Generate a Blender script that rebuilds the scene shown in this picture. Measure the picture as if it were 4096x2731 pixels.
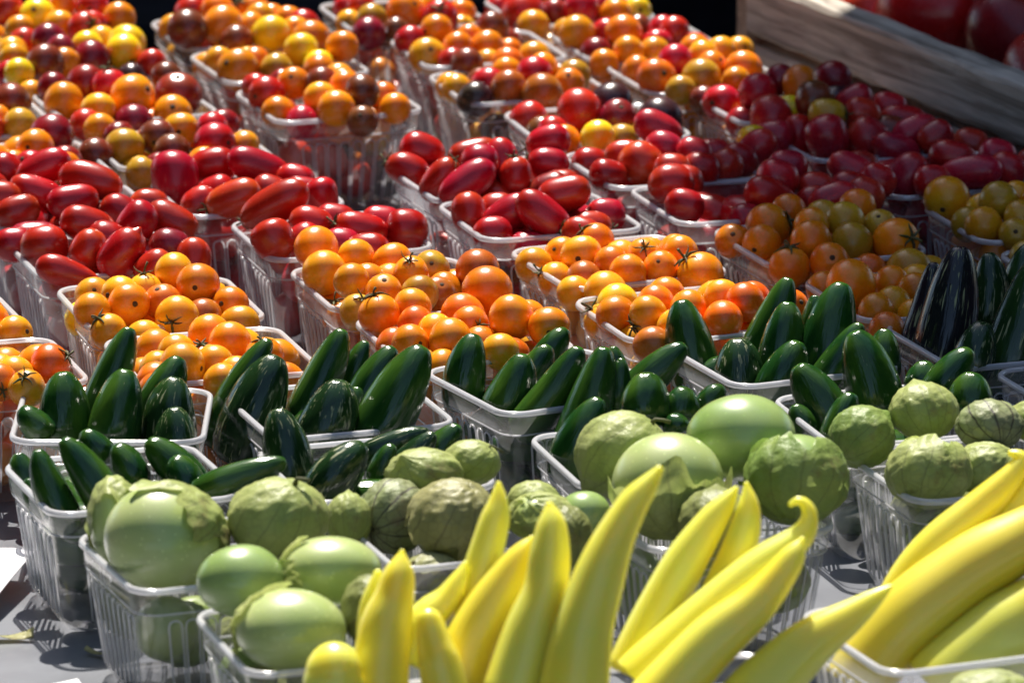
import bpy, math, random
from mathutils import Vector, Matrix, Quaternion, noise as mnoise

scene = bpy.context.scene
for o in list(bpy.data.objects):
    bpy.data.objects.remove(o)

# ------------------------------------------------------------------ camera
cam_data = bpy.data.cameras.new('camera')
cam = bpy.data.objects.new('camera', cam_data)
scene.collection.objects.link(cam)
cam.location = (0.0, -3.1794, 1.666)
cam.rotation_euler = (math.radians(75.1), 0, 0)
cam_data.lens = 199.99
cam_data.sensor_width = 36
cam_data.clip_start = 0.1
cam_data.clip_end = 400
cam_data.dof.use_dof = True
cam_data.dof.focus_distance = 3.247
cam_data.dof.aperture_fstop = 15
cam_data.dof.aperture_blades = 8
scene.camera = cam

# ------------------------------------------------------------------ sky, sun, exposure
SUN_EL, SUN_AZ = 56.0, -8.0          # degrees; azimuth from +Y, clockwise
world = bpy.data.worlds.new('World')
scene.world = world
world.use_nodes = True
wn = world.node_tree
wn.nodes.clear()
sky = wn.nodes.new('ShaderNodeTexSky')
sky.sky_type = 'NISHITA'
sky.sun_disc = False
sky.sun_elevation = math.radians(SUN_EL)
sky.sun_rotation = math.radians(SUN_AZ)
bg = wn.nodes.new('ShaderNodeBackground')
bg.inputs['Strength'].default_value = 0.095
wo = wn.nodes.new('ShaderNodeOutputWorld')
wn.links.new(sky.outputs[0], bg.inputs['Color'])
wn.links.new(bg.outputs[0], wo.inputs['Surface'])

sun_data = bpy.data.lights.new('sun', 'SUN')
sun_data.energy = 5.0
sun_data.angle = math.radians(0.5)
sun_data.color = (1.0, 0.94, 0.84)
sun = bpy.data.objects.new('sun', sun_data)
scene.collection.objects.link(sun)
_el, _az = math.radians(SUN_EL), math.radians(SUN_AZ)
TO_SUN = Vector((math.sin(_az) * math.cos(_el), math.cos(_az) * math.cos(_el), math.sin(_el)))
sun.rotation_euler = TO_SUN.to_track_quat('Z', 'Y').to_euler()
sun.location = TO_SUN * 20

scene.view_settings.view_transform = 'Standard'
scene.view_settings.look = 'None'
scene.view_settings.exposure = 0.95
scene.view_settings.gamma = 1.0
scene.view_settings.use_curve_mapping = False
scene.render.engine = 'CYCLES'
scene.cycles.transparent_max_bounces = 24
scene.cycles.max_bounces = 8
scene.cycles.use_denoising = True
scene.cycles.caustics_reflective = False
scene.cycles.caustics_refractive = False

# produce measured and placed in metres
BASKETS=[
(-0.2088, 0.0877, 0.295, 'or1', 'clear plastic pint box, second back-row orange basket'),
(-0.1721, -0.0317, 0.309, 'or2', 'clear plastic pint box, second front-row orange basket'),
(-0.3424, 0.0483, 0.32, 'or0', 'clear plastic pint box, first back-row orange basket'),
(-0.3026, -0.0583, 0.31, 'or00', 'clear plastic pint box, first front-row orange basket'),
(-0.0705, 0.1375, 0.318, 'or3', 'clear plastic pint box, third back-row orange basket'),
(-0.0279, 0.0179, 0.319, 'or4', 'clear plastic pint box, third front-row orange basket'),
(0.0648, 0.1878, 0.383, 'or5', 'clear plastic pint box, fourth back-row orange basket'),
(0.1019, 0.0685, 0.343, 'or6', 'clear plastic pint box, fourth front-row orange basket'),
(0.1906, 0.2437, 0.348, 'or7', 'clear plastic pint box, fifth back-row orange basket'),
(0.2399, 0.11, 0.322, 'or8', 'clear plastic pint box, fifth front-row orange basket'),
(0.3251, 0.3022, 0.313, 'or9', 'clear plastic pint box, sixth back-row orange basket'),
(0.3631, 0.1781, 0.317, 'or10', 'clear plastic pint box, sixth front-row orange basket'),
(-0.2201, -0.161, 0.002, 'J1', 'clear plastic pint box, first back-row chili basket'),
(-0.2063, -0.2852, 0.345, 'J1b', 'clear plastic pint box, first front-row chili basket'),
(-0.0965, -0.1421, 0.331, 'J2', 'clear plastic pint box, second back-row chili basket'),
(-0.0729, -0.2618, 0.322, 'J2b', 'clear plastic pint box, second front-row chili basket'),
(0.0192, -0.0899, 0.482, 'J3', 'clear plastic pint box, third back-row chili basket'),
(0.0734, -0.2349, 0.29, 'J3b', 'clear plastic pint box, third front-row chili basket'),
(0.1545, -0.0343, 0.402, 'J4', 'clear plastic pint box, fourth back-row chili basket'),
(0.2094, -0.1577, 0.301, 'J4b', 'clear plastic pint box, fourth front-row chili basket'),
(0.2829, 0.0073, 0.35, 'J5', 'clear plastic pint box, fifth back-row chili basket'),
(0.3388, -0.0984, 0.334, 'J5b', 'clear empty pint basket in the shade at the far right'),
(-0.249, 0.2118, 0.308, 'R1', 'clear plastic pint box, first front-row plum basket'),
(-0.2849, 0.3317, 0.322, 'R0', 'clear plastic pint box, first back-row plum basket'),
(-0.17, 0.3723, 0.296, 'R2', 'clear plastic pint box, second back-row plum basket'),
(-0.1126, 0.2551, 0.3, 'R3', 'clear plastic pint box, second front-row plum basket'),
(-0.0145, 0.4107, 0.345, 'R4', 'clear plastic pint box, third back-row plum basket'),
(0.0174, 0.3041, 0.318, 'R5', 'clear plastic pint box, third front-row plum basket'),
(0.0981, 0.4483, 0.325, 'R6', 'clear plastic pint box, fourth back-row plum basket'),
(0.1399, 0.3462, 0.312, 'R7', 'clear plastic pint box, fourth front-row plum basket'),
(0.2321, 0.5262, 0.349, 'R8', 'clear plastic pint box, fifth back-row plum basket'),
(0.2765, 0.4234, 0.344, 'R9', 'clear plastic pint box, fifth front-row plum basket'),
(-0.3671, 0.5824, 0.315, 'M0', 'clear plastic pint box, second mixed basket of first column'),
(-0.3252, 0.4568, 0.322, 'M0b', 'clear plastic pint box, nearest mixed basket of first column'),
(-0.3473, 0.8611, 0.332, 'M3c', 'clear plastic pint box, fourth mixed basket of second column'),
(-0.313, 0.7518, 0.319, 'M3b', 'clear plastic pint box, third mixed basket of second column'),
(-0.2658, 0.6303, 0.366, 'M3', 'clear plastic pint box, second mixed basket of second column'),
(-0.2204, 0.5012, 0.324, 'M2', 'clear plastic pint box, nearest mixed basket of second column'),
(-0.2005, 0.8786, 0.315, 'MC1', 'clear plastic pint box, third mixed basket of third column'),
(-0.1649, 0.7629, 0.339, 'MC2', 'clear plastic pint box, second mixed basket of third column'),
(-0.1265, 0.6455, 0.357, 'MC3', 'clear plastic pint box, nearest mixed basket of third column'),
(-0.0799, 0.9367, 0.293, 'MD1', 'clear plastic pint box, fourth mixed basket of fourth column'),
(-0.0243, 0.8133, 0.304, 'MD2', 'clear plastic pint box, third mixed basket of fourth column'),
(0.0054, 0.6927, 0.307, 'MD3', 'clear plastic pint box, second mixed basket of fourth column'),
(0.0572, 0.5684, 0.277, 'MD4', 'clear plastic pint box, nearest mixed basket of fourth column'),
(0.0424, 0.9592, 0.293, 'ME1', 'clear plastic pint box, fourth mixed basket of fifth column'),
(0.0908, 0.8423, 0.299, 'ME2', 'clear plastic pint box, third mixed basket of fifth column'),
(0.1309, 0.7291, 0.321, 'ME3', 'clear plastic pint box, second mixed basket of fifth column'),
(0.1891, 0.6325, 0.349, 'ME4', 'clear plastic pint box, nearest mixed basket of fifth column'),
(-0.1563, -0.4195, 0.375, 'T1', 'clear plastic box, leftmost tomatillo basket'),
(-0.0906, -0.5498, 0.321, 'T1b', 'clear plastic box, frontmost tomatillo basket'),
(-0.0259, -0.3785, 0.341, 'T2', 'clear plastic box, middle tomatillo basket'),
(0.1005, -0.3466, 0.4, 'T3', 'clear plastic box, large-tomatillo basket'),
(0.2439, -0.263, 0.334, 'T4', 'clear plastic box, rightmost tomatillo basket'),
(0.2856, -0.3876, 0.332, 'T4b', 'clear plastic box, lowest right tomatillo basket'),
(-0.0366, -0.6769, 0.36, 'Y1', 'clear plastic box, left pepper basket'),
(0.0878, -0.6474, 0.383, 'Y2', 'clear plastic box, middle pepper basket'),
(0.2073, -0.5487, 0.389, 'Y3', 'clear plastic box, right pepper basket')]
ITEMS=[
('M3c',('o',(-0.3646,0.8543,0.8401),0.0123,1.0,(-0.52,0.51,-0.68),'R',''),'red cherry tomato, leftmost at the front'),
('M3c',('o',(-0.3416,0.8418,0.8383),0.0134,1.0,(-0.17,-0.82,0.55),'Y','s'),'the only yellow cherry tomato'),
('M3c',('o',(-0.3254,0.8678,0.8413),0.011,1,(-0.58,0.33,-0.74),'O',''),'orange cherry tomato, third from left at the back'),
('M3c',('o',(-0.3028,0.8558,0.8415),0.0123,0.95,(-0.15,-0.98,0.1),'R','s'),'red cherry tomato, rightmost at the back'),
('M3c',('o',(-0.283,0.8401,0.837),0.0123,1.0,(-0.54,-0.83,-0.14),'O','s'),'orange cherry tomato, rightmost at the front'),
('M3c',('o',(-0.353,0.8224,0.8326),0.0109,1,(0.16,-0.93,-0.34),'A','s'),'golden cherry tomato, second from left at the front'),
('M3c',('o',(-0.3249,0.824,0.8355),0.0109,1,(0.28,0.83,0.49),'A',''),'golden cherry tomato, fourth from left at the front'),
('M3c',('o',(-0.3781,0.8746,0.8459),0.0112,1.0,(0.31,-0.84,0.45),'O','s'),'orange cherry tomato, leftmost at the back'),
('M3c',('o',(-0.3372,0.8861,0.8452),0.0111,1,(0.34,-0.94,-0.06),'R','s'),'red cherry tomato, second from left at the back'),
('M3b',('o',(-0.3049,0.802,0.8374),0.0127,0.95,(0.48,-0.78,0.41),'R','c'),'red cherry tomato with dried stem star'),
('M3b',('o',(-0.3011,0.8234,0.8353),0.0112,1,(-0.7,0.69,-0.19),'R',''),'red cherry tomato, fourth from left at the back'),
('M3b',('o',(-0.3274,0.7577,0.8391),0.012,0.95,(0.1,0.17,-0.98),'D',''),'dark red cherry tomato, second from left at the back'),
('M3b',('o',(-0.3467,0.7808,0.8318),0.0111,1,(-0.11,-0.8,0.58),'R','s'),'red cherry tomato, leftmost at the back'),
('M3b',('o',(-0.3536,0.7614,0.8294),0.0111,1,(0.21,0.63,-0.75),'A',''),'golden cherry tomato, leftmost at the middle'),
('M3b',('o',(-0.2916,0.7833,0.8323),0.0111,1,(0.7,0.56,-0.44),'A',''),'golden cherry tomato, fifth from left at the back'),
('M3b',('o',(-0.2729,0.7661,0.8335),0.0148,0.96,(0.61,0.61,-0.51),'Y',''),'yellow cherry tomato, rightmost at the back'),
('M3b',('o',(-0.2996,0.7508,0.8359),0.011,1,(-0.85,0.53,-0.02),'Y',''),'yellow cherry tomato, fourth from left at the middle'),
('M3b',('o',(-0.3174,0.7375,0.8356),0.011,1,(-0.15,-0.97,0.19),'D','s'),'dark red cherry tomato, third from left at the middle'),
('M3b',('o',(-0.3508,0.7405,0.829),0.011,1,(0.64,0.75,0.17),'A',''),'golden cherry tomato, second from left at the middle'),
('M3b',('o',(-0.3251,0.6948,0.8348),0.014,1.08,(0.5,0.81,-0.31),'B',''),'the only brown cherry tomato'),
('M3b',('o',(-0.3128,0.7129,0.8319),0.0109,1,(0.55,0.77,-0.31),'O',''),'the only orange cherry tomato'),
('M3b',('o',(-0.2944,0.7268,0.8308),0.0141,0.95,(-0.76,0.63,-0.14),'D',''),'dark red cherry tomato, fifth from left at the middle'),
('M3b',('o',(-0.2728,0.7406,0.8335),0.0131,1.0,(0.47,-0.81,-0.34),'Y','s'),'yellow cherry tomato, rightmost at the middle'),
('M3b',('o',(-0.253,0.7265,0.8278),0.011,1,(0.72,0.4,-0.56),'R',''),'red cherry tomato, rightmost at the front'),
('M3b',('o',(-0.3414,0.6787,0.8317),0.0109,1,(-0.71,0.39,-0.58),'Y',''),'yellow cherry tomato, second from left at the front'),
('M3b',('o',(-0.3326,0.6634,0.8193),0.0108,1,(0.62,-0.78,-0.05),'A','s'),'golden cherry tomato, third from left at the front'),
('M3b',('o',(-0.266,0.7114,0.8209),0.0109,1,(0.07,-0.98,-0.2),'K','s'),'the only near-black cherry tomato'),
('M3b',('o',(-0.3514,0.7208,0.821),0.011,1,(-0.82,0.49,-0.28),'R',''),'red cherry tomato, leftmost at the front'),
('M3',('o',(-0.293,0.6431,0.8319),0.0138,0.95,(0.51,0.7,-0.51),'D',''),'dark red cherry tomato, second from left at the back'),
('M3',('o',(-0.2753,0.6248,0.8353),0.0122,1.04,(-0.13,0.01,0.99),'R','c'),'red cherry tomato with dried stem star'),
('M3',('o',(-0.3062,0.6194,0.824),0.0143,1.04,(-0.29,0.92,0.25),'O',''),'orange cherry tomato, leftmost at the front'),
('M3',('o',(-0.2582,0.6034,0.8322),0.0156,1.0,(0.77,-0.47,0.43),'O','s'),'orange cherry tomato, third from left at the front'),
('M3',('o',(-0.2375,0.6479,0.8355),0.0112,0.95,(0.2,-0.98,-0.08),'B','s'),'the only brown cherry tomato'),
('M3',('o',(-0.2285,0.6234,0.8283),0.0164,1.06,(0.04,-0.38,0.93),'D','s'),'dark red cherry tomato, rightmost at the back'),
('M3',('o',(-0.2801,0.5821,0.8269),0.0124,0.95,(-0.47,-0.87,0.14),'A','s'),'the only golden cherry tomato'),
('M3',('o',(-0.2306,0.5956,0.8211),0.0137,0.95,(0.05,-0.78,0.62),'O','s'),'orange cherry tomato, rightmost at the front'),
('M3',('o',(-0.2558,0.5784,0.8183),0.0136,0.95,(-0.81,0.39,-0.43),'D',''),'dark red cherry tomato, fourth from left at the front'),
('M3',('o',(-0.3163,0.6516,0.8273),0.0111,1,(0.75,0.6,-0.27),'D',''),'dark red cherry tomato, leftmost at the back'),
('M0',('o',(-0.3384,0.5819,0.8323),0.0141,0.96,(0.84,0.36,0.4),'B',''),'the only brown cherry tomato'),
('M0',('o',(-0.3475,0.5613,0.8243),0.011,1,(0.62,0.67,-0.4),'O',''),'the only orange cherry tomato'),
('M0',('o',(-0.33,0.5461,0.825),0.0119,0.95,(-0.57,0.48,-0.66),'L',''),'the only olive yellow cherry tomato'),
('M0',('o',(-0.3506,0.538,0.8245),0.0109,1,(0.16,-0.99,-0.06),'R','s'),'the only red cherry tomato'),
('M2',('o',(-0.2861,0.5501,0.8241),0.0112,1,(-0.74,0.08,-0.67),'R',''),'red cherry tomato, leftmost at the back'),
('M2',('o',(-0.2208,0.5216,0.8274),0.0119,1.0,(-0.08,-0.99,0.06),'A','s'),'golden cherry tomato, third from left at the back'),
('M2',('o',(-0.2752,0.531,0.8248),0.0112,1,(0.31,0.31,-0.9),'A',''),'golden cherry tomato, second from left at the back'),
('M2',('o',(-0.2614,0.5128,0.8233),0.0118,0.95,(-0.76,0.59,0.29),'D',''),'dark red cherry tomato, leftmost at the middle'),
('M2',('o',(-0.2564,0.4893,0.8226),0.0133,1.04,(-0.07,0.52,-0.85),'L',''),'olive yellow cherry tomato, second from left at the middle'),
('M2',('o',(-0.2351,0.5033,0.8256),0.0128,0.95,(-0.13,-0.99,-0.07),'B','s'),'brown cherry tomato, third from left at the middle'),
('M2',('o',(-0.2245,0.4804,0.8207),0.0133,0.95,(-0.93,0.17,0.32),'B',''),'brown cherry tomato, fourth from left at the front'),
('M2',('o',(-0.274,0.4729,0.8209),0.0122,0.95,(-0.53,0.44,-0.72),'B',''),'brown cherry tomato, leftmost at the front'),
('M2',('o',(-0.1985,0.4985,0.8332),0.0111,1,(0.74,0.67,-0.07),'R',''),'red cherry tomato, fourth from left at the back'),
('M2',('o',(-0.1921,0.5181,0.8313),0.0112,1,(-0.73,0.68,0.01),'D',''),'dark red cherry tomato, rightmost at the back'),
('M2',('o',(-0.1956,0.4752,0.829),0.0138,0.95,(0.7,-0.7,0.15),'R','s'),'red cherry tomato, fourth from left at the middle'),
('M2',('o',(-0.1778,0.4896,0.8231),0.0111,1,(0.57,0.4,-0.72),'A',''),'golden cherry tomato, rightmost at the middle'),
('M2',('o',(-0.2022,0.4542,0.8203),0.011,1,(0.74,0.67,0.04),'O',''),'the only orange cherry tomato'),
('M2',('o',(-0.2424,0.4421,0.8161),0.0109,1,(0.73,0.46,-0.5),'L',''),'olive yellow cherry tomato, second from left at the front'),
('M2',('o',(-0.1787,0.46,0.8189),0.011,1,(-0.82,0.11,-0.56),'D',''),'dark red cherry tomato, rightmost at the front'),
('M2',('o',(-0.2319,0.4595,0.815),0.011,1,(0.34,0.86,-0.37),'D',''),'dark red cherry tomato, third from left at the front'),
('M0b',('o',(-0.3114,0.4475,0.8318),0.0126,0.95,(-0.36,-0.9,0.24),'O','s'),'orange cherry tomato, second from left at the back'),
('M0b',('o',(-0.3031,0.472,0.8338),0.0153,0.95,(0.67,0.65,-0.36),'D',''),'dark red cherry tomato, third from left at the back'),
('M0b',('o',(-0.2901,0.416,0.8256),0.011,1,(0.12,-0.99,-0.08),'O','s'),'orange cherry tomato, rightmost at the front'),
('M0b',('o',(-0.3109,0.3979,0.8308),0.0109,1,(-0.45,-0.6,0.66),'R','s'),'the only red cherry tomato'),
('M0b',('o',(-0.3249,0.4317,0.8229),0.011,1,(-0.06,1.0,0.06),'O',''),'orange cherry tomato, second from left at the front'),
('M0b',('o',(-0.3273,0.4118,0.8261),0.011,1,(-0.32,-0.56,0.76),'D','s'),'dark red cherry tomato, leftmost at the front'),
('M0b',('o',(-0.2907,0.4366,0.8248),0.011,1,(0.47,0.5,-0.73),'D',''),'dark red cherry tomato, rightmost at the back'),
('M0b',('o',(-0.3391,0.4487,0.8234),0.0111,1,(-0.36,0.89,0.28),'O',''),'orange cherry tomato, leftmost at the back'),
('MC1',('o',(-0.2333,0.8892,0.8314),0.013,0.95,(-0.2,0.98,-0.06),'R',''),'red cherry tomato, leftmost at the back'),
('MC1',('o',(-0.214,0.8728,0.8353),0.0129,0.95,(0.24,-0.97,-0.0),'O','s'),'orange cherry tomato, second from left at the back'),
('MC1',('o',(-0.233,0.8258,0.8318),0.015,0.96,(0.93,0.35,0.11),'B',''),'brown cherry tomato, second from left at the front'),
('MC1',('o',(-0.2461,0.8716,0.8229),0.011,1,(0.53,0.7,-0.48),'A',''),'golden cherry tomato, leftmost at the front'),
('MC1',('o',(-0.2082,0.8415,0.8313),0.0156,1.07,(0.75,-0.66,0.07),'O','s'),'orange cherry tomato, leftmost at the middle'),
('MC1',('o',(-0.1913,0.9188,0.8265),0.0136,0.95,(-0.64,-0.34,0.69),'T','c'),'reddish orange cherry tomato with dried stem star'),
('MC1',('o',(-0.1834,0.8778,0.8298),0.0113,0.95,(0.05,0.91,-0.42),'A',''),'golden cherry tomato, rightmost at the back'),
('MC1',('o',(-0.1761,0.8997,0.8248),0.0111,1,(0.67,0.3,-0.69),'O',''),'orange cherry tomato, third from left at the middle'),
('MC1',('o',(-0.1624,0.883,0.8266),0.0111,1,(-0.49,0.6,-0.63),'O',''),'orange cherry tomato, fourth from left at the middle'),
('MC1',('o',(-0.1893,0.8577,0.8274),0.011,1,(-0.57,0.71,-0.42),'A',''),'golden cherry tomato, second from left at the middle'),
('MC1',('o',(-0.1973,0.8152,0.8254),0.0122,0.95,(0.16,0.88,-0.44),'B',''),'brown cherry tomato, third from left at the front'),
('MC1',('o',(-0.1732,0.8248,0.8282),0.0144,1.12,(0.0,0.88,-0.48),'Y',''),'the only yellow cherry tomato'),
('MC1',('o',(-0.151,0.8633,0.8268),0.0123,0.95,(-0.25,-0.97,0.09),'R','s'),'red cherry tomato, rightmost at the middle'),
('MC1',('o',(-0.1565,0.8422,0.8274),0.011,1,(0.13,-0.87,0.47),'O','s'),'orange cherry tomato, rightmost at the front'),
('MC2',('o',(-0.1438,0.8093,0.8278),0.0144,0.95,(0.48,0.63,-0.61),'O',''),'orange cherry tomato, third from left at the back'),
('MC2',('o',(-0.1493,0.7698,0.8289),0.0126,1.13,(0.09,0.68,-0.73),'Y',''),'yellow cherry tomato, second from left at the back'),
('MC2',('o',(-0.2073,0.7592,0.8224),0.0111,1,(-0.82,0.57,0.01),'A',''),'golden cherry tomato, leftmost at the back'),
('MC2',('o',(-0.1925,0.7234,0.8246),0.0152,0.95,(-0.53,-0.69,0.5),'O','s'),'orange cherry tomato, second from left at the middle'),
('MC2',('o',(-0.1812,0.7479,0.8248),0.011,1,(0.15,0.96,0.23),'O',''),'orange cherry tomato, third from left at the middle'),
('MC2',('o',(-0.1652,0.7316,0.8227),0.012,0.95,(0.33,0.81,-0.49),'L',''),'the only olive yellow cherry tomato'),
('MC2',('o',(-0.1362,0.7516,0.8219),0.011,1,(-0.14,0.83,-0.54),'Y',''),'yellow cherry tomato, rightmost at the middle'),
('MC2',('o',(-0.1201,0.7639,0.8324),0.012,0.95,(0.4,0.89,0.22),'O',''),'orange cherry tomato, rightmost at the back'),
('MC2',('o',(-0.1343,0.7124,0.8257),0.0119,0.95,(0.12,0.99,0.1),'O',''),'orange cherry tomato, third from left at the front'),
('MC2',('o',(-0.2167,0.7866,0.8127),0.0111,1,(0.36,-0.93,-0.1),'A','s'),'golden cherry tomato, leftmost at the middle'),
('MC2',('o',(-0.1319,0.7313,0.8166),0.011,1,(0.05,-1.0,-0.03),'D','s'),'dark red cherry tomato, rightmost at the front'),
('MC2',('o',(-0.1605,0.7107,0.8168),0.0109,1,(0.43,0.68,-0.6),'D',''),'dark red cherry tomato, second from left at the front'),
('MC3',('o',(-0.1684,0.6337,0.8262),0.0133,0.95,(-0.58,-0.81,0.09),'R','s'),'red cherry tomato, second from left at the middle'),
('MC3',('o',(-0.1764,0.6616,0.8246),0.0111,1,(0.76,0.54,0.35),'R',''),'red cherry tomato, leftmost at the middle'),
('MC3',('o',(-0.1507,0.6523,0.8303),0.0117,1.05,(-0.1,-0.8,0.59),'O','s'),'orange cherry tomato, leftmost at the back'),
('MC3',('o',(-0.1309,0.6415,0.8332),0.0112,0.95,(-0.46,0.79,-0.4),'B',''),'brown cherry tomato, second from left at the back'),
('MC3',('o',(-0.131,0.6134,0.8284),0.0116,0.95,(0.65,0.56,-0.52),'A',''),'golden cherry tomato, third from left at the middle'),
('MC3',('o',(-0.1192,0.5916,0.8261),0.0131,0.95,(0.04,0.48,-0.88),'O',''),'orange cherry tomato, third from left at the front'),
('MC3',('o',(-0.1595,0.6123,0.8183),0.0116,0.95,(0.83,0.22,-0.52),'O',''),'orange cherry tomato, leftmost at the front'),
('MC3',('o',(-0.1427,0.5961,0.8147),0.0121,0.95,(-0.91,0.38,-0.18),'R',''),'red cherry tomato, second from left at the front'),
('MC3',('o',(-0.1145,0.627,0.8337),0.011,1,(-0.66,0.75,0.02),'O',''),'orange cherry tomato, rightmost at the back'),
('MC3',('o',(-0.1019,0.6079,0.8343),0.0126,0.96,(-0.62,0.26,-0.74),'B',''),'brown cherry tomato, fourth from left at the middle'),
('MC3',('o',(-0.1156,0.6556,0.8296),0.0111,1,(-0.68,0.32,-0.66),'O',''),'orange cherry tomato, fourth from left at the back'),
('MC3',('o',(-0.0887,0.632,0.8253),0.0111,1,(0.59,0.31,-0.75),'O',''),'orange cherry tomato, rightmost at the middle'),
('MC3',('o',(-0.0798,0.6128,0.8213),0.0111,0.95,(0.12,0.63,-0.77),'O',''),'orange cherry tomato, rightmost at the front'),
('MC3',('o',(-0.1011,0.5769,0.8205),0.0109,1,(-0.14,-0.79,0.6),'B','s'),'brown cherry tomato, fourth from left at the front'),
('MC3',('o',(-0.1207,0.6761,0.8283),0.0112,1,(0.53,-0.76,0.38),'A','s'),'golden cherry tomato, third from left at the back'),
('MD1',('o',(-0.1216,0.946,0.8232),0.0111,1,(-0.55,0.58,-0.6),'R',''),'red cherry tomato, leftmost at the back'),
('MD1',('o',(-0.0777,0.909,0.8278),0.0147,1.0,(0.5,-0.63,0.59),'O','s'),'orange cherry tomato, second from left at the middle'),
('MD1',('o',(-0.1025,0.8968,0.8253),0.0113,0.95,(-0.18,0.81,-0.56),'L',''),'the only olive yellow cherry tomato'),
('MD1',('o',(-0.1041,0.8742,0.8185),0.0129,0.95,(-0.77,0.36,-0.52),'D',''),'the only dark red cherry tomato'),
('MD1',('o',(-0.1186,0.9096,0.8184),0.011,1,(-0.22,-0.95,0.23),'A','c'),'golden cherry tomato, leftmost at the front'),
('MD1',('o',(-0.0524,0.8942,0.8265),0.0136,0.95,(0.01,-0.76,0.65),'R','c'),'red cherry tomato with dried stem star'),
('MD1',('o',(-0.0372,0.927,0.8227),0.011,1,(0.23,-0.97,0.02),'O','s'),'orange cherry tomato, rightmost at the middle'),
('MD1',('o',(-0.0843,0.8862,0.8178),0.0109,1,(0.13,-0.98,-0.15),'B','s'),'the only brown cherry tomato'),
('MD1',('o',(-0.0576,0.924,0.8294),0.011,1,(0.72,0.5,-0.48),'Y',''),'the only yellow cherry tomato'),
('MD1',('o',(-0.1112,0.928,0.8269),0.011,1,(-0.09,-1.0,0.03),'R','s'),'red cherry tomato, centre one at the back'),
('MD1',('o',(-0.0365,0.9069,0.8151),0.011,1,(0.33,-0.77,0.55),'A','c'),'golden cherry tomato, rightmost at the front'),
('MD2',('o',(-0.0733,0.8161,0.8256),0.0111,1,(-0.77,0.6,-0.22),'R',''),'red cherry tomato, leftmost at the back'),
('MD2',('o',(-0.0543,0.8264,0.8317),0.0117,0.95,(-0.7,-0.72,0.03),'O','s'),'orange cherry tomato, second from left at the back'),
('MD2',('o',(-0.06,0.7807,0.8219),0.0138,0.95,(0.2,-0.79,0.58),'A','s'),'golden cherry tomato, leftmost at the middle'),
('MD2',('o',(-0.0385,0.7927,0.8257),0.0116,0.95,(0.76,0.52,-0.39),'O',''),'orange cherry tomato, second from left at the middle'),
('MD2',('o',(-0.0307,0.8232,0.8251),0.0111,1,(0.92,0.39,0.08),'O',''),'orange cherry tomato, third from left at the back'),
('MD2',('o',(-0.0178,0.8042,0.8234),0.0127,0.95,(0.35,0.6,-0.71),'O',''),'orange cherry tomato, third from left at the middle'),
('MD2',('o',(-0.0142,0.8383,0.8303),0.0123,0.95,(0.17,-0.99,0.03),'B','s'),'brown cherry tomato, rightmost at the back'),
('MD2',('o',(-0.042,0.7646,0.8208),0.011,1,(-0.47,0.24,-0.85),'R',''),'red cherry tomato, leftmost at the front'),
('MD2',('o',(-0.0317,0.7456,0.824),0.012,0.95,(0.62,0.59,-0.53),'B',''),'brown cherry tomato, second from left at the front'),
('MD2',('o',(-0.0028,0.8197,0.8161),0.0111,1,(-0.12,-0.97,-0.23),'O','s'),'orange cherry tomato, fourth from left at the middle'),
('MD2',('o',(-0.0029,0.766,0.8196),0.0121,0.95,(-0.32,-0.94,0.08),'T','s'),'the only reddish orange cherry tomato'),
('MD2',('o',(-0.0173,0.7824,0.8159),0.011,1,(0.72,0.45,-0.52),'A',''),'golden cherry tomato, third from left at the front'),
('MD2',('o',(-0.0038,0.7443,0.8182),0.0109,1,(-0.33,0.37,-0.87),'O',''),'orange cherry tomato, fourth from left at the front'),
('MD2',('o',(0.0161,0.7879,0.8203),0.0116,0.95,(-0.05,0.6,-0.8),'A',''),'golden cherry tomato, rightmost at the middle'),
('MD3',('o',(-0.0425,0.6999,0.8169),0.0111,1,(-0.72,0.25,-0.65),'A',''),'golden cherry tomato, leftmost at the middle'),
('MD3',('o',(-0.0382,0.6798,0.8202),0.0111,1,(-0.83,0.11,-0.55),'A',''),'golden cherry tomato, leftmost at the front'),
('MD3',('o',(-0.0253,0.6439,0.8207),0.0128,0.95,(-0.42,-0.8,0.44),'K','s'),'the only near-black cherry tomato'),
('MD3',('o',(-0.0157,0.6732,0.8243),0.0129,0.95,(0.38,0.91,0.17),'R',''),'red cherry tomato, third from left at the middle'),
('MD3',('o',(-0.0023,0.6529,0.827),0.0128,1.0,(-0.26,0.75,-0.61),'C',''),'amber brown cherry tomato, third from left at the front'),
('MD3',('o',(0.0212,0.6373,0.825),0.0159,0.95,(0.87,0.42,0.26),'C',''),'amber brown cherry tomato, rightmost at the front'),
('MD3',('o',(0.0157,0.67,0.8334),0.0123,0.95,(0.32,0.95,0.07),'R',''),'red cherry tomato, leftmost at the back'),
('MD3',('o',(0.0218,0.6913,0.8325),0.0111,1,(-0.48,-0.84,0.25),'O','s'),'orange cherry tomato, centre one at the back'),
('MD3',('o',(0.0431,0.6827,0.829),0.0118,0.95,(0.57,0.79,-0.23),'L',''),'the only olive yellow cherry tomato'),
('MD3',('o',(0.0395,0.6614,0.8284),0.011,1,(-0.07,-0.69,0.72),'O','s'),'orange cherry tomato, rightmost at the middle'),
('MD3',('o',(-0.0218,0.7074,0.8184),0.0111,1,(0.34,0.68,-0.65),'B',''),'the only brown cherry tomato'),
('MD4',('o',(0.0113,0.5853,0.8198),0.0131,0.95,(0.26,-0.96,-0.08),'R','s'),'red cherry tomato, leftmost at the back'),
('MD4',('o',(0.0273,0.5343,0.8227),0.011,1,(0.26,-0.74,0.62),'R','s'),'red cherry tomato, leftmost at the front'),
('MD4',('o',(0.0453,0.5609,0.8313),0.0156,0.97,(0.3,0.85,-0.43),'R',''),'red cherry tomato, second from left at the back'),
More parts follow.
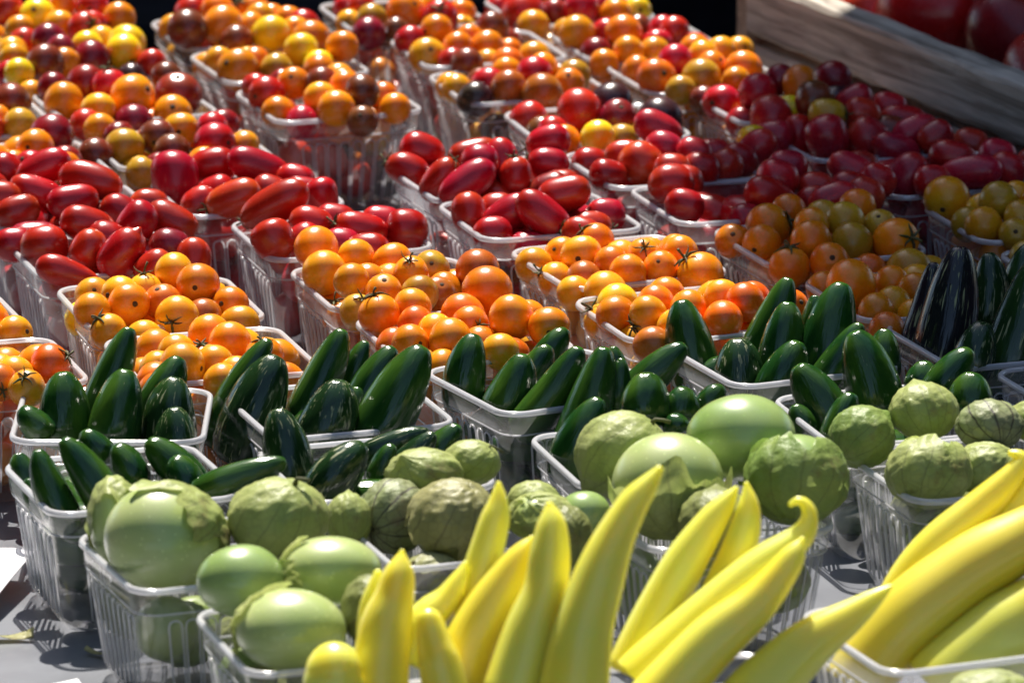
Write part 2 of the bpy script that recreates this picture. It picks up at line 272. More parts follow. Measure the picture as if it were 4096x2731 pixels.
('MD4',('o',(0.0712,0.5498,0.8292),0.013,0.96,(0.17,-0.63,0.75),'D','s'),'the only dark red cherry tomato'),
('MD4',('o',(0.0672,0.581,0.8327),0.0147,0.95,(0.06,0.6,-0.8),'K',''),'near-black cherry tomato, third from left at the back'),
('MD4',('o',(0.057,0.5049,0.8257),0.0118,0.95,(-0.59,0.2,-0.78),'Y',''),'the only yellow cherry tomato'),
('MD4',('o',(0.0998,0.5564,0.8264),0.0156,0.95,(-0.59,0.76,0.27),'K',''),'near-black cherry tomato, rightmost at the back'),
('MD4',('o',(0.0353,0.5151,0.821),0.011,1,(-0.4,0.9,-0.19),'O',''),'the only orange cherry tomato'),
('MD4',('o',(0.0735,0.5191,0.8211),0.011,1,(0.2,0.59,-0.78),'L',''),'the only olive yellow cherry tomato'),
('MD4',('o',(0.0858,0.5357,0.8168),0.011,1,(-0.03,-0.91,-0.4),'A','s'),'the only golden cherry tomato'),
('ME1',('o',(0.0085,0.9242,0.8222),0.0171,0.95,(0.14,0.12,-0.98),'R',''),'red cherry tomato, leftmost at the front'),
('ME1',('o',(0.0155,0.8971,0.8192),0.0124,0.95,(0.42,0.89,-0.15),'A',''),'the only golden cherry tomato'),
('ME1',('o',(-0.0096,0.9864,0.8139),0.0111,1,(0.05,0.8,-0.6),'R',''),'red cherry tomato, leftmost at the back'),
('ME1',('o',(0.0318,0.9389,0.8208),0.011,1,(0.24,-0.89,0.38),'D','s'),'dark red cherry tomato, third from left at the front'),
('ME1',('o',(0.051,0.9172,0.8284),0.0136,0.96,(0.9,0.12,-0.42),'R',''),'red cherry tomato, third from left at the back'),
('ME1',('o',(0.0762,0.9205,0.8238),0.0119,0.95,(0.75,0.4,-0.52),'O',''),'orange cherry tomato, fourth from left at the front'),
('ME1',('o',(0.0919,0.9372,0.822),0.0114,0.95,(0.28,-0.91,0.3),'Y','s'),'the only yellow cherry tomato'),
('ME1',('o',(0.0622,0.9375,0.8239),0.011,1,(-0.76,0.6,0.25),'D',''),'dark red cherry tomato, rightmost at the back'),
('ME1',('o',(0.0201,0.9565,0.8234),0.0111,1,(0.2,-0.77,0.61),'O','s'),'orange cherry tomato, second from left at the back'),
('ME2',('o',(0.0468,0.8319,0.8278),0.0134,1.0,(0.76,0.57,0.31),'A',''),'golden cherry tomato, second from left at the middle'),
('ME2',('o',(0.0681,0.8433,0.8259),0.0111,1,(-0.93,0.1,-0.35),'R',''),'red cherry tomato, leftmost at the back'),
('ME2',('o',(0.0802,0.8153,0.8314),0.0139,0.95,(-0.55,0.32,-0.77),'O',''),'orange cherry tomato, third from left at the middle'),
('ME2',('o',(0.0603,0.8026,0.8188),0.0127,0.95,(0.99,0.15,-0.03),'D',''),'the only dark red cherry tomato'),
('ME2',('o',(0.0827,0.7782,0.8261),0.0115,0.95,(-0.63,0.77,-0.06),'A',''),'golden cherry tomato, third from left at the front'),
('ME2',('o',(0.0401,0.8661,0.8212),0.0111,1,(-0.54,0.56,-0.63),'A',''),'golden cherry tomato, leftmost at the middle'),
('ME2',('o',(0.1015,0.7905,0.8224),0.0116,0.95,(0.28,0.66,-0.69),'A',''),'golden cherry tomato, rightmost at the front'),
('ME2',('o',(0.0914,0.8617,0.8248),0.0111,1,(-0.97,0.21,0.09),'B',''),'the only brown cherry tomato'),
('ME2',('o',(0.1091,0.8496,0.8263),0.0111,1,(0.77,0.29,-0.58),'R',''),'red cherry tomato, third from left at the back'),
('ME2',('o',(0.1042,0.8128,0.8231),0.0122,0.95,(-0.78,0.55,0.31),'R',''),'red cherry tomato, rightmost at the middle'),
('ME2',('o',(0.0654,0.7656,0.8196),0.0109,1,(0.67,0.72,0.2),'O',''),'orange cherry tomato, second from left at the front'),
('ME2',('o',(0.1165,0.8309,0.8302),0.011,1,(0.08,0.62,-0.78),'R',''),'red cherry tomato, rightmost at the back'),
('ME3',('o',(0.0877,0.7288,0.8224),0.0111,1,(-0.12,0.97,-0.2),'O',''),'orange cherry tomato, leftmost at the middle'),
('ME3',('o',(0.1005,0.6871,0.8266),0.014,0.95,(0.39,-0.81,0.43),'T','s'),'the only reddish orange cherry tomato'),
('ME3',('o',(0.114,0.7082,0.834),0.0124,1.0,(-0.58,0.61,-0.54),'R',''),'the only red cherry tomato'),
('ME3',('o',(0.1287,0.7537,0.8326),0.0111,1,(-0.65,0.76,-0.08),'O',''),'orange cherry tomato, leftmost at the back'),
('ME3',('o',(0.134,0.7244,0.8345),0.0111,1,(-0.46,0.67,-0.59),'A',''),'golden cherry tomato, second from left at the back'),
('ME3',('o',(0.1469,0.7418,0.8333),0.0114,0.95,(-0.25,0.29,-0.92),'A',''),'golden cherry tomato, third from left at the back'),
('ME3',('o',(0.1604,0.7587,0.8299),0.0112,1,(0.37,-0.81,0.45),'A','s'),'golden cherry tomato, rightmost at the back'),
('ME3',('o',(0.1393,0.7046,0.8313),0.011,1,(0.61,-0.56,0.56),'O','s'),'orange cherry tomato, third from left at the middle'),
('ME3',('o',(0.1613,0.695,0.8307),0.0135,0.95,(-0.62,0.23,-0.75),'O',''),'orange cherry tomato, rightmost at the middle'),
('ME3',('o',(0.1556,0.6724,0.8277),0.0109,1,(-0.74,0.29,-0.6),'O',''),'orange cherry tomato, rightmost at the front'),
('ME3',('o',(0.1314,0.6822,0.8276),0.014,0.95,(0.65,0.65,-0.39),'L',''),'olive yellow cherry tomato, third from left at the front'),
('ME3',('o',(0.1166,0.6634,0.8228),0.0109,1,(0.07,0.62,-0.79),'L',''),'olive yellow cherry tomato, second from left at the front'),
('ME4',('o',(0.1329,0.6504,0.8181),0.0111,1,(-0.15,-0.83,-0.54),'B','s'),'the only brown cherry tomato'),
('ME4',('o',(0.1437,0.6306,0.8211),0.0133,0.95,(-0.57,-0.8,0.19),'R','s'),'red cherry tomato, leftmost at the front'),
('ME4',('o',(0.1671,0.6075,0.8339),0.0132,1.0,(-0.6,0.36,-0.71),'R',''),'red cherry tomato, second from left at the back'),
('ME4',('o',(0.1833,0.6248,0.8387),0.0111,1,(-0.11,0.99,0.11),'D',''),'dark red cherry tomato, third from left at the back'),
('ME4',('o',(0.1963,0.6055,0.8391),0.0137,0.95,(-0.99,0.13,-0.08),'T',''),'the only reddish orange cherry tomato'),
('ME4',('o',(0.2211,0.6507,0.8334),0.0133,0.95,(-0.05,0.53,-0.85),'D',''),'dark red cherry tomato, rightmost at the back'),
('ME4',('o',(0.221,0.6009,0.8291),0.011,1,(0.71,0.7,0.09),'K',''),'the only near-black cherry tomato'),
('ME4',('o',(0.1891,0.5859,0.8262),0.011,1,(-0.52,0.21,-0.83),'Y',''),'yellow cherry tomato, fourth from left at the front'),
('ME4',('o',(0.1594,0.4941,0.8261),0.0107,1,(0.36,0.93,-0.06),'Y',''),'yellow cherry tomato, third from left at the front'),
('ME4',('o',(0.1561,0.5953,0.8158),0.011,1,(0.67,0.65,-0.36),'R',''),'red cherry tomato, second from left at the front'),
('or1',('o',(-0.2497,0.1061,0.8202),0.0112,1,(0.13,-0.83,0.54),'A','s'),'golden cherry tomato, leftmost at the back'),
('or1',('o',(-0.2317,0.0814,0.826),0.0124,0.95,(-0.65,-0.72,0.25),'A','s'),'golden cherry tomato, second from left at the back'),
('or1',('o',(-0.2182,0.0984,0.824),0.0112,1,(-0.04,0.01,1.0),'A','c'),'golden cherry tomato, third from left at the back'),
('or1',('o',(-0.2015,0.1103,0.8337),0.012,0.95,(0.3,0.39,-0.87),'A',''),'golden cherry tomato, fourth from left at the back'),
('or1',('o',(-0.1861,0.0859,0.8319),0.0131,0.95,(-0.08,-0.99,0.11),'O','s'),'orange cherry tomato, rightmost at the back'),
('or1',('o',(-0.2064,0.0711,0.8254),0.0114,0.95,(-0.27,-0.4,0.88),'T','s'),'the only reddish orange cherry tomato'),
('or1',('o',(-0.2462,0.0491,0.8253),0.0113,0.95,(0.24,0.63,-0.74),'A',''),'golden cherry tomato, leftmost at the middle'),
('or1',('o',(-0.2254,0.0587,0.8272),0.0125,1.02,(0.41,-0.89,0.23),'O','s'),'orange cherry tomato, second from left at the middle'),
('or1',('o',(-0.1961,0.0431,0.8231),0.0131,0.95,(-0.21,-0.98,0.01),'A','c'),'golden cherry tomato, fourth from left at the front'),
('or1',('o',(-0.1663,0.0748,0.8222),0.0114,0.95,(-0.48,-0.82,0.3),'O','s'),'orange cherry tomato, rightmost at the middle'),
('or1',('o',(-0.1815,0.06,0.8194),0.0111,1,(-0.43,0.49,-0.76),'C',''),'the only shade-browned cherry tomato'),  # brown skin stands in for shade on an orange fruit
('or1',('o',(-0.16,0.0522,0.8164),0.0118,0.95,(-0.08,0.98,-0.17),'A',''),'golden cherry tomato, rightmost at the front'),
('or1',('o',(-0.2356,0.0314,0.8175),0.011,1,(-0.52,-0.22,0.82),'A','c'),'golden cherry tomato, second from left at the front'),
('or1',('o',(-0.2145,0.0247,0.8152),0.011,1,(-0.07,0.42,-0.91),'A',''),'golden cherry tomato, third from left at the front'),
('or1',('o',(-0.2548,0.0876,0.8108),0.0112,1,(0.37,0.34,-0.87),'Y',''),'the only yellow cherry tomato'),
('or2',('o',(-0.1745,-0.0034,0.8248),0.0125,0.95,(0.39,0.54,-0.75),'O',''),'orange cherry tomato, second from left at the back'),
('or2',('o',(-0.1619,-0.0239,0.8256),0.0124,1.04,(0.65,0.23,-0.73),'O',''),'orange cherry tomato, third from left at the back'),
('or2',('o',(-0.1926,-0.0246,0.8199),0.0112,1,(-0.15,0.69,-0.71),'A',''),'golden cherry tomato, leftmost at the back'),
('or2',('o',(-0.1865,-0.0738,0.8256),0.0131,0.95,(0.9,-0.43,-0.03),'A','s'),'golden cherry tomato, second from left at the middle'),
('or2',('o',(-0.1693,-0.059,0.823),0.0111,1,(0.46,0.54,-0.71),'A',''),'golden cherry tomato, rightmost at the middle'),
('or2',('o',(-0.1764,-0.0397,0.8187),0.0112,1,(-0.11,-0.11,0.99),'O','c'),'orange cherry tomato, third from left at the middle'),
('or2',('o',(-0.1628,-0.0947,0.8214),0.011,1,(-0.33,0.73,-0.61),'A',''),'golden cherry tomato, third from left at the front'),
('or2',('o',(-0.2012,-0.0524,0.8173),0.0112,1,(0.08,-0.8,0.59),'A','s'),'golden cherry tomato, leftmost at the middle'),
('or2',('o',(-0.2003,-0.0913,0.8222),0.011,1,(-0.01,0.35,-0.94),'T',''),'reddish orange cherry tomato, leftmost at the front'),
('or2',('o',(-0.1986,-0.1118,0.8209),0.011,1,(0.26,0.74,-0.63),'T',''),'reddish orange cherry tomato, second from left at the front'),
('or2',('o',(-0.1413,-0.0498,0.8249),0.0112,1,(-0.07,-0.46,0.88),'O','c'),'orange cherry tomato, rightmost at the back'),
('or2',('o',(-0.1284,-0.0639,0.8139),0.0111,1,(-0.41,0.7,-0.58),'O',''),'orange cherry tomato, rightmost at the front'),
('or2',('o',(-0.1555,-0.0757,0.8206),0.0111,1,(0.42,-0.9,0.09),'A','s'),'golden cherry tomato, fourth from left at the front'),
('or0',('o',(-0.3039,0.0301,0.8241),0.0111,1,(0.69,0.68,0.27),'O',''),'orange cherry tomato, third from left'),
('or0',('o',(-0.2887,0.0142,0.8208),0.011,1,(0.77,-0.57,0.29),'A','s'),'golden cherry tomato, rightmost'),
('or0',('o',(-0.3128,0.0119,0.8243),0.011,1,(-0.7,0.55,0.45),'A',''),'golden cherry tomato, leftmost'),
('or0',('o',(-0.3086,0.0507,0.8231),0.0112,1,(-0.74,0.55,-0.4),'O',''),'orange cherry tomato, second from left'),
('or00',('o',(-0.2618,-0.0632,0.8236),0.0119,0.95,(0.88,-0.12,0.47),'T','c'),'reddish orange cherry tomato, rightmost at the back'),
('or00',('o',(-0.2813,-0.073,0.8198),0.0111,1,(-0.31,0.23,-0.92),'A',''),'golden cherry tomato, second from left at the front'),
('or00',('o',(-0.2919,-0.0543,0.816),0.0112,1,(-0.23,0.73,-0.64),'A',''),'golden cherry tomato, centre one at the back'),
('or00',('o',(-0.2708,-0.1168,0.824),0.011,1,(-0.09,-0.62,0.78),'A','c'),'golden cherry tomato with dried stem star'),
('or00',('o',(-0.2876,-0.1022,0.8234),0.011,1,(0.27,-0.95,-0.19),'T','c'),'reddish orange cherry tomato, leftmost at the front'),
('or00',('o',(-0.25,-0.0825,0.8102),0.0111,1,(-0.81,0.58,0.09),'O',''),'orange cherry tomato, rightmost at the front'),
('or00',('o',(-0.299,-0.0837,0.8231),0.0111,1,(-0.31,0.33,-0.89),'O',''),'orange cherry tomato, leftmost at the back'),
('or3',('o',(-0.1185,0.1614,0.8352),0.0136,0.95,(0.82,0.27,-0.51),'O',''),'orange cherry tomato, leftmost at the back'),
('or3',('o',(-0.1126,0.1319,0.8276),0.0139,1.03,(-0.89,0.45,0.05),'A',''),'golden cherry tomato, leftmost at the middle'),
('or3',('o',(-0.0952,0.0896,0.8332),0.011,1,(-0.7,0.1,-0.7),'A',''),'golden cherry tomato, second from left at the middle'),
('or3',('o',(-0.0941,0.1517,0.8324),0.0114,0.95,(-0.52,0.83,0.18),'A',''),'golden cherry tomato, second from left at the back'),
('or3',('o',(-0.0719,0.1445,0.8312),0.0119,0.95,(-0.42,0.89,-0.18),'O',''),'orange cherry tomato, third from left at the back'),
('or3',('o',(-0.0863,0.1077,0.8286),0.0111,1,(0.5,0.45,-0.74),'O',''),'orange cherry tomato, third from left at the middle'),
('or3',('o',(-0.0756,0.0726,0.8312),0.0111,0.95,(0.04,-0.51,0.86),'O','s'),'orange cherry tomato, third from left at the front'),
('or3',('o',(-0.0602,0.1087,0.8325),0.0111,1,(-0.07,-0.48,0.87),'O','c'),'orange cherry tomato, fifth from left at the middle'),
('or3',('o',(-0.0495,0.1569,0.8242),0.0113,1,(0.78,0.11,-0.61),'A',''),'golden cherry tomato, fourth from left at the back'),
('or3',('o',(-0.073,0.1237,0.8241),0.0112,1,(0.65,0.68,-0.35),'A',''),'golden cherry tomato, fourth from left at the middle'),
('or3',('o',(-0.0546,0.0799,0.8277),0.0117,0.95,(-0.23,0.91,0.35),'L',''),'shade-dulled orange cherry tomato, fourth from left at the front'),  # olive skin paints in the grey of shade
('or3',('o',(-0.0438,0.0977,0.8228),0.0111,1,(0.21,-0.62,0.75),'C','s'),'amber brown cherry tomato, fifth from left at the front'),
('or3',('o',(-0.041,0.118,0.8204),0.0111,1,(0.53,0.63,-0.56),'O',''),'orange cherry tomato, rightmost at the front'),
('or3',('o',(-0.0206,0.1282,0.8295),0.0136,0.95,(-0.22,0.65,-0.73),'C',''),'amber brown cherry tomato, rightmost at the middle'),
('or3',('o',(-0.0906,0.0602,0.8218),0.011,1,(0.29,-0.48,0.83),'L','c'),'olive yellow cherry tomato with dried stem star'),
('or3',('o',(-0.0484,0.1365,0.8286),0.0112,1,(0.02,-0.83,0.56),'L','s'),'olive yellow cherry tomato, rightmost at the back'),
('or3',('o',(-0.1027,0.109,0.8054),0.0111,1,(-0.29,0.0,0.96),'O','c'),'orange cherry tomato, leftmost at the front'),
('or4',('o',(-0.0774,0.0293,0.8285),0.0125,1.05,(-0.28,0.0,0.96),'O','c'),'orange cherry tomato, leftmost at the back'),
('or4',('o',(-0.0583,0.0422,0.8297),0.0113,1,(0.5,-0.86,0.11),'A','s'),'golden cherry tomato, second from left at the back'),
('or4',('o',(-0.0558,0.0164,0.8256),0.0112,1,(0.72,0.67,0.21),'T',''),'reddish orange cherry tomato, leftmost at the middle'),
('or4',('o',(-0.0285,0.0334,0.8259),0.014,0.95,(-0.9,0.2,-0.38),'T',''),'reddish orange cherry tomato, third from left at the back'),
('or4',('o',(-0.0146,0.0555,0.8362),0.015,0.95,(-0.19,0.55,-0.81),'O',''),'orange cherry tomato, fourth from left at the back'),
('or4',('o',(-0.0002,-0.0012,0.8347),0.0134,1.03,(0.41,0.91,0.12),'O',''),'orange cherry tomato, rightmost at the back'),
('or4',('o',(-0.0241,0.0103,0.8273),0.0112,1,(0.45,-0.88,0.19),'O','c'),'orange cherry tomato, fourth from left at the middle'),
('or4',('o',(-0.0438,-0.0014,0.8259),0.0112,1,(-0.58,0.66,-0.48),'A',''),'golden cherry tomato, second from left at the middle'),
('or4',('o',(-0.0584,-0.019,0.824),0.0111,0.95,(0.55,-0.81,0.21),'O','s'),'orange cherry tomato, second from left at the front'),
('or4',('o',(-0.0353,-0.0229,0.8271),0.0129,0.98,(-0.23,0.7,-0.68),'O',''),'orange cherry tomato, third from left at the middle'),
('or4',('o',(0.0212,-0.0139,0.8324),0.012,0.95,(0.0,-1.0,-0.03),'O','s'),'orange cherry tomato, rightmost at the middle'),
('or4',('o',(0.0084,0.0195,0.8289),0.0112,1,(0.24,0.61,-0.75),'O',''),'orange cherry tomato, fifth from left at the middle'),
('or4',('o',(-0.0067,-0.04,0.8245),0.011,1,(0.05,0.99,0.16),'A',''),'golden cherry tomato, fifth from left at the front'),
('or4',('o',(-0.0402,-0.0422,0.8156),0.011,1,(0.92,0.18,-0.36),'O',''),'orange cherry tomato, third from left at the front'),
('or4',('o',(-0.0181,-0.009,0.8203),0.0111,1,(0.46,0.62,-0.64),'O',''),'orange cherry tomato, fourth from left at the front'),
('or4',('o',(-0.0687,0.0006,0.8173),0.0112,1,(-0.9,0.32,0.31),'T',''),'reddish orange cherry tomato, leftmost at the front'),
('or4',('o',(-0.0006,-0.0217,0.8171),0.0111,1,(0.88,0.45,0.13),'T',''),'reddish orange cherry tomato, rightmost at the front'),
('or5',('o',(0.0134,0.1938,0.8163),0.0118,0.95,(-0.5,0.83,0.24),'A',''),'golden cherry tomato, leftmost at the middle'),
('or5',('o',(0.0307,0.208,0.8197),0.0113,1,(-0.45,-0.74,0.5),'O','s'),'orange cherry tomato, leftmost at the back'),
('or5',('o',(0.0423,0.1789,0.8266),0.0127,0.95,(-0.2,-0.98,0.04),'A','s'),'golden cherry tomato, second from left at the back'),
('or5',('o',(0.0516,0.2049,0.829),0.0112,1,(-0.77,-0.08,0.63),'O','c'),'orange cherry tomato, third from left at the back'),
('or5',('o',(0.0604,0.1647,0.825),0.0111,1,(-0.03,-0.95,-0.3),'O','s'),'orange cherry tomato, second from left at the middle'),
('or5',('o',(0.0263,0.1651,0.8149),0.0111,1,(-0.86,-0.12,0.5),'A','c'),'golden cherry tomato with dried stem star'),
('or5',('o',(0.0436,0.1521,0.8189),0.0111,1,(-0.71,0.13,-0.69),'C',''),'the only shade-browned cherry tomato'),  # orange fruit given a brown skin for the deep shade on it
('or5',('o',(0.0376,0.1325,0.8146),0.011,1,(-0.61,0.37,-0.71),'A',''),'golden cherry tomato, second from left at the front'),
('or5',('o',(0.0559,0.1183,0.8188),0.0134,0.95,(0.11,0.18,-0.98),'A',''),'golden cherry tomato, fourth from left at the front'),
('or5',('o',(0.0697,0.1451,0.8248),0.0112,0.95,(0.09,0.61,-0.79),'O',''),'orange cherry tomato, fifth from left at the front'),
('or5',('o',(0.0799,0.1749,0.8271),0.0111,1,(0.03,-0.73,0.68),'O','c'),'orange cherry tomato, fourth from left at the middle'),
('or5',('o',(0.09,0.1552,0.8244),0.0111,1,(-0.17,-0.78,0.61),'O','s'),'orange cherry tomato, rightmost at the middle'),
('or5',('o',(0.0999,0.1925,0.825),0.0112,1,(-0.32,0.8,-0.5),'O',''),'orange cherry tomato, fourth from left at the back'),
('or5',('o',(0.0665,0.1905,0.8222),0.0112,1,(-0.5,0.84,0.22),'A',''),'golden cherry tomato, third from left at the middle'),
('or5',('o',(0.1138,0.1471,0.8219),0.0145,0.97,(-0.65,-0.05,0.76),'O','c'),'orange cherry tomato, rightmost at the front'),
('or5',('o',(0.1022,0.1724,0.8296),0.0111,1,(-0.69,0.71,-0.14),'O',''),'orange cherry tomato, rightmost at the back'),
('or6',('o',(0.063,0.0944,0.8172),0.0133,0.95,(0.69,-0.71,0.16),'Y','s'),'the only yellow cherry tomato'),
('or6',('o',(0.061,0.0555,0.8212),0.0116,1.0,(0.8,0.58,0.18),'O',''),'orange cherry tomato, leftmost at the middle'),
('or6',('o',(0.0797,0.0332,0.8268),0.0122,0.95,(-0.75,-0.46,-0.48),'A','c'),'golden cherry tomato, second from left at the front'),
('or6',('o',(0.0845,0.0549,0.8283),0.0114,0.95,(-0.91,0.15,-0.38),'O',''),'orange cherry tomato, third from left at the middle'),
('or6',('o',(0.0911,0.0752,0.8281),0.0112,1,(0.95,0.21,-0.22),'O',''),'orange cherry tomato, leftmost at the back'),
('or6',('o',(0.0532,0.0735,0.8126),0.0112,1,(-0.63,-0.05,0.77),'A','c'),'golden cherry tomato, leftmost at the front'),
('or6',('o',(0.0815,-0.0001,0.8176),0.0116,0.95,(0.01,0.34,-0.94),'C',''),'the only shade-browned cherry tomato'),
('or6',('o',(0.0944,0.0168,0.8241),0.011,1,(0.9,0.21,-0.38),'A',''),'golden cherry tomato, fourth from left at the front'),
('or6',('o',(0.1228,0.0233,0.8267),0.012,0.95,(0.73,0.22,-0.65),'V',''),'sunlit orange cherry tomato, rightmost at the front'),
('or6',('o',(0.1364,0.0412,0.8326),0.0118,0.96,(0.66,0.37,-0.65),'V',''),'sunlit orange cherry tomato, third from left at the back'),
('or6',('o',(0.1233,0.0583,0.8311),0.0112,1,(-0.23,0.95,-0.2),'A',''),'golden cherry tomato, second from left at the back'),
('or6',('o',(0.1422,0.0693,0.8269),0.0112,1,(-0.53,0.63,-0.56),'V',''),'sunlit orange cherry tomato, rightmost at the back'),
('or6',('o',(0.1635,0.0481,0.8277),0.0111,1,(0.55,-0.67,0.5),'V','s'),'sunlit orange cherry tomato, rightmost at the middle'),
('or6',('o',(0.1032,0.039,0.8298),0.0111,1,(0.52,0.63,-0.57),'O',''),'orange cherry tomato, fourth from left at the middle'),
('or7',('o',(0.1369,0.2461,0.819),0.0112,1,(-0.03,-0.77,0.63),'O','s'),'orange cherry tomato, leftmost at the middle'),
('or7',('o',(0.1542,0.2296,0.8209),0.0124,1.04,(-0.42,-0.9,-0.07),'O','s'),'orange cherry tomato, leftmost at the front'),
('or7',('o',(0.1833,0.2069,0.8284),0.0133,0.96,(-0.92,0.39,-0.07),'O',''),'orange cherry tomato, third from left at the middle'),
('or7',('o',(0.2089,0.2162,0.8248),0.0133,0.95,(-0.83,0.55,-0.01),'L',''),'shade-dulled orange cherry tomato, fourth from left at the front'),
('or7',('o',(0.2362,0.2204,0.8248),0.0148,0.95,(0.59,-0.74,0.33),'O','c'),'orange cherry tomato, rightmost at the middle'),
('or7',('o',(0.1693,0.1877,0.8169),0.0132,0.95,(-0.01,0.01,1.0),'O','c'),'orange cherry tomato, second from left at the front'),
('or7',('o',(0.1937,0.1864,0.8205),0.0123,0.95,(0.09,-0.89,0.46),'O','s'),'orange cherry tomato, third from left at the front'),
('or7',('o',(0.2416,0.1766,0.8177),0.0141,0.95,(0.11,0.74,-0.67),'L',''),'olive yellow cherry tomato, rightmost at the front'),
('or7',('o',(0.2185,0.199,0.8118),0.011,1,(0.31,0.91,-0.27),'T',''),'the only reddish orange cherry tomato'),
('or7',('o',(0.159,0.2573,0.8257),0.0144,0.95,(0.93,-0.16,0.34),'O','c'),'orange cherry tomato, second from left at the middle'),
('or7',('o',(0.1729,0.2781,0.8302),0.0114,0.95,(-0.47,0.46,-0.75),'O',''),'orange cherry tomato, leftmost at the back'),
('or7',('o',(0.1848,0.2295,0.833),0.0111,1,(-0.56,0.83,0.01),'A',''),'the only golden cherry tomato'),
('or7',('o',(0.2061,0.2405,0.8333),0.0126,0.95,(-0.54,0.44,-0.72),'L',''),'olive yellow cherry tomato, fourth from left at the back'),
('or7',('o',(0.193,0.2583,0.8312),0.0112,1,(-0.28,-0.95,0.12),'L','s'),'olive yellow cherry tomato, third from left at the back'),
('or7',('o',(0.2152,0.2704,0.8343),0.0121,0.95,(0.09,0.62,-0.78),'O',''),'orange cherry tomato, rightmost at the back'),
('or7',('o',(0.228,0.2483,0.8273),0.0112,1,(-0.12,-0.6,0.79),'L','s'),'olive yellow cherry tomato, fourth from left at the middle'),
('or8',('o',(0.2016,0.0976,0.8293),0.0156,0.95,(-0.76,0.47,-0.44),'O',''),'orange cherry tomato, second from left at the back'),
('or8',('o',(0.1877,0.1346,0.8167),0.0113,1,(-0.62,0.74,0.25),'O',''),'orange cherry tomato, leftmost at the back'),
('or8',('o',(0.227,0.1135,0.8255),0.0112,1,(0.85,0.37,0.37),'O',''),'orange cherry tomato, third from left at the back'),
('or8',('o',(0.2257,0.0807,0.8211),0.0111,1,(0.6,0.61,-0.52),'A',''),'golden cherry tomato, third from left at the front'),
('or8',('o',(0.2144,0.0624,0.822),0.011,1,(0.84,0.15,-0.53),'O',''),'orange cherry tomato, leftmost at the front'),
('or8',('o',(0.2399,0.0972,0.8251),0.0111,1,(-0.52,0.7,-0.49),'O',''),'orange cherry tomato, rightmost at the front'),
('or8',('o',(0.2554,0.1963,0.8107),0.0115,1,(-0.77,0.6,0.21),'L',''),'the only olive yellow cherry tomato'),
('or8',('o',(0.2199,0.0436,0.8152),0.011,1,(-0.1,-0.97,-0.24),'T','s'),'the only reddish orange cherry tomato'),
('or8',('o',(0.2373,0.0633,0.8182),0.011,1,(-0.74,0.21,-0.63),'A',''),'golden cherry tomato, fourth from left at the front'),
('or9',('o',(0.2755,0.325,0.8265),0.0152,0.97,(-0.27,-0.92,-0.28),'A','s'),'golden cherry tomato, leftmost at the back'),
('or9',('o',(0.3043,0.2819,0.836),0.0126,0.95,(0.29,0.73,-0.63),'L',''),'olive yellow cherry tomato, second from left at the back'),
('or9',('o',(0.2935,0.2615,0.8252),0.012,0.95,(-0.79,0.59,-0.18),'A',''),'golden cherry tomato, third from left at the front'),
('or9',('o',(0.2851,0.2804,0.8212),0.0111,1,(0.75,0.61,-0.25),'L',''),'olive yellow cherry tomato, leftmost at the front'),
('or9',('o',(0.2958,0.2991,0.8256),0.0111,1,(-0.62,0.77,-0.14),'A',''),'golden cherry tomato, second from left at the front'),
('or9',('o',(0.3176,0.301,0.8335),0.0111,1,(0.8,0.46,0.39),'A',''),'golden cherry tomato, third from left at the back'),
('or9',('o',(0.3166,0.2646,0.8296),0.011,1,(-0.3,0.84,-0.45),'L',''),'olive yellow cherry tomato, rightmost at the front'),
('or9',('o',(0.3123,0.2448,0.823),0.0109,1,(-0.1,-0.89,0.45),'L','s'),'shade-dulled orange cherry tomato, fourth from left at the front'),
('or9',('o',(0.3294,0.2824,0.8349),0.011,1,(-0.56,0.77,0.32),'A',''),'golden cherry tomato, rightmost at the back'),
('or10',('o',(0.3151,0.1997,0.8201),0.0112,1,(0.29,0.34,-0.89),'L',''),'the only olive yellow cherry tomato'),
('or10',('o',(0.3195,0.18,0.8235),0.0111,1,(0.25,-0.94,-0.22),'A','s'),'the only golden cherry tomato'),
('R0',('l',(-0.2982,0.3453,0.8416),0.0189,0.011,(-0.9,-0.14,-0.4),'R','',''),'red plum tomato, fourth from left at the back'),
('R0',('l',(-0.2661,0.319,0.84),0.0215,0.0117,(0.95,-0.25,-0.2),'R','',''),'red plum tomato, rightmost at the back'),
('R0',('l',(-0.3009,0.3176,0.8327),0.018,0.0109,(-0.93,-0.04,0.36),'R','',''),'red plum tomato, third from left at the back'),
('R0',('l',(-0.2757,0.2953,0.8326),0.0169,0.0109,(0.96,0.27,0.11),'R','',''),'red plum tomato, third from left at the front'),
('R0',('l',(-0.3095,0.2847,0.8281),0.0147,0.0109,(0.94,0.16,0.31),'R','',''),'red plum tomato, second from left at the front'),
('R0',('l',(-0.3213,0.3033,0.8328),0.0129,0.0109,(1.0,0.07,-0.02),'R','',''),'red plum tomato, leftmost at the front'),
('R0',('l',(-0.2471,0.2984,0.8249),0.0129,0.0109,(-0.87,0.17,0.47),'R','',''),'red plum tomato, fourth from left at the front'),
('R0',('l',(-0.229,0.3089,0.8262),0.0129,0.0109,(-0.97,-0.1,0.2),'R','',''),'red plum tomato, rightmost at the front'),
('R0',('l',(-0.3234,0.362,0.8359),0.0131,0.0111,(0.77,-0.15,-0.62),'R','',''),'red plum tomato, second from left at the back'),
('R0',('l',(-0.3334,0.3448,0.8302),0.013,0.011,(0.96,-0.25,-0.11),'R','',''),'red plum tomato, leftmost at the back'),
('R1',('l',(-0.2607,0.2179,0.8362),0.0178,0.011,(0.95,0.1,-0.29),'R','',''),'red plum tomato, second from left at the back'),
('R1',('l',(-0.2315,0.2256,0.8357),0.0149,0.0117,(-0.64,-0.13,-0.75),'R','',''),'red plum tomato, third from left at the back'),
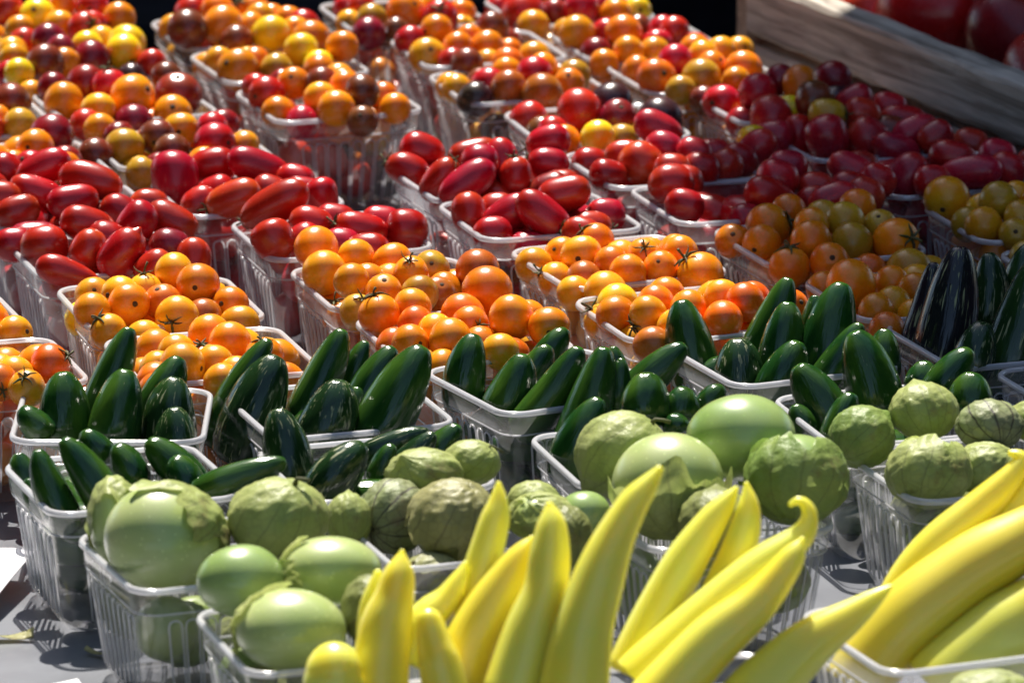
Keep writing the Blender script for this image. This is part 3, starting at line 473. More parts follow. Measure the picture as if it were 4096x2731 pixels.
('R1',('l',(-0.2105,0.242,0.8328),0.0176,0.0111,(0.9,-0.24,-0.37),'R','',''),'red plum tomato, rightmost at the back'),
('R1',('l',(-0.2963,0.2461,0.8205),0.0167,0.0111,(0.99,0.14,0.06),'R','',''),'red plum tomato, leftmost at the back'),
('R1',('l',(-0.2868,0.204,0.826),0.0151,0.013,(-1.0,0.07,-0.02),'R','',''),'red plum tomato, second from left at the middle'),
('R1',('l',(-0.2678,0.1557,0.8207),0.0213,0.0109,(0.95,-0.01,-0.32),'R','pear',''),'pear-necked red plum tomato, leftmost at the front'),
('R1',('l',(-0.2577,0.18,0.8302),0.0131,0.0109,(0.47,0.16,0.87),'R','',''),'red plum tomato, second from left at the front'),
('R1',('l',(-0.2364,0.1666,0.8306),0.0182,0.0125,(0.57,-0.0,0.82),'R','nip',''),'pointed red plum tomato, third from left at the front'),
('R1',('l',(-0.2164,0.1549,0.8247),0.0128,0.0108,(0.76,0.05,0.64),'R','',''),'red plum tomato, fourth from left at the front'),
('R1',('l',(-0.194,0.1825,0.824),0.0129,0.0109,(-0.01,0.44,0.9),'R','','s'),'red plum tomato, rightmost at the front'),
('R1',('l',(-0.2094,0.1977,0.8274),0.013,0.011,(-0.92,-0.13,0.38),'D','',''),'the only dark red plum tomato'),
('R1',('l',(-0.2475,0.1975,0.8322),0.013,0.011,(0.98,0.0,-0.18),'R','',''),'red plum tomato, third from left at the middle'),
('R1',('l',(-0.3075,0.2264,0.8213),0.0131,0.0111,(-0.98,-0.21,0.05),'R','','c'),'red plum tomato with dried stem'),
('R2',('l',(-0.2172,0.3815,0.8258),0.0196,0.0157,(0.09,-0.39,-0.92),'R','',''),'red plum tomato, leftmost at the back'),
('R2',('l',(-0.1932,0.3992,0.831),0.0163,0.0119,(-0.98,-0.02,-0.17),'R','',''),'red plum tomato, second from left at the back'),
('R2',('l',(-0.1627,0.3835,0.834),0.0217,0.011,(0.94,0.09,-0.34),'R','',''),'red plum tomato, third from left at the back'),
('R2',('l',(-0.189,0.3519,0.8248),0.0129,0.0109,(-0.94,-0.04,-0.34),'R','',''),'red plum tomato, second from left at the front'),
('R2',('l',(-0.176,0.3199,0.8282),0.0185,0.0117,(-0.94,-0.02,-0.35),'T','','c'),'orange red plum tomato with dried stem'),
('R2',('l',(-0.1532,0.3366,0.8286),0.0131,0.0109,(0.93,-0.24,-0.29),'R','',''),'red plum tomato, fourth from left at the back'),
('R2',('l',(-0.1204,0.3295,0.827),0.0129,0.0109,(0.17,-0.16,-0.97),'R','',''),'red plum tomato, rightmost at the front'),
('R2',('l',(-0.1337,0.346,0.8259),0.0129,0.0109,(-0.96,-0.17,0.22),'R','',''),'red plum tomato, fourth from left at the front'),
('R2',('l',(-0.1387,0.3662,0.829),0.013,0.011,(-0.93,0.22,0.29),'R','',''),'red plum tomato, rightmost at the back'),
('R2',('l',(-0.1985,0.334,0.8213),0.0129,0.0109,(-0.83,-0.36,-0.42),'R','',''),'red plum tomato, leftmost at the front'),
('R3',('l',(-0.1482,0.274,0.8354),0.024,0.0121,(-0.88,-0.0,-0.48),'R','','c'),'red plum tomato, leftmost at the back'),
('R3',('l',(-0.1244,0.2432,0.8305),0.0145,0.011,(-0.94,0.07,0.33),'R','',''),'red plum tomato, second from left at the back'),
('R3',('l',(-0.1098,0.2602,0.8285),0.0131,0.011,(1.0,0.0,-0.09),'R','',''),'red plum tomato, third from left at the back'),
('R3',('l',(-0.0934,0.2362,0.8287),0.0174,0.011,(-0.95,-0.12,0.29),'R','','c'),'red plum tomato, fourth from left at the back'),
('R3',('l',(-0.0651,0.245,0.8263),0.0134,0.0135,(0.99,0.13,-0.03),'R','',''),'red plum tomato, rightmost at the front'),
('R3',('l',(-0.0816,0.2624,0.8265),0.0131,0.0111,(-0.98,-0.04,0.19),'R','',''),'red plum tomato, rightmost at the back'),
('R3',('l',(-0.1466,0.2099,0.8283),0.0132,0.0134,(0.5,-0.31,-0.81),'R','','s'),'red plum tomato, leftmost at the front'),
('R3',('l',(-0.0885,0.2014,0.824),0.0144,0.0109,(-0.99,0.16,-0.04),'R','',''),'red plum tomato, fourth from left at the front'),
('R3',('l',(-0.1284,0.2237,0.8241),0.0129,0.0109,(-0.86,-0.24,-0.45),'R','',''),'red plum tomato, second from left at the front'),
('R3',('l',(-0.1053,0.2178,0.8231),0.0129,0.0109,(-0.98,0.01,0.18),'R','',''),'red plum tomato, third from left at the front'),
('R4',('l',(-0.0586,0.4446,0.8299),0.0155,0.0121,(0.94,-0.1,-0.33),'R','',''),'red plum tomato, leftmost at the back'),
('R4',('l',(-0.068,0.4253,0.8219),0.0152,0.0111,(-0.9,0.18,0.39),'R','','c'),'red plum tomato, leftmost at the middle'),
('R4',('l',(-0.0461,0.3784,0.8265),0.0166,0.0109,(0.56,-0.02,0.83),'R','','c'),'red plum tomato, leftmost at the front'),
('R4',('l',(-0.0288,0.357,0.8296),0.0212,0.0113,(-0.81,-0.28,-0.52),'R','',''),'red plum tomato, second from left at the front'),
('R4',('l',(-0.0248,0.4149,0.835),0.0172,0.011,(0.94,0.29,0.19),'R','',''),'red plum tomato, second from left at the back'),
('R4',('l',(-0.0208,0.3802,0.8379),0.0128,0.0119,(-0.98,-0.08,0.2),'R','',''),'red plum tomato, second from left at the middle'),
('R4',('l',(-0.007,0.3972,0.8361),0.0143,0.011,(-0.14,0.46,0.88),'R','',''),'red plum tomato, third from left at the back'),
('R4',('l',(0.0031,0.3777,0.8296),0.0125,0.0111,(-0.17,0.17,0.97),'R','','c'),'red plum tomato, third from left at the middle'),
('R4',('l',(0.0234,0.4278,0.8401),0.015,0.011,(-0.95,0.12,-0.29),'R','','c'),'red plum tomato, rightmost at the back'),
('R4',('l',(0.0233,0.4079,0.8299),0.0142,0.011,(-0.98,-0.04,0.19),'R','','c'),'red plum tomato, rightmost at the middle'),
('R4',('l',(0.0314,0.3892,0.82),0.013,0.011,(-0.99,-0.13,0.03),'R','',''),'red plum tomato, rightmost at the front'),
('R4',('l',(0.0245,0.3691,0.8223),0.014,0.0109,(-0.96,-0.0,-0.26),'D','',''),'the only dark red plum tomato'),
('R5',('l',(-0.0269,0.2988,0.8242),0.0138,0.0114,(-0.21,0.33,0.92),'R','',''),'red plum tomato, leftmost at the back'),
('R5',('l',(-0.0096,0.312,0.8225),0.0131,0.0111,(-1.0,-0.01,0.0),'R','',''),'red plum tomato, second from left at the back'),
('R5',('l',(-0.003,0.2872,0.8257),0.0176,0.011,(-0.86,-0.03,-0.5),'R','',''),'red plum tomato, third from left at the back'),
('R5',('l',(0.0192,0.2683,0.8296),0.0209,0.0122,(-0.74,0.14,0.65),'R','',''),'red plum tomato, fourth from left at the back'),
('R5',('l',(0.0329,0.2903,0.8382),0.0174,0.0119,(0.97,0.03,0.26),'R','',''),'red plum tomato, rightmost at the back'),
('R5',('l',(-0.0123,0.2654,0.8187),0.0129,0.0109,(-0.99,-0.14,0.03),'R','',''),'red plum tomato, leftmost at the front'),
('R5',('l',(0.0586,0.2939,0.8234),0.013,0.011,(-0.98,-0.18,0.13),'R','',''),'red plum tomato, rightmost at the front'),
('R5',('l',(0.05,0.275,0.8202),0.0129,0.0109,(0.98,0.17,-0.04),'R','','c'),'red plum tomato, fourth from left at the front'),
('R5',('l',(0.0109,0.2538,0.8124),0.0129,0.0109,(0.97,0.22,-0.06),'R','',''),'red plum tomato, second from left at the front'),
('R5',('l',(0.0432,0.2528,0.8217),0.0129,0.0109,(-0.92,0.29,0.27),'R','','c'),'red plum tomato, third from left at the front'),
('R6',('l',(0.0515,0.4592,0.8181),0.0131,0.011,(1.0,0.08,-0.02),'R','',''),'red plum tomato, leftmost at the middle'),
('R6',('l',(0.0624,0.4068,0.8229),0.0129,0.0109,(0.96,0.18,-0.22),'R','',''),'red plum tomato, leftmost at the front'),
('R6',('l',(0.0833,0.4193,0.8283),0.0147,0.0142,(-0.76,0.26,0.6),'T','','s'),'the only orange red plum tomato'),
('R6',('l',(0.0726,0.4404,0.8275),0.013,0.011,(-1.0,0.07,-0.02),'R','',''),'red plum tomato, second from left at the middle'),
('R6',('l',(0.1034,0.3936,0.8296),0.0128,0.0108,(0.99,-0.11,0.03),'R','',''),'red plum tomato, second from left at the front'),
('R6',('l',(0.0962,0.475,0.8384),0.0173,0.0111,(0.9,-0.15,-0.4),'P','',''),'shade-tinted red plum tomato, leftmost at the back'),
('R6',('l',(0.0987,0.4377,0.8341),0.013,0.011,(-0.89,0.26,0.37),'P','',''),'shade-tinted red plum tomato, second from left at the back'),
('R6',('l',(0.1612,0.4563,0.8297),0.0143,0.0114,(0.69,-0.01,0.72),'P','',''),'shade-tinted red plum tomato, fourth from left at the back'),
('R6',('l',(0.1743,0.5097,0.8251),0.0132,0.0112,(-0.98,0.18,-0.04),'P','',''),'shade-tinted red plum tomato, rightmost at the back'),
('R6',('l',(0.1188,0.4282,0.8317),0.0129,0.0109,(0.91,-0.3,-0.27),'P','',''),'shade-tinted red plum tomato, third from left at the back'),
('R6',('l',(0.1312,0.4495,0.8267),0.013,0.011,(0.97,0.18,0.13),'P','',''),'shade-tinted red plum tomato, fourth from left at the middle'),
('R6',('l',(0.122,0.4044,0.8279),0.0129,0.0109,(-0.94,-0.16,0.29),'P','',''),'shade-tinted red plum tomato, fourth from left at the front'),
('R6',('l',(0.1379,0.4186,0.8259),0.0129,0.0109,(-0.86,0.02,-0.52),'P','',''),'shade-tinted red plum tomato, rightmost at the front'),
('R6',('l',(0.1105,0.3746,0.8264),0.0128,0.0108,(-0.97,0.2,0.13),'P','',''),'shade-tinted red plum tomato, third from left at the front'),
('R6',('l',(0.1483,0.437,0.8259),0.013,0.011,(0.94,0.02,-0.35),'P','',''),'shade-tinted red plum tomato, rightmost at the middle'),
('R7',('l',(0.101,0.3418,0.8322),0.0151,0.0134,(-0.98,-0.17,0.13),'R','',''),'red plum tomato, leftmost at the back'),
('R7',('l',(0.1689,0.3387,0.8369),0.0141,0.0124,(0.96,0.08,-0.28),'P','','s'),'shade-tinted red plum tomato, second from left at the back'),
('R7',('l',(0.1761,0.3603,0.8394),0.0131,0.011,(1.0,0.09,-0.02),'P','',''),'shade-tinted red plum tomato, third from left at the back'),
('R7',('l',(0.1647,0.3166,0.8281),0.0202,0.0123,(0.83,0.09,-0.55),'R','','c'),'red plum tomato with dried stem'),
('R7',('l',(0.1487,0.3016,0.8183),0.013,0.0109,(0.99,0.09,-0.11),'R','',''),'red plum tomato, second from left at the front'),
('R7',('l',(0.1937,0.3491,0.8276),0.013,0.011,(0.99,-0.1,0.02),'P','',''),'shade-tinted red plum tomato, leftmost at the middle'),
('R7',('l',(0.2021,0.3035,0.8313),0.0169,0.0109,(-0.96,-0.15,-0.23),'P','',''),'shade-tinted red plum tomato, second from left at the middle'),
('R7',('l',(0.2174,0.3747,0.8335),0.0168,0.0111,(-0.87,0.13,0.48),'P','',''),'shade-tinted red plum tomato, rightmost at the back'),
('R7',('l',(0.2173,0.3393,0.8298),0.0161,0.011,(0.98,-0.11,-0.19),'P','',''),'shade-tinted red plum tomato, third from left at the middle'),
('R7',('l',(0.1921,0.3265,0.8241),0.013,0.011,(0.98,0.09,0.16),'P','',''),'shade-tinted red plum tomato, rightmost at the front'),
('R7',('l',(0.2236,0.3188,0.831),0.0129,0.0109,(0.93,-0.22,-0.3),'P','',''),'shade-tinted red plum tomato, rightmost at the middle'),
('R7',('l',(0.1087,0.3111,0.8257),0.0129,0.0109,(-0.93,0.19,0.31),'R','',''),'red plum tomato, leftmost at the front'),
('R8',('l',(0.174,0.5457,0.8291),0.017,0.0144,(-0.26,0.11,0.96),'P','',''),'shade-tinted red plum tomato, leftmost at the middle'),
('R8',('l',(0.1915,0.5236,0.8239),0.0138,0.011,(-0.18,0.05,0.98),'R','',''),'the only red plum tomato'),
('R8',('l',(0.2082,0.4859,0.8299),0.0157,0.0144,(0.35,-0.08,-0.93),'P','',''),'shade-tinted red plum tomato, leftmost at the front'),
('R8',('l',(0.2356,0.4997,0.8268),0.0145,0.0142,(-0.76,0.02,0.64),'P','',''),'shade-tinted red plum tomato, second from left at the front'),
('R8',('l',(0.2096,0.5142,0.8391),0.0129,0.0109,(0.97,-0.23,0.05),'L','','c'),'greenish orange plum tomato with dried stem'),
('R8',('l',(0.2031,0.5431,0.8424),0.0136,0.0131,(0.97,0.23,-0.05),'B','',''),'brown plum tomato, leftmost at the back'),
('R8',('l',(0.2289,0.5412,0.8422),0.0138,0.011,(-0.88,-0.12,-0.45),'P','',''),'shade-tinted red plum tomato, third from left at the back'),
('R8',('l',(0.2333,0.5213,0.838),0.0129,0.0109,(0.96,0.09,-0.28),'P','',''),'shade-tinted red plum tomato, fourth from left at the back'),
('R8',('l',(0.2532,0.5598,0.8336),0.0131,0.0111,(-0.95,0.01,0.31),'P','',''),'shade-tinted red plum tomato, rightmost at the back'),
('R8',('l',(0.2619,0.5392,0.8291),0.0169,0.011,(-0.98,-0.07,0.19),'P','',''),'shade-tinted red plum tomato, fourth from left at the middle'),
('R8',('l',(0.2673,0.5024,0.8301),0.0166,0.0109,(0.9,0.21,0.38),'P','',''),'shade-tinted red plum tomato, rightmost at the middle'),
('R8',('l',(0.2517,0.5191,0.8265),0.0129,0.0109,(1.0,-0.1,0.02),'B','',''),'brown plum tomato, third from left at the middle'),
('R8',('l',(0.2793,0.484,0.8306),0.0128,0.0108,(-0.85,-0.31,-0.43),'P','',''),'shade-tinted red plum tomato, fourth from left at the front'),
('R8',('l',(0.2531,0.4788,0.8234),0.017,0.0108,(-0.92,-0.11,0.37),'P','',''),'shade-tinted red plum tomato, third from left at the front'),
('R8',('l',(0.3046,0.5092,0.82),0.0129,0.0109,(-0.96,0.16,0.23),'P','',''),'shade-tinted red plum tomato, rightmost at the front'),
('R9',('l',(0.2273,0.4409,0.82),0.013,0.011,(0.99,-0.04,0.1),'P','',''),'shade-tinted red plum tomato, leftmost at the back'),
('R9',('l',(0.2336,0.357,0.8311),0.0127,0.0108,(0.94,-0.04,-0.34),'P','',''),'shade-tinted red plum tomato, leftmost at the front'),
('R9',('l',(0.2547,0.387,0.8274),0.0163,0.0136,(0.6,0.01,0.8),'P','',''),'shade-tinted red plum tomato, second from left at the front'),
('R9',('l',(0.285,0.4033,0.8356),0.0164,0.0109,(0.96,-0.24,-0.16),'P','',''),'shade-tinted red plum tomato, second from left at the back'),
('R9',('l',(0.3152,0.4195,0.8329),0.013,0.011,(0.98,0.1,-0.2),'P','',''),'shade-tinted red plum tomato, third from left at the back'),
('R9',('l',(0.2945,0.382,0.8307),0.0213,0.0109,(-0.98,0.17,-0.15),'P','',''),'shade-tinted red plum tomato, fourth from left at the front'),
('R9',('l',(0.3198,0.3979,0.8293),0.0129,0.0109,(-0.87,0.07,0.49),'P','',''),'shade-tinted red plum tomato, rightmost at the front'),
('R9',('l',(0.2694,0.3658,0.8285),0.0128,0.0108,(0.99,0.13,-0.03),'P','',''),'shade-tinted red plum tomato, third from left at the front'),
('R9',('l',(0.3381,0.4105,0.8297),0.0129,0.0109,(-1.0,0.02,-0.0),'P','',''),'shade-tinted red plum tomato, rightmost at the back'),
('J1',('j',(-0.247,-0.1644,0.8467),(-0.2479,-0.1755,0.8049),0.0147,'',0.07),'smooth green chili, second from left at the front'),
('J1',('j',(-0.2112,-0.1394,0.8651),(-0.2372,-0.157,0.7992),0.0122,'',0.04),'smooth green chili, centre one at the back'),
('J1',('j',(-0.2102,-0.1781,0.8516),(-0.2197,-0.1905,0.8053),0.0149,'',-0.04),'smooth green chili, leftmost at the back'),
('J1',('j',(-0.1833,-0.1407,0.8485),(-0.2021,-0.152,0.8061),0.0127,'',-0.05),'smooth green chili, rightmost at the back'),
('J1',('j',(-0.1841,-0.1688,0.8447),(-0.1869,-0.1803,0.8015),0.0152,'c',-0.1),'corky dark green chili, rightmost at the front'),
('J1',('j',(-0.1846,-0.1958,0.8351),(-0.1846,-0.2057,0.7979),0.013,'c',0.1),'corky dark green chili, third from left at the front'),
('J1',('j',(-0.2689,-0.187,0.8319),(-0.2534,-0.1914,0.8154),0.0089,'',0.05),'smooth green chili, leftmost at the front'),
('J1b',('j',(-0.2355,-0.3171,0.8516),(-0.2035,-0.3298,0.8038),0.0113,'',0.07),'smooth green chili, leftmost at the back'),
('J1b',('j',(-0.2487,-0.3156,0.8455),(-0.2294,-0.3269,0.8031),0.0102,'',-0.09),'smooth green chili, third from left at the front'),
('J1b',('j',(-0.2644,-0.2555,0.8263),(-0.2578,-0.2617,0.8029),0.0082,'',-0.02),'smooth green chili, leftmost at the front'),
('J1b',('j',(-0.212,-0.265,0.8334),(-0.199,-0.2711,0.8107),0.0099,'',0.08),'smooth green chili, third from left at the back'),
('J1b',('j',(-0.1943,-0.2655,0.8364),(-0.165,-0.2728,0.8087),0.0109,'',0.02),'smooth green chili, rightmost at the back'),
('J1b',('j',(-0.2297,-0.2437,0.8358),(-0.2167,-0.2478,0.8203),0.0083,'',-0.1),'smooth green chili, second from left at the back'),
('J1b',('j',(-0.119,-0.3004,0.8349),(-0.1688,-0.3055,0.8156),0.0097,'',-0.01),'smooth green chili, rightmost at the front'),
('J1b',('j',(-0.1801,-0.2842,0.8322),(-0.1696,-0.2896,0.8119),0.0098,'',0.11),'smooth green chili, fourth from left at the front'),
('J1b',('j',(-0.2564,-0.2916,0.8228),(-0.245,-0.2968,0.8034),0.0071,'',-0.07),'smooth green chili, second from left at the front'),
('J2',('j',(-0.1354,-0.1033,0.8485),(-0.1671,-0.1189,0.7897),0.0107,'',-0.09),'smooth green chili, leftmost at the back'),
('J2',('j',(-0.1298,-0.1249,0.8447),(-0.1534,-0.1405,0.7863),0.017,'c',-0.06),'corky dark green chili, leftmost at the front'),
('J2',('j',(-0.0944,-0.1067,0.8554),(-0.1206,-0.1208,0.8023),0.0123,'',0.06),'smooth green chili, second from left at the back'),
('J2',('j',(-0.0939,-0.174,0.8446),(-0.1085,-0.1842,0.8062),0.0157,'c',0.1),'corky dark green chili, second from left at the front'),
('J2',('j',(-0.0817,-0.0893,0.844),(-0.0913,-0.0972,0.8142),0.0075,'',-0.1),'smooth green chili, third from left at the back'),
('J2',('j',(-0.0654,-0.1348,0.8526),(-0.0889,-0.148,0.8032),0.0122,'',-0.1),'smooth green chili, rightmost at the back'),
('J2',('j',(-0.0478,-0.1624,0.86),(-0.0782,-0.1782,0.8005),0.0158,'',-0.07),'smooth green chili, rightmost at the front'),
('J2',('j',(-0.0849,-0.1562,0.8357),(-0.0902,-0.1636,0.808),0.0074,'',-0.05),'smooth green chili, third from left at the front'),
('J2b',('j',(-0.1266,-0.2286,0.8435),(-0.1168,-0.2417,0.7943),0.0138,'c',0.01),'corky dark green chili, leftmost at the back'),
('J2b',('j',(-0.0778,-0.2884,0.8405),(-0.1041,-0.2968,0.8088),0.0136,'c',-0.09),'corky dark green chili, leftmost at the front'),
('J2b',('j',(-0.0633,-0.2638,0.8335),(-0.0727,-0.2692,0.8131),0.0071,'',-0.05),'smooth green chili, centre one at the front'),
('J2b',('j',(-0.0449,-0.2241,0.8295),(-0.0877,-0.2288,0.8118),0.0072,'c',-0.09),'corky dark green chili, centre one at the back'),
('J2b',('j',(-0.029,-0.2356,0.8364),(-0.054,-0.2426,0.81),0.0099,'',0.13),'smooth green chili, rightmost at the back'),
('J2b',('j',(-0.0417,-0.2499,0.8359),(-0.0696,-0.2574,0.8078),0.0088,'c',0.06),'corky dark green chili, rightmost at the front'),
('J3',('j',(-0.0206,-0.0762,0.8446),(-0.0277,-0.0876,0.802),0.0127,'',-0.11),'smooth green chili, leftmost at the back'),
('J3',('j',(0.0066,-0.1144,0.8432),(-0.0102,-0.1239,0.8075),0.0126,'',0.13),'smooth green chili, leftmost at the front'),
('J3',('j',(0.0315,-0.0427,0.8385),(0.0128,-0.0505,0.8092),0.0098,'',-0.11),'smooth green chili, third from left at the back'),
('J3',('j',(0.0212,-0.0711,0.8366),(0.0061,-0.0783,0.8097),0.0092,'',-0.03),'smooth green chili, second from left at the back'),
('J3',('j',(0.0377,-0.1288,0.851),(0.0009,-0.1416,0.8031),0.0122,'',0.14),'smooth green chili, second from left at the front'),
('J3',('j',(0.051,-0.1437,0.855),(0.0272,-0.1632,0.7816),0.0148,'',0.08),'smooth green chili, third from left at the front'),
('J3',('j',(0.0564,-0.0683,0.8354),(0.0596,-0.0737,0.8153),0.0065,'',0.07),'smooth green chili, rightmost at the back'),
('J3',('j',(0.0607,-0.141,0.848),(0.0597,-0.1489,0.8184),0.0066,'',-0.02),'smooth green chili, rightmost at the front'),
('J3b',('j',(0.0479,-0.2206,0.8468),(0.0272,-0.2324,0.8026),0.0116,'',-0.09),'smooth green chili, leftmost at the front'),
('J3b',('j',(0.0727,-0.1938,0.8542),(0.0718,-0.2017,0.8244),0.014,'',0.04),'smooth green chili, leftmost at the back'),
('J3b',('j',(0.0952,-0.1897,0.8447),(0.0924,-0.1945,0.8265),0.0101,'',-0.11),'smooth green chili, rightmost at the front'),
('J3b',('j',(0.089,-0.2075,0.8351),(0.09,-0.2104,0.8242),0.0078,'',-0.08),'smooth green chili, centre one at the front'),
('J3b',('j',(0.0965,-0.1257,0.8514),(0.0619,-0.134,0.8201),0.0103,'',-0.03),'smooth green chili, centre one at the back'),
('J3b',('j',(0.1157,-0.179,0.8422),(0.1043,-0.1832,0.8264),0.0079,'',-0.13),'smooth green chili, rightmost at the back'),
('J4',('j',(0.0976,-0.004,0.846),(0.1091,-0.0184,0.7918),0.0149,'',-0.03),'smooth green chili, leftmost at the back'),
('J4',('j',(0.1277,-0.0546,0.8366),(0.127,-0.0643,0.8002),0.0152,'c',0.08),'corky dark green chili, leftmost at the front'),
('J4',('j',(0.1602,0.0099,0.8554),(0.1382,-0.0037,0.8042),0.0116,'',0.05),'smooth green chili, second from left at the back'),
('J4',('j',(0.1579,-0.0386,0.8537),(0.1502,-0.0517,0.8047),0.0131,'',0.0),'smooth green chili, second from left at the front'),
('J4',('j',(0.1622,-0.071,0.8391),(0.1446,-0.0802,0.8045),0.0125,'',0.04),'smooth green chili, third from left at the front'),
('J4',('j',(0.1758,0.016,0.8434),(0.1725,0.0066,0.8079),0.0078,'',-0.01),'smooth green chili, third from left at the back'),
('J4',('j',(0.1892,-0.0355,0.8639),(0.1786,-0.0521,0.8015),0.0158,'',-0.1),'smooth green chili, rightmost at the back'),
('J4',('j',(0.1979,-0.0616,0.8469),(0.1696,-0.0725,0.8059),0.0098,'',0.03),'smooth green chili, fourth from left at the front'),
('J4',('j',(0.2122,-0.0479,0.8402),(0.2115,-0.0558,0.8106),0.0098,'',-0.03),'smooth green chili, rightmost at the front'),
('J4b',('j',(0.1571,-0.1407,0.8435),(0.1812,-0.1516,0.8026),0.0136,'',0.07),'smooth green chili, second from left at the front'),
('J4b',('j',(0.1898,-0.1134,0.8557),(0.2046,-0.127,0.8045),0.0155,'',0.11),'smooth green chili, leftmost at the back'),
('J4b',('j',(0.1862,-0.1799,0.8388),(0.1738,-0.1889,0.805),0.0101,'',-0.02),'smooth green chili, third from left at the front'),
('J4b',('j',(0.155,-0.1587,0.826),(0.1637,-0.1631,0.8094),0.0074,'',0.02),'smooth green chili, leftmost at the front'),
('J4b',('j',(0.2314,-0.1036,0.8365),(0.2273,-0.1086,0.8175),0.0098,'',0.07),'smooth green chili, centre one at the back'),
('J4b',('j',(0.2562,-0.1173,0.8464),(0.2335,-0.1243,0.8199),0.0109,'',-0.02),'smooth green chili, rightmost at the back'),
('J4b',('j',(0.2538,-0.1636,0.8459),(0.2516,-0.1699,0.8219),0.0124,'',-0.08),'smooth green chili, rightmost at the front'),
('J5',('j',(0.2604,0.0238,0.8706),(0.2417,0.0015,0.7869),0.0172,'cp',0.06),'purple-tinged chili, leftmost at the back'),
('J5',('j',(0.2461,0.0391,0.8574),(0.2296,0.0231,0.7975),0.0101,'cp',0.11),'purple-tinged chili, leftmost at the front'),
('J5',('j',(0.2794,0.0534,0.8596),(0.2761,0.0406,0.8116),0.0123,'c',0.08),'corky dark green chili, centre one at the back'),
('J5',('j',(0.269,-0.0374,0.8418),(0.2593,-0.0463,0.8084),0.0126,'c',0.06),'corky dark green chili, centre one at the front'),
('J5',('j',(0.2997,-0.0112,0.8706),(0.2753,-0.0308,0.7968),0.0154,'c',0.1),'corky dark green chili, rightmost at the front'),
('J5',('j',(0.304,0.0637,0.8623),(0.294,0.0569,0.8366),0.0084,'c',0.05),'corky dark green chili, rightmost at the back'),
('Y3',('t',(0.2295,-0.586,0.8013),0.0209,0.0113,1.0,(0.43,-0.12,0.89),'g',''),'pale green tomatillo in full husk, leftmost'),
('T1',('t',(-0.1747,-0.4375,0.8337),0.0322,0.0285,0.42,(0.75,0.49,0.44),'g',''),'pale green tomatillo in split husk, centre one'),
('T1',('t',(-0.2029,-0.3995,0.8307),0.0138,0.024,0.55,(-0.26,0.8,0.54),'g',''),'pale green tomatillo in split husk, leftmost'),
('T1',('t',(-0.1175,-0.4332,0.8431),0.0252,0.0202,1.0,(0.4,-0.16,0.9),'g','stem'),'pale green tomatillo in full husk, rightmost'),
('T1b',('t',(-0.132,-0.5337,0.8416),0.0216,0.018,0.0,(-0.04,0.55,-0.84),'G',''),'bright green bare tomatillo, leftmost'),
('T1b',('t',(-0.0885,-0.521,0.8428),0.026,0.0175,0.35,(-0.96,0.17,-0.23),'g',''),'pale green tomatillo in split husk, third from left'),
('T1b',('t',(-0.106,-0.5798,0.8315),0.028,0.0205,0.3,(-0.76,0.61,0.25),'g',''),'pale green tomatillo in split husk, second from left'),
('T1b',('t',(-0.0683,-0.5669,0.8373),0.0138,0.0168,1.0,(0.42,-0.66,0.63),'d',''),'dull green tomatillo in full husk, rightmost'),
('T2',('t',(-0.0609,-0.3632,0.8233),0.0191,0.0191,1.0,(-0.57,-0.81,-0.15),'v','stem'),'purple-veined tomatillo in full husk, leftmost at the back'),
('T2',('t',(-0.0455,-0.3372,0.8385),0.0199,0.0131,1.0,(0.48,0.43,-0.76),'g',''),'pale green tomatillo in full husk, second from left at the back'),
('T2',('t',(-0.0214,-0.3217,0.8401),0.015,0.0118,1.0,(0.74,-0.08,0.67),'g','stem'),'pale green tomatillo in full husk, third from left at the back'),
('T2',('t',(-0.0298,-0.3988,0.831),0.0235,0.0218,0.62,(0.39,-0.16,0.91),'b',''),'brownish tomatillo in split husk, third from left at the front'),
('T2',('t',(-0.084,-0.3829,0.8269),0.0116,0.0143,1.0,(0.01,-0.67,-0.75),'g',''),'pale green tomatillo in full husk, leftmost at the front'),
('T2',('t',(-0.0406,-0.4242,0.8082),0.0154,0.0137,0.4,(0.22,0.25,0.94),'p',''),'purple-skinned tomatillo in split husk, second from left at the front'),
('T2',('t',(0.0147,-0.3913,0.8317),0.0174,0.0122,0.9,(0.39,0.45,-0.8),'g',''),'pale green tomatillo in split husk, fourth from left at the front'),
('T2',('t',(0.0371,-0.377,0.8291),0.0139,0.0116,0,(0.01,0.34,-0.94),'G',''),'bright green bare tomatillo, rightmost at the back'),
('T2',('t',(0.0274,-0.4158,0.8275),0.0137,0.0166,0.8,(0.5,-0.76,0.41),'d',''),'dull green tomatillo in split husk, rightmost at the front'),
('T2',('t',(0.011,-0.3667,0.8326),0.0135,0.0103,1.0,(-0.0,-0.31,0.95),'g',''),'pale green tomatillo in full husk, fourth from left at the back'),
('T3',('t',(0.0579,-0.3173,0.8429),0.0246,0.0228,1.0,(0.67,0.08,0.74),'g','stem'),'pale green tomatillo in full husk, leftmost at the back'),
('T3',('t',(0.0807,-0.3612,0.8398),0.0303,0.0281,0.45,(0.1,-0.61,-0.79),'g',''),'pale green tomatillo in split husk, centre one at the front'),
('T3',('t',(0.1199,-0.3184,0.8527),0.0296,0.0239,0.1,(0.13,0.42,-0.9),'G',''),'bright green tomatillo in split husk, centre one at the back'),
('T3',('t',(0.1471,-0.3574,0.842),0.0265,0.0238,0.72,(-0.13,-0.52,-0.85),'G',''),'bright green tomatillo in split husk, rightmost at the back'),
('T3',('t',(0.0666,-0.3521,0.7834),0.0136,0.0193,0,(0.01,0.34,-0.94),'G',''),'bright green bare tomatillo, leftmost at the front'),
('T3',('t',(0.1042,-0.3983,0.8304),0.02,0.0173,1.0,(-0.02,-0.67,-0.75),'d',''),'dull green tomatillo in full husk, rightmost at the front'),
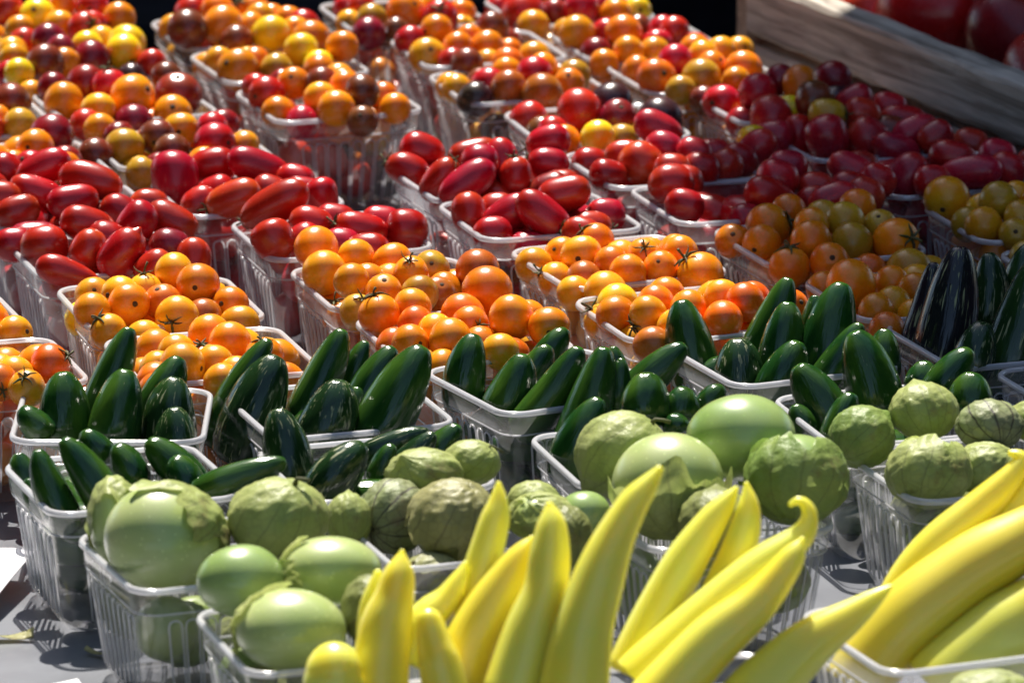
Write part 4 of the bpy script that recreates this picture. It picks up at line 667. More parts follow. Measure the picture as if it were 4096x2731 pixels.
('T4',('t',(0.2213,-0.2354,0.8439),0.0182,0.0154,1.0,(0.21,-0.63,-0.75),'g',''),'pale green tomatillo in full husk, leftmost at the back'),
('T4',('t',(0.1875,-0.2476,0.833),0.0175,0.0168,1.0,(-0.68,-0.49,-0.55),'G',''),'bright green tomatillo in full husk, leftmost at the front'),
('T4',('t',(0.255,-0.2554,0.8413),0.0177,0.0139,1.0,(0.28,-0.83,-0.48),'v',''),'purple-veined tomatillo in full husk, centre one at the back'),
('T4',('t',(0.2197,-0.2983,0.8279),0.0225,0.0188,0.78,(-0.27,-0.58,-0.77),'g',''),'pale green tomatillo in split husk, centre one at the front'),
('T4',('t',(0.2517,-0.2806,0.8251),0.0176,0.0139,1.0,(0.63,-0.21,0.75),'g',''),'pale green tomatillo in full husk, rightmost at the front'),
('T4',('t',(0.28,-0.2416,0.8405),0.0135,0.0112,1.0,(0.75,-0.58,-0.33),'g',''),'pale green tomatillo in full husk, rightmost at the back'),
('T4b',('t',(0.2612,-0.4235,0.8149),0.0154,0.0132,0.6,(-0.04,-0.67,-0.74),'g',''),'pale green tomatillo in split husk, alone at the middle'),
('Y1',('p',[(-0.0512,-0.6412,0.8893,0.0012),(-0.0524,-0.6435,0.8807,0.0069),(-0.055,-0.6466,0.8689,0.0097),(-0.0591,-0.6508,0.8532,0.0126),(-0.0625,-0.6586,0.8238,0.0146)]),'pale yellow banana pepper, third from left at the front'),
('Y1',('p',[(-0.0823,-0.6721,0.8423,0.0125),(-0.0827,-0.674,0.8353,0.0137),(-0.0831,-0.6766,0.8256,0.0141)]),'pale yellow banana pepper, leftmost at the front'),
('Y1',('p',[(-0.0063,-0.6125,0.9139,0.0012),(-0.0065,-0.6146,0.906,0.0045),(-0.0082,-0.6172,0.8961,0.007),(-0.0135,-0.6225,0.8764,0.0084),(-0.0196,-0.6288,0.8526,0.0092)]),'pale yellow banana pepper, leftmost at the back'),
('Y1',('p',[(-0.022,-0.6305,0.8803,0.0012),(-0.0241,-0.6322,0.874,0.0041),(-0.0298,-0.6348,0.8642,0.0069),(-0.04,-0.6374,0.8543,0.009),(-0.0492,-0.6424,0.8356,0.0094)]),'pale yellow banana pepper, rightmost at the front'),
('Y1',('p',[(0.0091,-0.6358,0.8939,0.0016),(0.0059,-0.6371,0.889,0.0049),(0.0008,-0.6394,0.8805,0.0081),(-0.0098,-0.6438,0.8638,0.011),(-0.0195,-0.6483,0.8471,0.0126),(-0.0277,-0.6543,0.8245,0.0142)]),'pale yellow banana pepper, second from left at the back'),
('Y1',('p',[(0.0173,-0.652,0.9154,0.0016),(0.0182,-0.6542,0.9072,0.0065),(0.0177,-0.6575,0.8946,0.0089),(0.0157,-0.6619,0.878,0.0101),(0.0093,-0.6671,0.8585,0.0125),(0.0008,-0.6749,0.8293,0.0153)]),'pale yellow banana pepper, third from left at the back'),
('Y1',('p',[(-0.0385,-0.666,0.8634,0.0061),(-0.0359,-0.6688,0.8527,0.0085),(-0.0325,-0.6719,0.841,0.0101),(-0.0294,-0.6771,0.8215,0.0109)]),'pale yellow banana pepper, fourth from left at the front'),
('Y1',('p',[(0.0676,-0.6621,0.9352,0.002),(0.0626,-0.6638,0.9286,0.0048),(0.0554,-0.6663,0.9193,0.0072),(0.0459,-0.671,0.9018,0.0096),(0.0381,-0.6761,0.8824,0.012),(0.0319,-0.6813,0.863,0.0136),(0.0273,-0.689,0.834,0.0156)]),'pale yellow banana pepper, rightmost at the back'),
('Y1',('p',[(-0.0629,-0.629,0.875,0.002),(-0.0641,-0.6308,0.8683,0.0041),(-0.0662,-0.6334,0.8584,0.0053),(-0.067,-0.6366,0.8465,0.0057)]),'pale yellow banana pepper, second from left at the front'),
('Y2',('p',[(0.1058,-0.5971,0.9069,0.0014),(0.1013,-0.5987,0.9009,0.0045),(0.0939,-0.6012,0.8913,0.0074),(0.0815,-0.6061,0.873,0.0097),(0.0688,-0.6124,0.8495,0.0113),(0.0564,-0.6198,0.8217,0.0124)]),'pale yellow banana pepper, leftmost'),
('Y2',('p',[(0.111,-0.5955,0.9088,0.0012),(0.1119,-0.5976,0.901,0.0045),(0.1112,-0.5997,0.893,0.0068),(0.1079,-0.6029,0.8811,0.0082),(0.0987,-0.6087,0.8592,0.0095)]),'pale yellow banana pepper, second from left'),
('Y2',('p',[(0.1309,-0.6204,0.9063,0.0014),(0.1342,-0.62,0.9078,0.002),(0.138,-0.6206,0.9057,0.0029),(0.1395,-0.6221,0.8997,0.0041),(0.1348,-0.6244,0.8911,0.0065),(0.1172,-0.6278,0.8784,0.0092),(0.0917,-0.6336,0.8567,0.011),(0.0662,-0.6395,0.8346,0.0118),(0.058,-0.6416,0.8267,0.0118)]),'pale yellow banana pepper, third from left'),
('Y2',('p',[(0.1349,-0.6464,0.8965,0.0016),(0.1316,-0.6479,0.891,0.0053),(0.1253,-0.6503,0.8818,0.0073),(0.1132,-0.6541,0.8675,0.0097),(0.094,-0.6585,0.8511,0.0121),(0.0737,-0.6641,0.8299,0.0138),(0.0616,-0.6678,0.8162,0.0146)]),'pale yellow banana pepper, fourth from left'),
('Y2',('p',[(0.1762,-0.6576,0.8777,0.0008),(0.1685,-0.659,0.8724,0.004),(0.1574,-0.6611,0.8646,0.0073),(0.1372,-0.6647,0.8509,0.0113),(0.118,-0.6698,0.8318,0.0149),(0.1059,-0.674,0.8162,0.0162)]),'pale yellow banana pepper, rightmost'),
('Y3',('p',[(0.2449,-0.4955,0.8952,0.0017),(0.2498,-0.4962,0.8928,0.0038),(0.2466,-0.498,0.8859,0.0056),(0.2316,-0.5021,0.8705,0.009),(0.2124,-0.5065,0.8539,0.0107),(0.1953,-0.5112,0.8364,0.0103),(0.1825,-0.5175,0.8126,0.0107)]),'pale yellow banana pepper, second from left'),
('Y3',('p',[(0.2637,-0.5247,0.8695,0.0127),(0.2468,-0.5275,0.8592,0.0153),(0.2235,-0.531,0.8459,0.0174),(0.198,-0.5359,0.8275,0.0182),(0.1768,-0.5419,0.8049,0.017),(0.1662,-0.5457,0.7906,0.0148)]),'pale yellow banana pepper, fourth from left'),
('Y3',('p',[(0.2732,-0.5451,0.8392,0.0169),(0.2542,-0.5483,0.827,0.0201),(0.231,-0.5527,0.8106,0.0222),(0.2077,-0.5581,0.7902,0.0222)]),'pale yellow banana pepper, rightmost'),
('Y3',('p',[(0.2643,-0.4914,0.8851,0.0073),(0.2493,-0.4958,0.8686,0.0094),(0.2322,-0.5013,0.8479,0.0103),(0.2193,-0.5057,0.8313,0.0103)]),'pale yellow banana pepper, third from left')]
LOW_CHERRY=[(-0.1765,0.0903,0.7724,0.0132,'O'),
(-0.1982,0.1273,0.8024,0.0123,'A'),
(-0.2349,0.0635,0.7747,0.0123,'O'),
(-0.216,0.0951,0.7855,0.0129,'O'),
(-0.1916,0.1268,0.7794,0.0133,'O'),
(-0.2308,0.0465,0.794,0.0132,'O'),
(-0.2121,0.0615,0.8024,0.013,'O'),
(-0.2332,0.0946,0.8061,0.0124,'A'),
(-0.2205,0.1119,0.8003,0.012,'A'),
(-0.1767,0.0617,0.7959,0.0122,'A'),
(-0.2096,0.1199,0.7663,0.0118,'O'),
(-0.1772,0.0851,0.7969,0.0128,'A'),
(-0.2043,0.0735,0.7815,0.0129,'A'),
(-0.1803,0.1183,0.8144,0.0121,'A'),
(-0.2118,0.0546,0.7654,0.0125,'A'),
(-0.1913,0.0687,0.7641,0.0124,'O'),
(-0.2445,0.1087,0.7759,0.0132,'O'),
(-0.2069,0.0866,0.8089,0.0133,'T'),
(-0.1796,0.1086,0.7945,0.0126,'O'),
(-0.2386,0.066,0.8013,0.012,'A'),
(-0.2423,0.0836,0.7873,0.013,'O'),
(-0.2264,0.1044,0.7641,0.0134,'O'),
(-0.1923,0.1046,0.7657,0.0124,'O'),
(-0.1695,0.0666,0.7716,0.0125,'O'),
(-0.2434,0.1132,0.7977,0.0129,'T'),
(-0.2199,0.0829,0.766,0.0119,'A'),
(-0.1876,0.0976,0.812,0.0124,'A'),
(-0.1839,-0.0312,0.777,0.0122,'O'),
(-0.1876,-0.0093,0.8041,0.0134,'O'),
(-0.211,-0.013,0.7692,0.0129,'T'),
(-0.1457,-0.0567,0.774,0.0124,'A'),
(-0.1593,-0.008,0.7645,0.0125,'A'),
(-0.1556,-0.054,0.8018,0.012,'O'),
(-0.1993,-0.0451,0.7925,0.0122,'O'),
(-0.1713,0.0024,0.7868,0.0119,'A'),
(-0.2116,-0.0234,0.8045,0.0123,'O'),
(-0.1959,-0.0695,0.7958,0.0121,'A'),
(-0.1341,-0.0396,0.7931,0.0132,'A'),
(-0.1414,-0.021,0.7809,0.0119,'O'),
(-0.2029,-0.0375,0.7668,0.0134,'O'),
(-0.1599,-0.0354,0.768,0.0126,'O'),
(-0.1347,-0.0296,0.8159,0.0134,'O'),
(-0.1578,-0.0247,0.8027,0.0125,'A'),
(-0.1804,-0.0669,0.7654,0.0122,'O'),
(-0.1706,-0.0548,0.7826,0.0119,'O'),
(-0.1896,-0.005,0.7645,0.0133,'O'),
(-0.1471,0.001,0.7928,0.0125,'T'),
(-0.1418,-0.0086,0.8126,0.012,'A'),
(-0.1561,0.011,0.8124,0.0125,'A'),
(-0.1377,-0.0376,0.7663,0.0122,'O'),
(-0.1726,-0.0682,0.8002,0.0119,'O'),
(-0.2057,-0.0044,0.816,0.0126,'O'),
(-0.3301,0.0861,0.7753,0.0123,'O'),
(-0.3408,0.0791,0.7991,0.0128,'O'),
(-0.3081,0.0429,0.7641,0.0132,'O'),
(-0.3179,0.0214,0.7879,0.0123,'O'),
(-0.299,0.0273,0.7992,0.0121,'A'),
(-0.3272,0.04,0.7757,0.0129,'O'),
(-0.3298,0.0153,0.8069,0.0118,'O'),
(-0.3832,0.0661,0.785,0.0121,'O'),
(-0.3497,0.0597,0.8093,0.0129,'O'),
(-0.3693,0.0407,0.7762,0.0135,'O'),
(-0.3546,0.0096,0.7834,0.0133,'T'),
(-0.369,0.0393,0.8051,0.0121,'O'),
(-0.3106,0.0574,0.7923,0.012,'T'),
(-0.3169,0.0786,0.8012,0.0133,'A'),
(-0.3858,0.0645,0.813,0.0128,'O'),
(-0.364,0.075,0.7774,0.0122,'A'),
(-0.3191,0.0693,0.7641,0.0122,'O'),
(-0.3781,0.0577,0.7643,0.0133,'O'),
(-0.3638,0.0033,0.8119,0.0122,'A'),
(-0.3473,0.0318,0.7797,0.0119,'T'),
(-0.3338,0.0401,0.8049,0.0123,'O'),
(-0.3516,0.0276,0.8137,0.0126,'T'),
(-0.3659,0.022,0.7641,0.0134,'O'),
(-0.3401,0.0583,0.7767,0.0125,'A'),
(-0.3682,0.0761,0.7996,0.0128,'A'),
(-0.3411,0.0162,0.7647,0.0124,'O'),
(-0.3402,-0.0461,0.7773,0.013,'O'),
(-0.3141,-0.0517,0.7705,0.0132,'O'),
(-0.2905,-0.0249,0.8109,0.0121,'O'),
(-0.2823,-0.0505,0.7668,0.0132,'O'),
(-0.2918,-0.0798,0.7699,0.0132,'O'),
(-0.2674,-0.0554,0.7986,0.0134,'O'),
(-0.3018,-0.0946,0.8021,0.0122,'O'),
(-0.3235,-0.0978,0.7744,0.0132,'O'),
(-0.3397,-0.0328,0.8089,0.0127,'T'),
(-0.3309,-0.088,0.8127,0.0125,'O'),
(-0.3099,-0.028,0.7668,0.0119,'A'),
(-0.3297,-0.0765,0.7693,0.0122,'A'),
(-0.3251,-0.0492,0.8137,0.0129,'O'),
(-0.2858,-0.0284,0.7886,0.0121,'T'),
(-0.3025,-0.0698,0.7889,0.0133,'O'),
(-0.312,-0.0259,0.7917,0.0119,'A'),
(-0.2703,-0.0833,0.7905,0.0124,'A'),
(-0.2658,-0.0714,0.7668,0.0129,'O'),
(-0.3376,-0.0618,0.799,0.0127,'O'),
(-0.2882,-0.021,0.7679,0.0124,'O'),
(-0.3162,-0.0248,0.8137,0.0119,'O'),
(-0.3023,-0.0465,0.7925,0.0122,'A'),
(-0.3162,-0.07,0.8084,0.0132,'A'),
(-0.2709,-0.0386,0.8153,0.0132,'O'),
(-0.3256,-0.0832,0.7913,0.0134,'A'),
(-0.0276,0.1172,0.7961,0.0122,'O'),
(-0.0598,0.122,0.7692,0.0122,'A'),
(-0.0462,0.1744,0.8022,0.0134,'O'),
(-0.0596,0.1389,0.8046,0.0124,'A'),
(-0.0357,0.1158,0.7729,0.0133,'O'),
(-0.0806,0.1587,0.7657,0.0126,'O'),
(-0.046,0.1618,0.7664,0.0127,'O'),
(-0.094,0.1662,0.8009,0.0122,'A'),
(-0.1038,0.137,0.7721,0.0121,'O'),
(-0.0683,0.173,0.7837,0.0133,'O'),
(-0.1069,0.1359,0.8036,0.0125,'O'),
(-0.0836,0.1046,0.7757,0.012,'O'),
(-0.0749,0.1019,0.7981,0.013,'O'),
(-0.0829,0.1273,0.7717,0.0118,'T'),
(-0.0374,0.1384,0.789,0.0132,'O'),
(-0.1147,0.1582,0.8058,0.0126,'T'),
(-0.0804,0.149,0.8052,0.0121,'O'),
(-0.0665,0.1766,0.8109,0.0133,'O'),
(-0.0661,0.1459,0.7822,0.0125,'A'),
(-0.0876,0.1235,0.808,0.0124,'O'),
(-0.103,0.1595,0.7677,0.0123,'O'),
(-0.0522,0.1086,0.7875,0.0134,'O'),
(-0.0383,0.1387,0.7651,0.0135,'A'),
(-0.0334,0.1404,0.8143,0.0133,'O'),
(-0.0989,0.1183,0.7852,0.0119,'O'),
(-0.0584,0.1098,0.8115,0.0127,'T'),
(-0.0894,0.0933,0.8125,0.0131,'O'),
(-0.0398,0.0513,0.809,0.0125,'A'),
(-0.0357,-0.0091,0.7897,0.012,'O'),
(-0.0315,0.0139,0.7964,0.0119,'O'),
(-0.0229,0.013,0.7679,0.0127,'T'),
(0.0096,0.0141,0.7977,0.0121,'A'),
(0.0,0.0262,0.7645,0.0131,'T'),
(-0.0579,0.0087,0.7696,0.0129,'O'),
(-0.0664,0.0232,0.8027,0.013,'A'),
(-0.0683,0.0384,0.7779,0.0122,'O'),
(-0.0202,0.0551,0.7842,0.0133,'O'),
(-0.0482,-0.0191,0.7651,0.0119,'O'),
(-0.0477,0.0421,0.7706,0.0122,'A'),
(-0.0063,0.0514,0.7665,0.0122,'A'),
(0.0095,0.0036,0.7662,0.0127,'T'),
(-0.0009,0.0468,0.8017,0.013,'A'),
(-0.0085,-0.0086,0.7827,0.0135,'T'),
(-0.0163,0.03,0.7987,0.0135,'A'),
(-0.025,-0.0141,0.7682,0.0122,'A'),
(-0.0564,-0.0049,0.7967,0.0126,'O'),
(-0.0058,0.0105,0.8133,0.0119,'O'),
(-0.0503,-0.026,0.8047,0.0132,'O'),
(-0.0504,0.0402,0.7932,0.0128,'A'),
(0.0116,-0.0064,0.8085,0.0135,'O'),
(-0.0163,0.0595,0.8115,0.0126,'O'),
(0.1018,0.1847,0.7872,0.013,'T'),
(0.0681,0.2255,0.7946,0.0126,'O'),
(0.0872,0.1591,0.8037,0.0135,'O'),
(0.0769,0.2041,0.7914,0.0118,'A'),
(0.0714,0.1699,0.7649,0.0124,'O'),
(0.0531,0.2166,0.7669,0.0123,'A'),
(0.0519,0.1469,0.7876,0.0134,'A'),
(0.0394,0.2009,0.7908,0.0124,'O'),
(0.0339,0.1754,0.788,0.0124,'A'),
(0.0859,0.2167,0.7724,0.0127,'O'),
(0.0764,0.1783,0.7907,0.0129,'T'),
(0.0286,0.1992,0.7661,0.0129,'T'),
(0.0573,0.186,0.7797,0.0121,'O'),
(0.0475,0.219,0.8078,0.0135,'T'),
(0.1086,0.1728,0.8059,0.0124,'O'),
(0.0871,0.1866,0.7706,0.0132,'O'),
(0.1046,0.1721,0.7687,0.0128,'O'),
(0.0892,0.1911,0.8043,0.0125,'O'),
(0.0725,0.2104,0.8135,0.0124,'O'),
(0.0387,0.1691,0.7672,0.0123,'O'),
(0.057,0.1514,0.7659,0.0134,'T'),
(0.0518,0.1678,0.8043,0.0124,'T'),
(0.0204,0.2069,0.8007,0.0128,'O'),
(0.0852,0.2337,0.812,0.0124,'O'),
(0.0726,0.1556,0.7832,0.0135,'O'),
(0.0333,0.1887,0.8083,0.0118,'O'),
(0.0918,0.0638,0.8046,0.012,'O'),
(0.0838,0.0415,0.7781,0.0129,'O'),
(0.1103,0.0986,0.8023,0.0122,'T'),
(0.1285,0.0435,0.7794,0.0122,'T'),
(0.1322,0.08,0.7798,0.0132,'A'),
(0.0918,0.1,0.7859,0.0131,'O'),
(0.1256,0.1008,0.7859,0.0129,'A'),
(0.1012,0.0304,0.8104,0.0131,'O'),
(0.0924,0.0821,0.7684,0.0134,'O'),
(0.1008,0.0569,0.7645,0.0131,'T'),
(0.0676,0.0716,0.7972,0.0127,'T'),
(0.1345,0.0734,0.8026,0.0126,'O'),
(0.1176,0.1057,0.7658,0.013,'A'),
(0.1405,0.0444,0.8093,0.0125,'O'),
(0.0716,0.0609,0.7669,0.0119,'O'),
(0.0681,0.0913,0.7831,0.0127,'A'),
(0.0933,0.1039,0.8157,0.0121,'O'),
(0.1087,0.0512,0.7951,0.0119,'A'),
(0.0727,0.0452,0.8063,0.0122,'A'),
(0.1219,0.1138,0.814,0.0134,'A'),
(0.108,0.0768,0.8137,0.0131,'O'),
(0.1378,0.0604,0.7683,0.0134,'A'),
(0.0807,0.0253,0.7976,0.0122,'A'),
(0.1072,0.0757,0.7889,0.0125,'O'),
(0.106,0.036,0.7755,0.0132,'O'),
(0.1148,0.0828,0.7642,0.0118,'O'),
(0.1319,0.0922,0.8148,0.0126,'T'),
(0.2243,0.2479,0.787,0.0122,'A'),
(0.2241,0.2284,0.7984,0.0123,'A'),
(0.1966,0.2796,0.7733,0.0121,'A'),
(0.2108,0.2364,0.7654,0.0134,'A'),
(0.2019,0.2851,0.8049,0.0133,'T'),
(0.1898,0.2191,0.7717,0.0124,'T'),
(0.1633,0.2165,0.8029,0.013,'O'),
(0.1594,0.2499,0.7985,0.0134,'A'),
(0.1707,0.2129,0.7819,0.0123,'O'),
(0.1622,0.2398,0.7767,0.0121,'O'),
(0.1992,0.2105,0.7962,0.0122,'T'),
(0.1956,0.2438,0.7833,0.0129,'O'),
(0.2147,0.2676,0.7641,0.0129,'A'),
(0.1685,0.2714,0.7902,0.0133,'O'),
(0.203,0.2528,0.8066,0.0124,'O'),
(0.2301,0.2254,0.7668,0.0125,'A'),
(0.2205,0.2664,0.8121,0.0135,'A'),
(0.1699,0.2694,0.7681,0.012,'T'),
(0.15,0.2601,0.781,0.0119,'A'),
(0.1798,0.2778,0.8104,0.0124,'T'),
(0.1874,0.2313,0.8064,0.0129,'O'),
(0.211,0.2168,0.7775,0.0125,'A'),
(0.2165,0.27,0.7875,0.0131,'A'),
(0.1816,0.243,0.7642,0.0133,'T'),
(0.1909,0.2664,0.7938,0.0131,'O'),
(0.2548,0.1045,0.7844,0.0134,'A'),
(0.2269,0.0785,0.7937,0.0121,'A'),
(0.2709,0.085,0.7968,0.0119,'O'),
(0.2201,0.1411,0.812,0.0127,'O'),
(0.2618,0.1428,0.7688,0.0133,'O'),
(0.2593,0.0836,0.7685,0.0123,'O'),
(0.2243,0.1157,0.778,0.0131,'A'),
(0.26,0.1531,0.7981,0.0131,'T'),
(0.2353,0.1432,0.7844,0.0131,'O'),
(0.27,0.1203,0.7737,0.0126,'O'),
(0.2175,0.0798,0.7656,0.013,'O'),
(0.276,0.1152,0.8116,0.0127,'O'),
(0.205,0.131,0.7665,0.0131,'O'),
(0.2071,0.1345,0.7921,0.0118,'A'),
(0.2017,0.1139,0.803,0.0135,'A'),
(0.2767,0.0992,0.7695,0.0118,'A'),
(0.2486,0.0778,0.7877,0.0121,'O'),
(0.244,0.1129,0.7642,0.013,'O'),
(0.2571,0.1295,0.8028,0.013,'O'),
(0.2555,0.0897,0.812,0.0124,'A'),
(0.208,0.1079,0.7653,0.0122,'T'),
(0.2832,0.0864,0.8155,0.0125,'O'),
(0.2095,0.0938,0.7942,0.0129,'A'),
(0.23,0.1136,0.7998,0.0132,'O'),
(0.2375,0.0906,0.7713,0.0131,'A'),
(0.232,0.1348,0.764,0.0126,'O'),
(0.2446,0.1477,0.8159,0.013,'A'),
(0.3553,0.2777,0.7819,0.0132,'O'),
(0.3086,0.2627,0.7797,0.0135,'O'),
(0.3305,0.2714,0.7659,0.0124,'A'),
(0.2966,0.2797,0.7952,0.0127,'A'),
(0.3229,0.2969,0.8044,0.0126,'O'),
(0.3546,0.3225,0.7978,0.012,'A'),
(0.3438,0.2908,0.7669,0.0129,'A'),
(0.339,0.3242,0.7728,0.0127,'O'),
(0.3528,0.2912,0.8051,0.0122,'A'),
(0.292,0.3039,0.7656,0.013,'A'),
(0.3427,0.2706,0.8087,0.013,'T'),
(0.3267,0.2683,0.7924,0.013,'O'),
(0.2847,0.3213,0.7802,0.0131,'O'),
(0.3334,0.341,0.8054,0.0127,'A'),
(0.3468,0.3417,0.7841,0.0131,'A'),
(0.3212,0.3351,0.7803,0.0129,'O'),
(0.3027,0.3267,0.8014,0.0124,'A'),
(0.3195,0.3146,0.7682,0.013,'O'),
(0.3592,0.303,0.7822,0.0125,'O'),
(0.3087,0.2866,0.7692,0.0134,'O'),
(0.2883,0.3028,0.8025,0.0119,'O'),
(0.3019,0.2601,0.8043,0.0125,'O'),
(0.3385,0.3101,0.814,0.0119,'A'),
(0.3301,0.2999,0.7821,0.0126,'O'),
(0.3011,0.3268,0.766,0.013,'O'),
(0.3159,0.2775,0.8128,0.0133,'O'),
(0.3071,0.308,0.7898,0.013,'A'),
(0.3696,0.2787,0.8139,0.0132,'O'),
(0.3384,0.144,0.7952,0.012,'O'),
(0.398,0.1739,0.7741,0.0122,'O'),
(0.3322,0.1728,0.8049,0.0128,'A'),
(0.3618,0.2037,0.7874,0.0124,'O'),
(0.3661,0.1433,0.7942,0.0128,'O'),
(0.3466,0.1611,0.7663,0.0125,'A'),
(0.3904,0.1883,0.8087,0.012,'O'),
(0.3876,0.2095,0.7859,0.013,'A'),
(0.4052,0.1597,0.7971,0.0131,'A'),
(0.3283,0.1789,0.7834,0.0125,'O'),
(0.3517,0.1652,0.7876,0.0133,'T'),
(0.3627,0.1875,0.8103,0.0133,'O'),
(0.3844,0.1522,0.7685,0.0129,'T'),
(0.3821,0.1659,0.7999,0.0123,'O'),
(0.366,0.2091,0.7642,0.0125,'O'),
(0.3899,0.1954,0.7652,0.0134,'O'),
(0.3372,0.2032,0.7753,0.0129,'O'),
(0.3504,0.1415,0.7761,0.0135,'T'),
(0.3799,0.2113,0.809,0.0119,'A'),
(0.3452,0.2102,0.8142,0.0124,'A'),
(0.3435,0.1336,0.8145,0.0134,'A'),
(0.372,0.1763,0.7655,0.0132,'A'),
(0.3924,0.1499,0.8127,0.0122,'O'),
(0.3517,0.1587,0.8116,0.0125,'A'),
(0.3207,0.1987,0.7926,0.0126,'A'),
(0.3446,0.1891,0.7942,0.013,'O'),
(0.3799,0.1868,0.7834,0.0135,'O'),
(-0.3986,0.5736,0.7825,0.0125,'A'),
(-0.4049,0.5935,0.7903,0.0134,'B'),
(-0.3365,0.5973,0.7912,0.0118,'O'),
(-0.34,0.6001,0.7687,0.0132,'K'),
(-0.3498,0.5654,0.8018,0.0128,'O'),
(-0.3474,0.5742,0.7763,0.0123,'R'),
(-0.3285,0.5778,0.8059,0.0132,'T'),
(-0.3652,0.5637,0.7645,0.0132,'A'),
(-0.3786,0.5419,0.803,0.0119,'O'),
(-0.3484,0.6228,0.782,0.0126,'K'),
(-0.3604,0.604,0.784,0.0122,'D'),
(-0.386,0.5422,0.7786,0.0129,'A'),
(-0.3864,0.5974,0.8049,0.0129,'A'),
(-0.3791,0.5879,0.7714,0.0134,'A'),
(-0.3904,0.6083,0.774,0.0131,'D'),
(-0.4096,0.5961,0.8154,0.0132,'A'),
(-0.4022,0.5898,0.7669,0.013,'K'),
(-0.3333,0.5588,0.7836,0.012,'L'),
(-0.3625,0.5495,0.7821,0.0121,'A'),
(-0.3764,0.5676,0.7842,0.0133,'R'),
(-0.3516,0.6163,0.8057,0.0127,'L'),
(-0.3754,0.5806,0.8151,0.0133,'K'),
(-0.3966,0.5599,0.8046,0.0135,'B'),
(-0.3768,0.6172,0.8146,0.0134,'A'),
(-0.3358,0.5983,0.8139,0.0119,'A'),
(-0.3922,0.5601,0.7642,0.012,'K'),
(-0.3554,0.5929,0.8047,0.0119,'K'),
(-0.3604,0.6169,0.7641,0.0131,'O'),
(-0.3468,0.419,0.7832,0.0134,'R'),
(-0.349,0.4624,0.7713,0.0125,'K'),
(-0.3118,0.4837,0.7818,0.0121,'A'),
(-0.3032,0.5018,0.8123,0.0125,'T'),
(-0.2943,0.445,0.7938,0.0122,'K'),
(-0.3537,0.4853,0.8136,0.0122,'A'),
(-0.2964,0.4566,0.7696,0.0124,'R'),
(-0.3155,0.4293,0.776,0.0123,'A'),
(-0.3357,0.4863,0.7695,0.0131,'R'),
(-0.2894,0.4615,0.8087,0.012,'K'),
(-0.352,0.4265,0.8036,0.0127,'B'),
(-0.3624,0.462,0.7918,0.0122,'A'),
(-0.3512,0.4359,0.7688,0.0124,'A'),
(-0.3259,0.4947,0.8155,0.0136,'O'),
(-0.3231,0.4205,0.8044,0.0118,'K'),
(-0.3306,0.4427,0.8057,0.0126,'A'),
(-0.3188,0.4506,0.7675,0.0128,'B'),
(-0.3452,0.4771,0.793,0.013,'A'),
(-0.3273,0.4655,0.782,0.0133,'R'),
(-0.3082,0.4748,0.8049,0.0132,'O'),
(-0.2915,0.4353,0.7654,0.0125,'A'),
(-0.3089,0.4382,0.8118,0.0119,'B'),
(-0.3355,0.4416,0.7837,0.0134,'O'),
(-0.3397,0.4683,0.8159,0.013,'O'),
(-0.356,0.4523,0.8116,0.0123,'T'),
(-0.3354,0.4209,0.7643,0.0119,'L'),
(-0.3646,0.4774,0.7753,0.0132,'A'),
(-0.3809,0.8494,0.8089,0.0123,'B'),
(-0.3611,0.8876,0.7924,0.0122,'R'),
(-0.3672,0.8225,0.7679,0.0119,'A'),
(-0.3096,0.8597,0.8065,0.0122,'O'),
(-0.3223,0.8501,0.7826,0.0121,'D'),
(-0.3469,0.864,0.8073,0.0118,'A'),
(-0.3567,0.8407,0.7817,0.0122,'A'),
(-0.3844,0.8687,0.7831,0.013,'R'),
(-0.3305,0.9037,0.8033,0.0124,'A'),
(-0.3412,0.8967,0.773,0.0128,'O'),
(-0.3614,0.8219,0.7975,0.0132,'A'),
(-0.3618,0.8893,0.7694,0.0133,'D'),
(-0.3186,0.8352,0.8031,0.0131,'O'),
(-0.3187,0.879,0.7834,0.0118,'B'),
(-0.38,0.8878,0.8105,0.0135,'O'),
(-0.3307,0.834,0.7661,0.0133,'K'),
(-0.3403,0.8423,0.7988,0.0123,'O'),
(-0.3343,0.8588,0.764,0.0131,'K'),
(-0.3771,0.8516,0.7683,0.013,'A'),
(-0.318,0.8868,0.8135,0.0136,'R'),
(-0.3581,0.8455,0.8136,0.0134,'O'),
(-0.354,0.8928,0.813,0.0129,'T'),
(-0.3513,0.8702,0.7733,0.0131,'T'),
(-0.308,0.842,0.7679,0.0132,'K'),
(-0.374,0.8268,0.8158,0.012,'L'),
(-0.3833,0.8816,0.7649,0.0123,'D'),
(-0.342,0.8247,0.8149,0.0133,'L'),
(-0.3488,0.7547,0.7861,0.0134,'D'),
(-0.3264,0.7317,0.7813,0.0125,'R'),
(-0.3121,0.7814,0.7789,0.0131,'B'),
(-0.3517,0.772,0.7688,0.0135,'D'),
(-0.3029,0.7219,0.7784,0.0128,'B'),
(-0.3067,0.7496,0.8013,0.0135,'A'),
(-0.2809,0.7412,0.7695,0.0127,'O'),
(-0.2857,0.7518,0.7911,0.0123,'T'),
(-0.2954,0.7207,0.8039,0.0124,'A'),
(-0.3177,0.7562,0.7718,0.0124,'R'),
(-0.2743,0.729,0.7919,0.0121,'A'),
(-0.3237,0.785,0.8026,0.012,'R'),
(-0.286,0.7681,0.764,0.0134,'K'),
(-0.3431,0.7338,0.7963,0.0127,'R'),
(-0.3562,0.7721,0.8008,0.013,'R'),
(-0.2914,0.7948,0.8006,0.0133,'R'),
(-0.3414,0.7394,0.7641,0.0126,'B'),
(-0.3311,0.7084,0.8095,0.0121,'D'),
(-0.3294,0.7302,0.8143,0.012,'K'),
(-0.2808,0.7668,0.8073,0.0121,'R'),
(-0.332,0.7128,0.7671,0.0134,'K'),
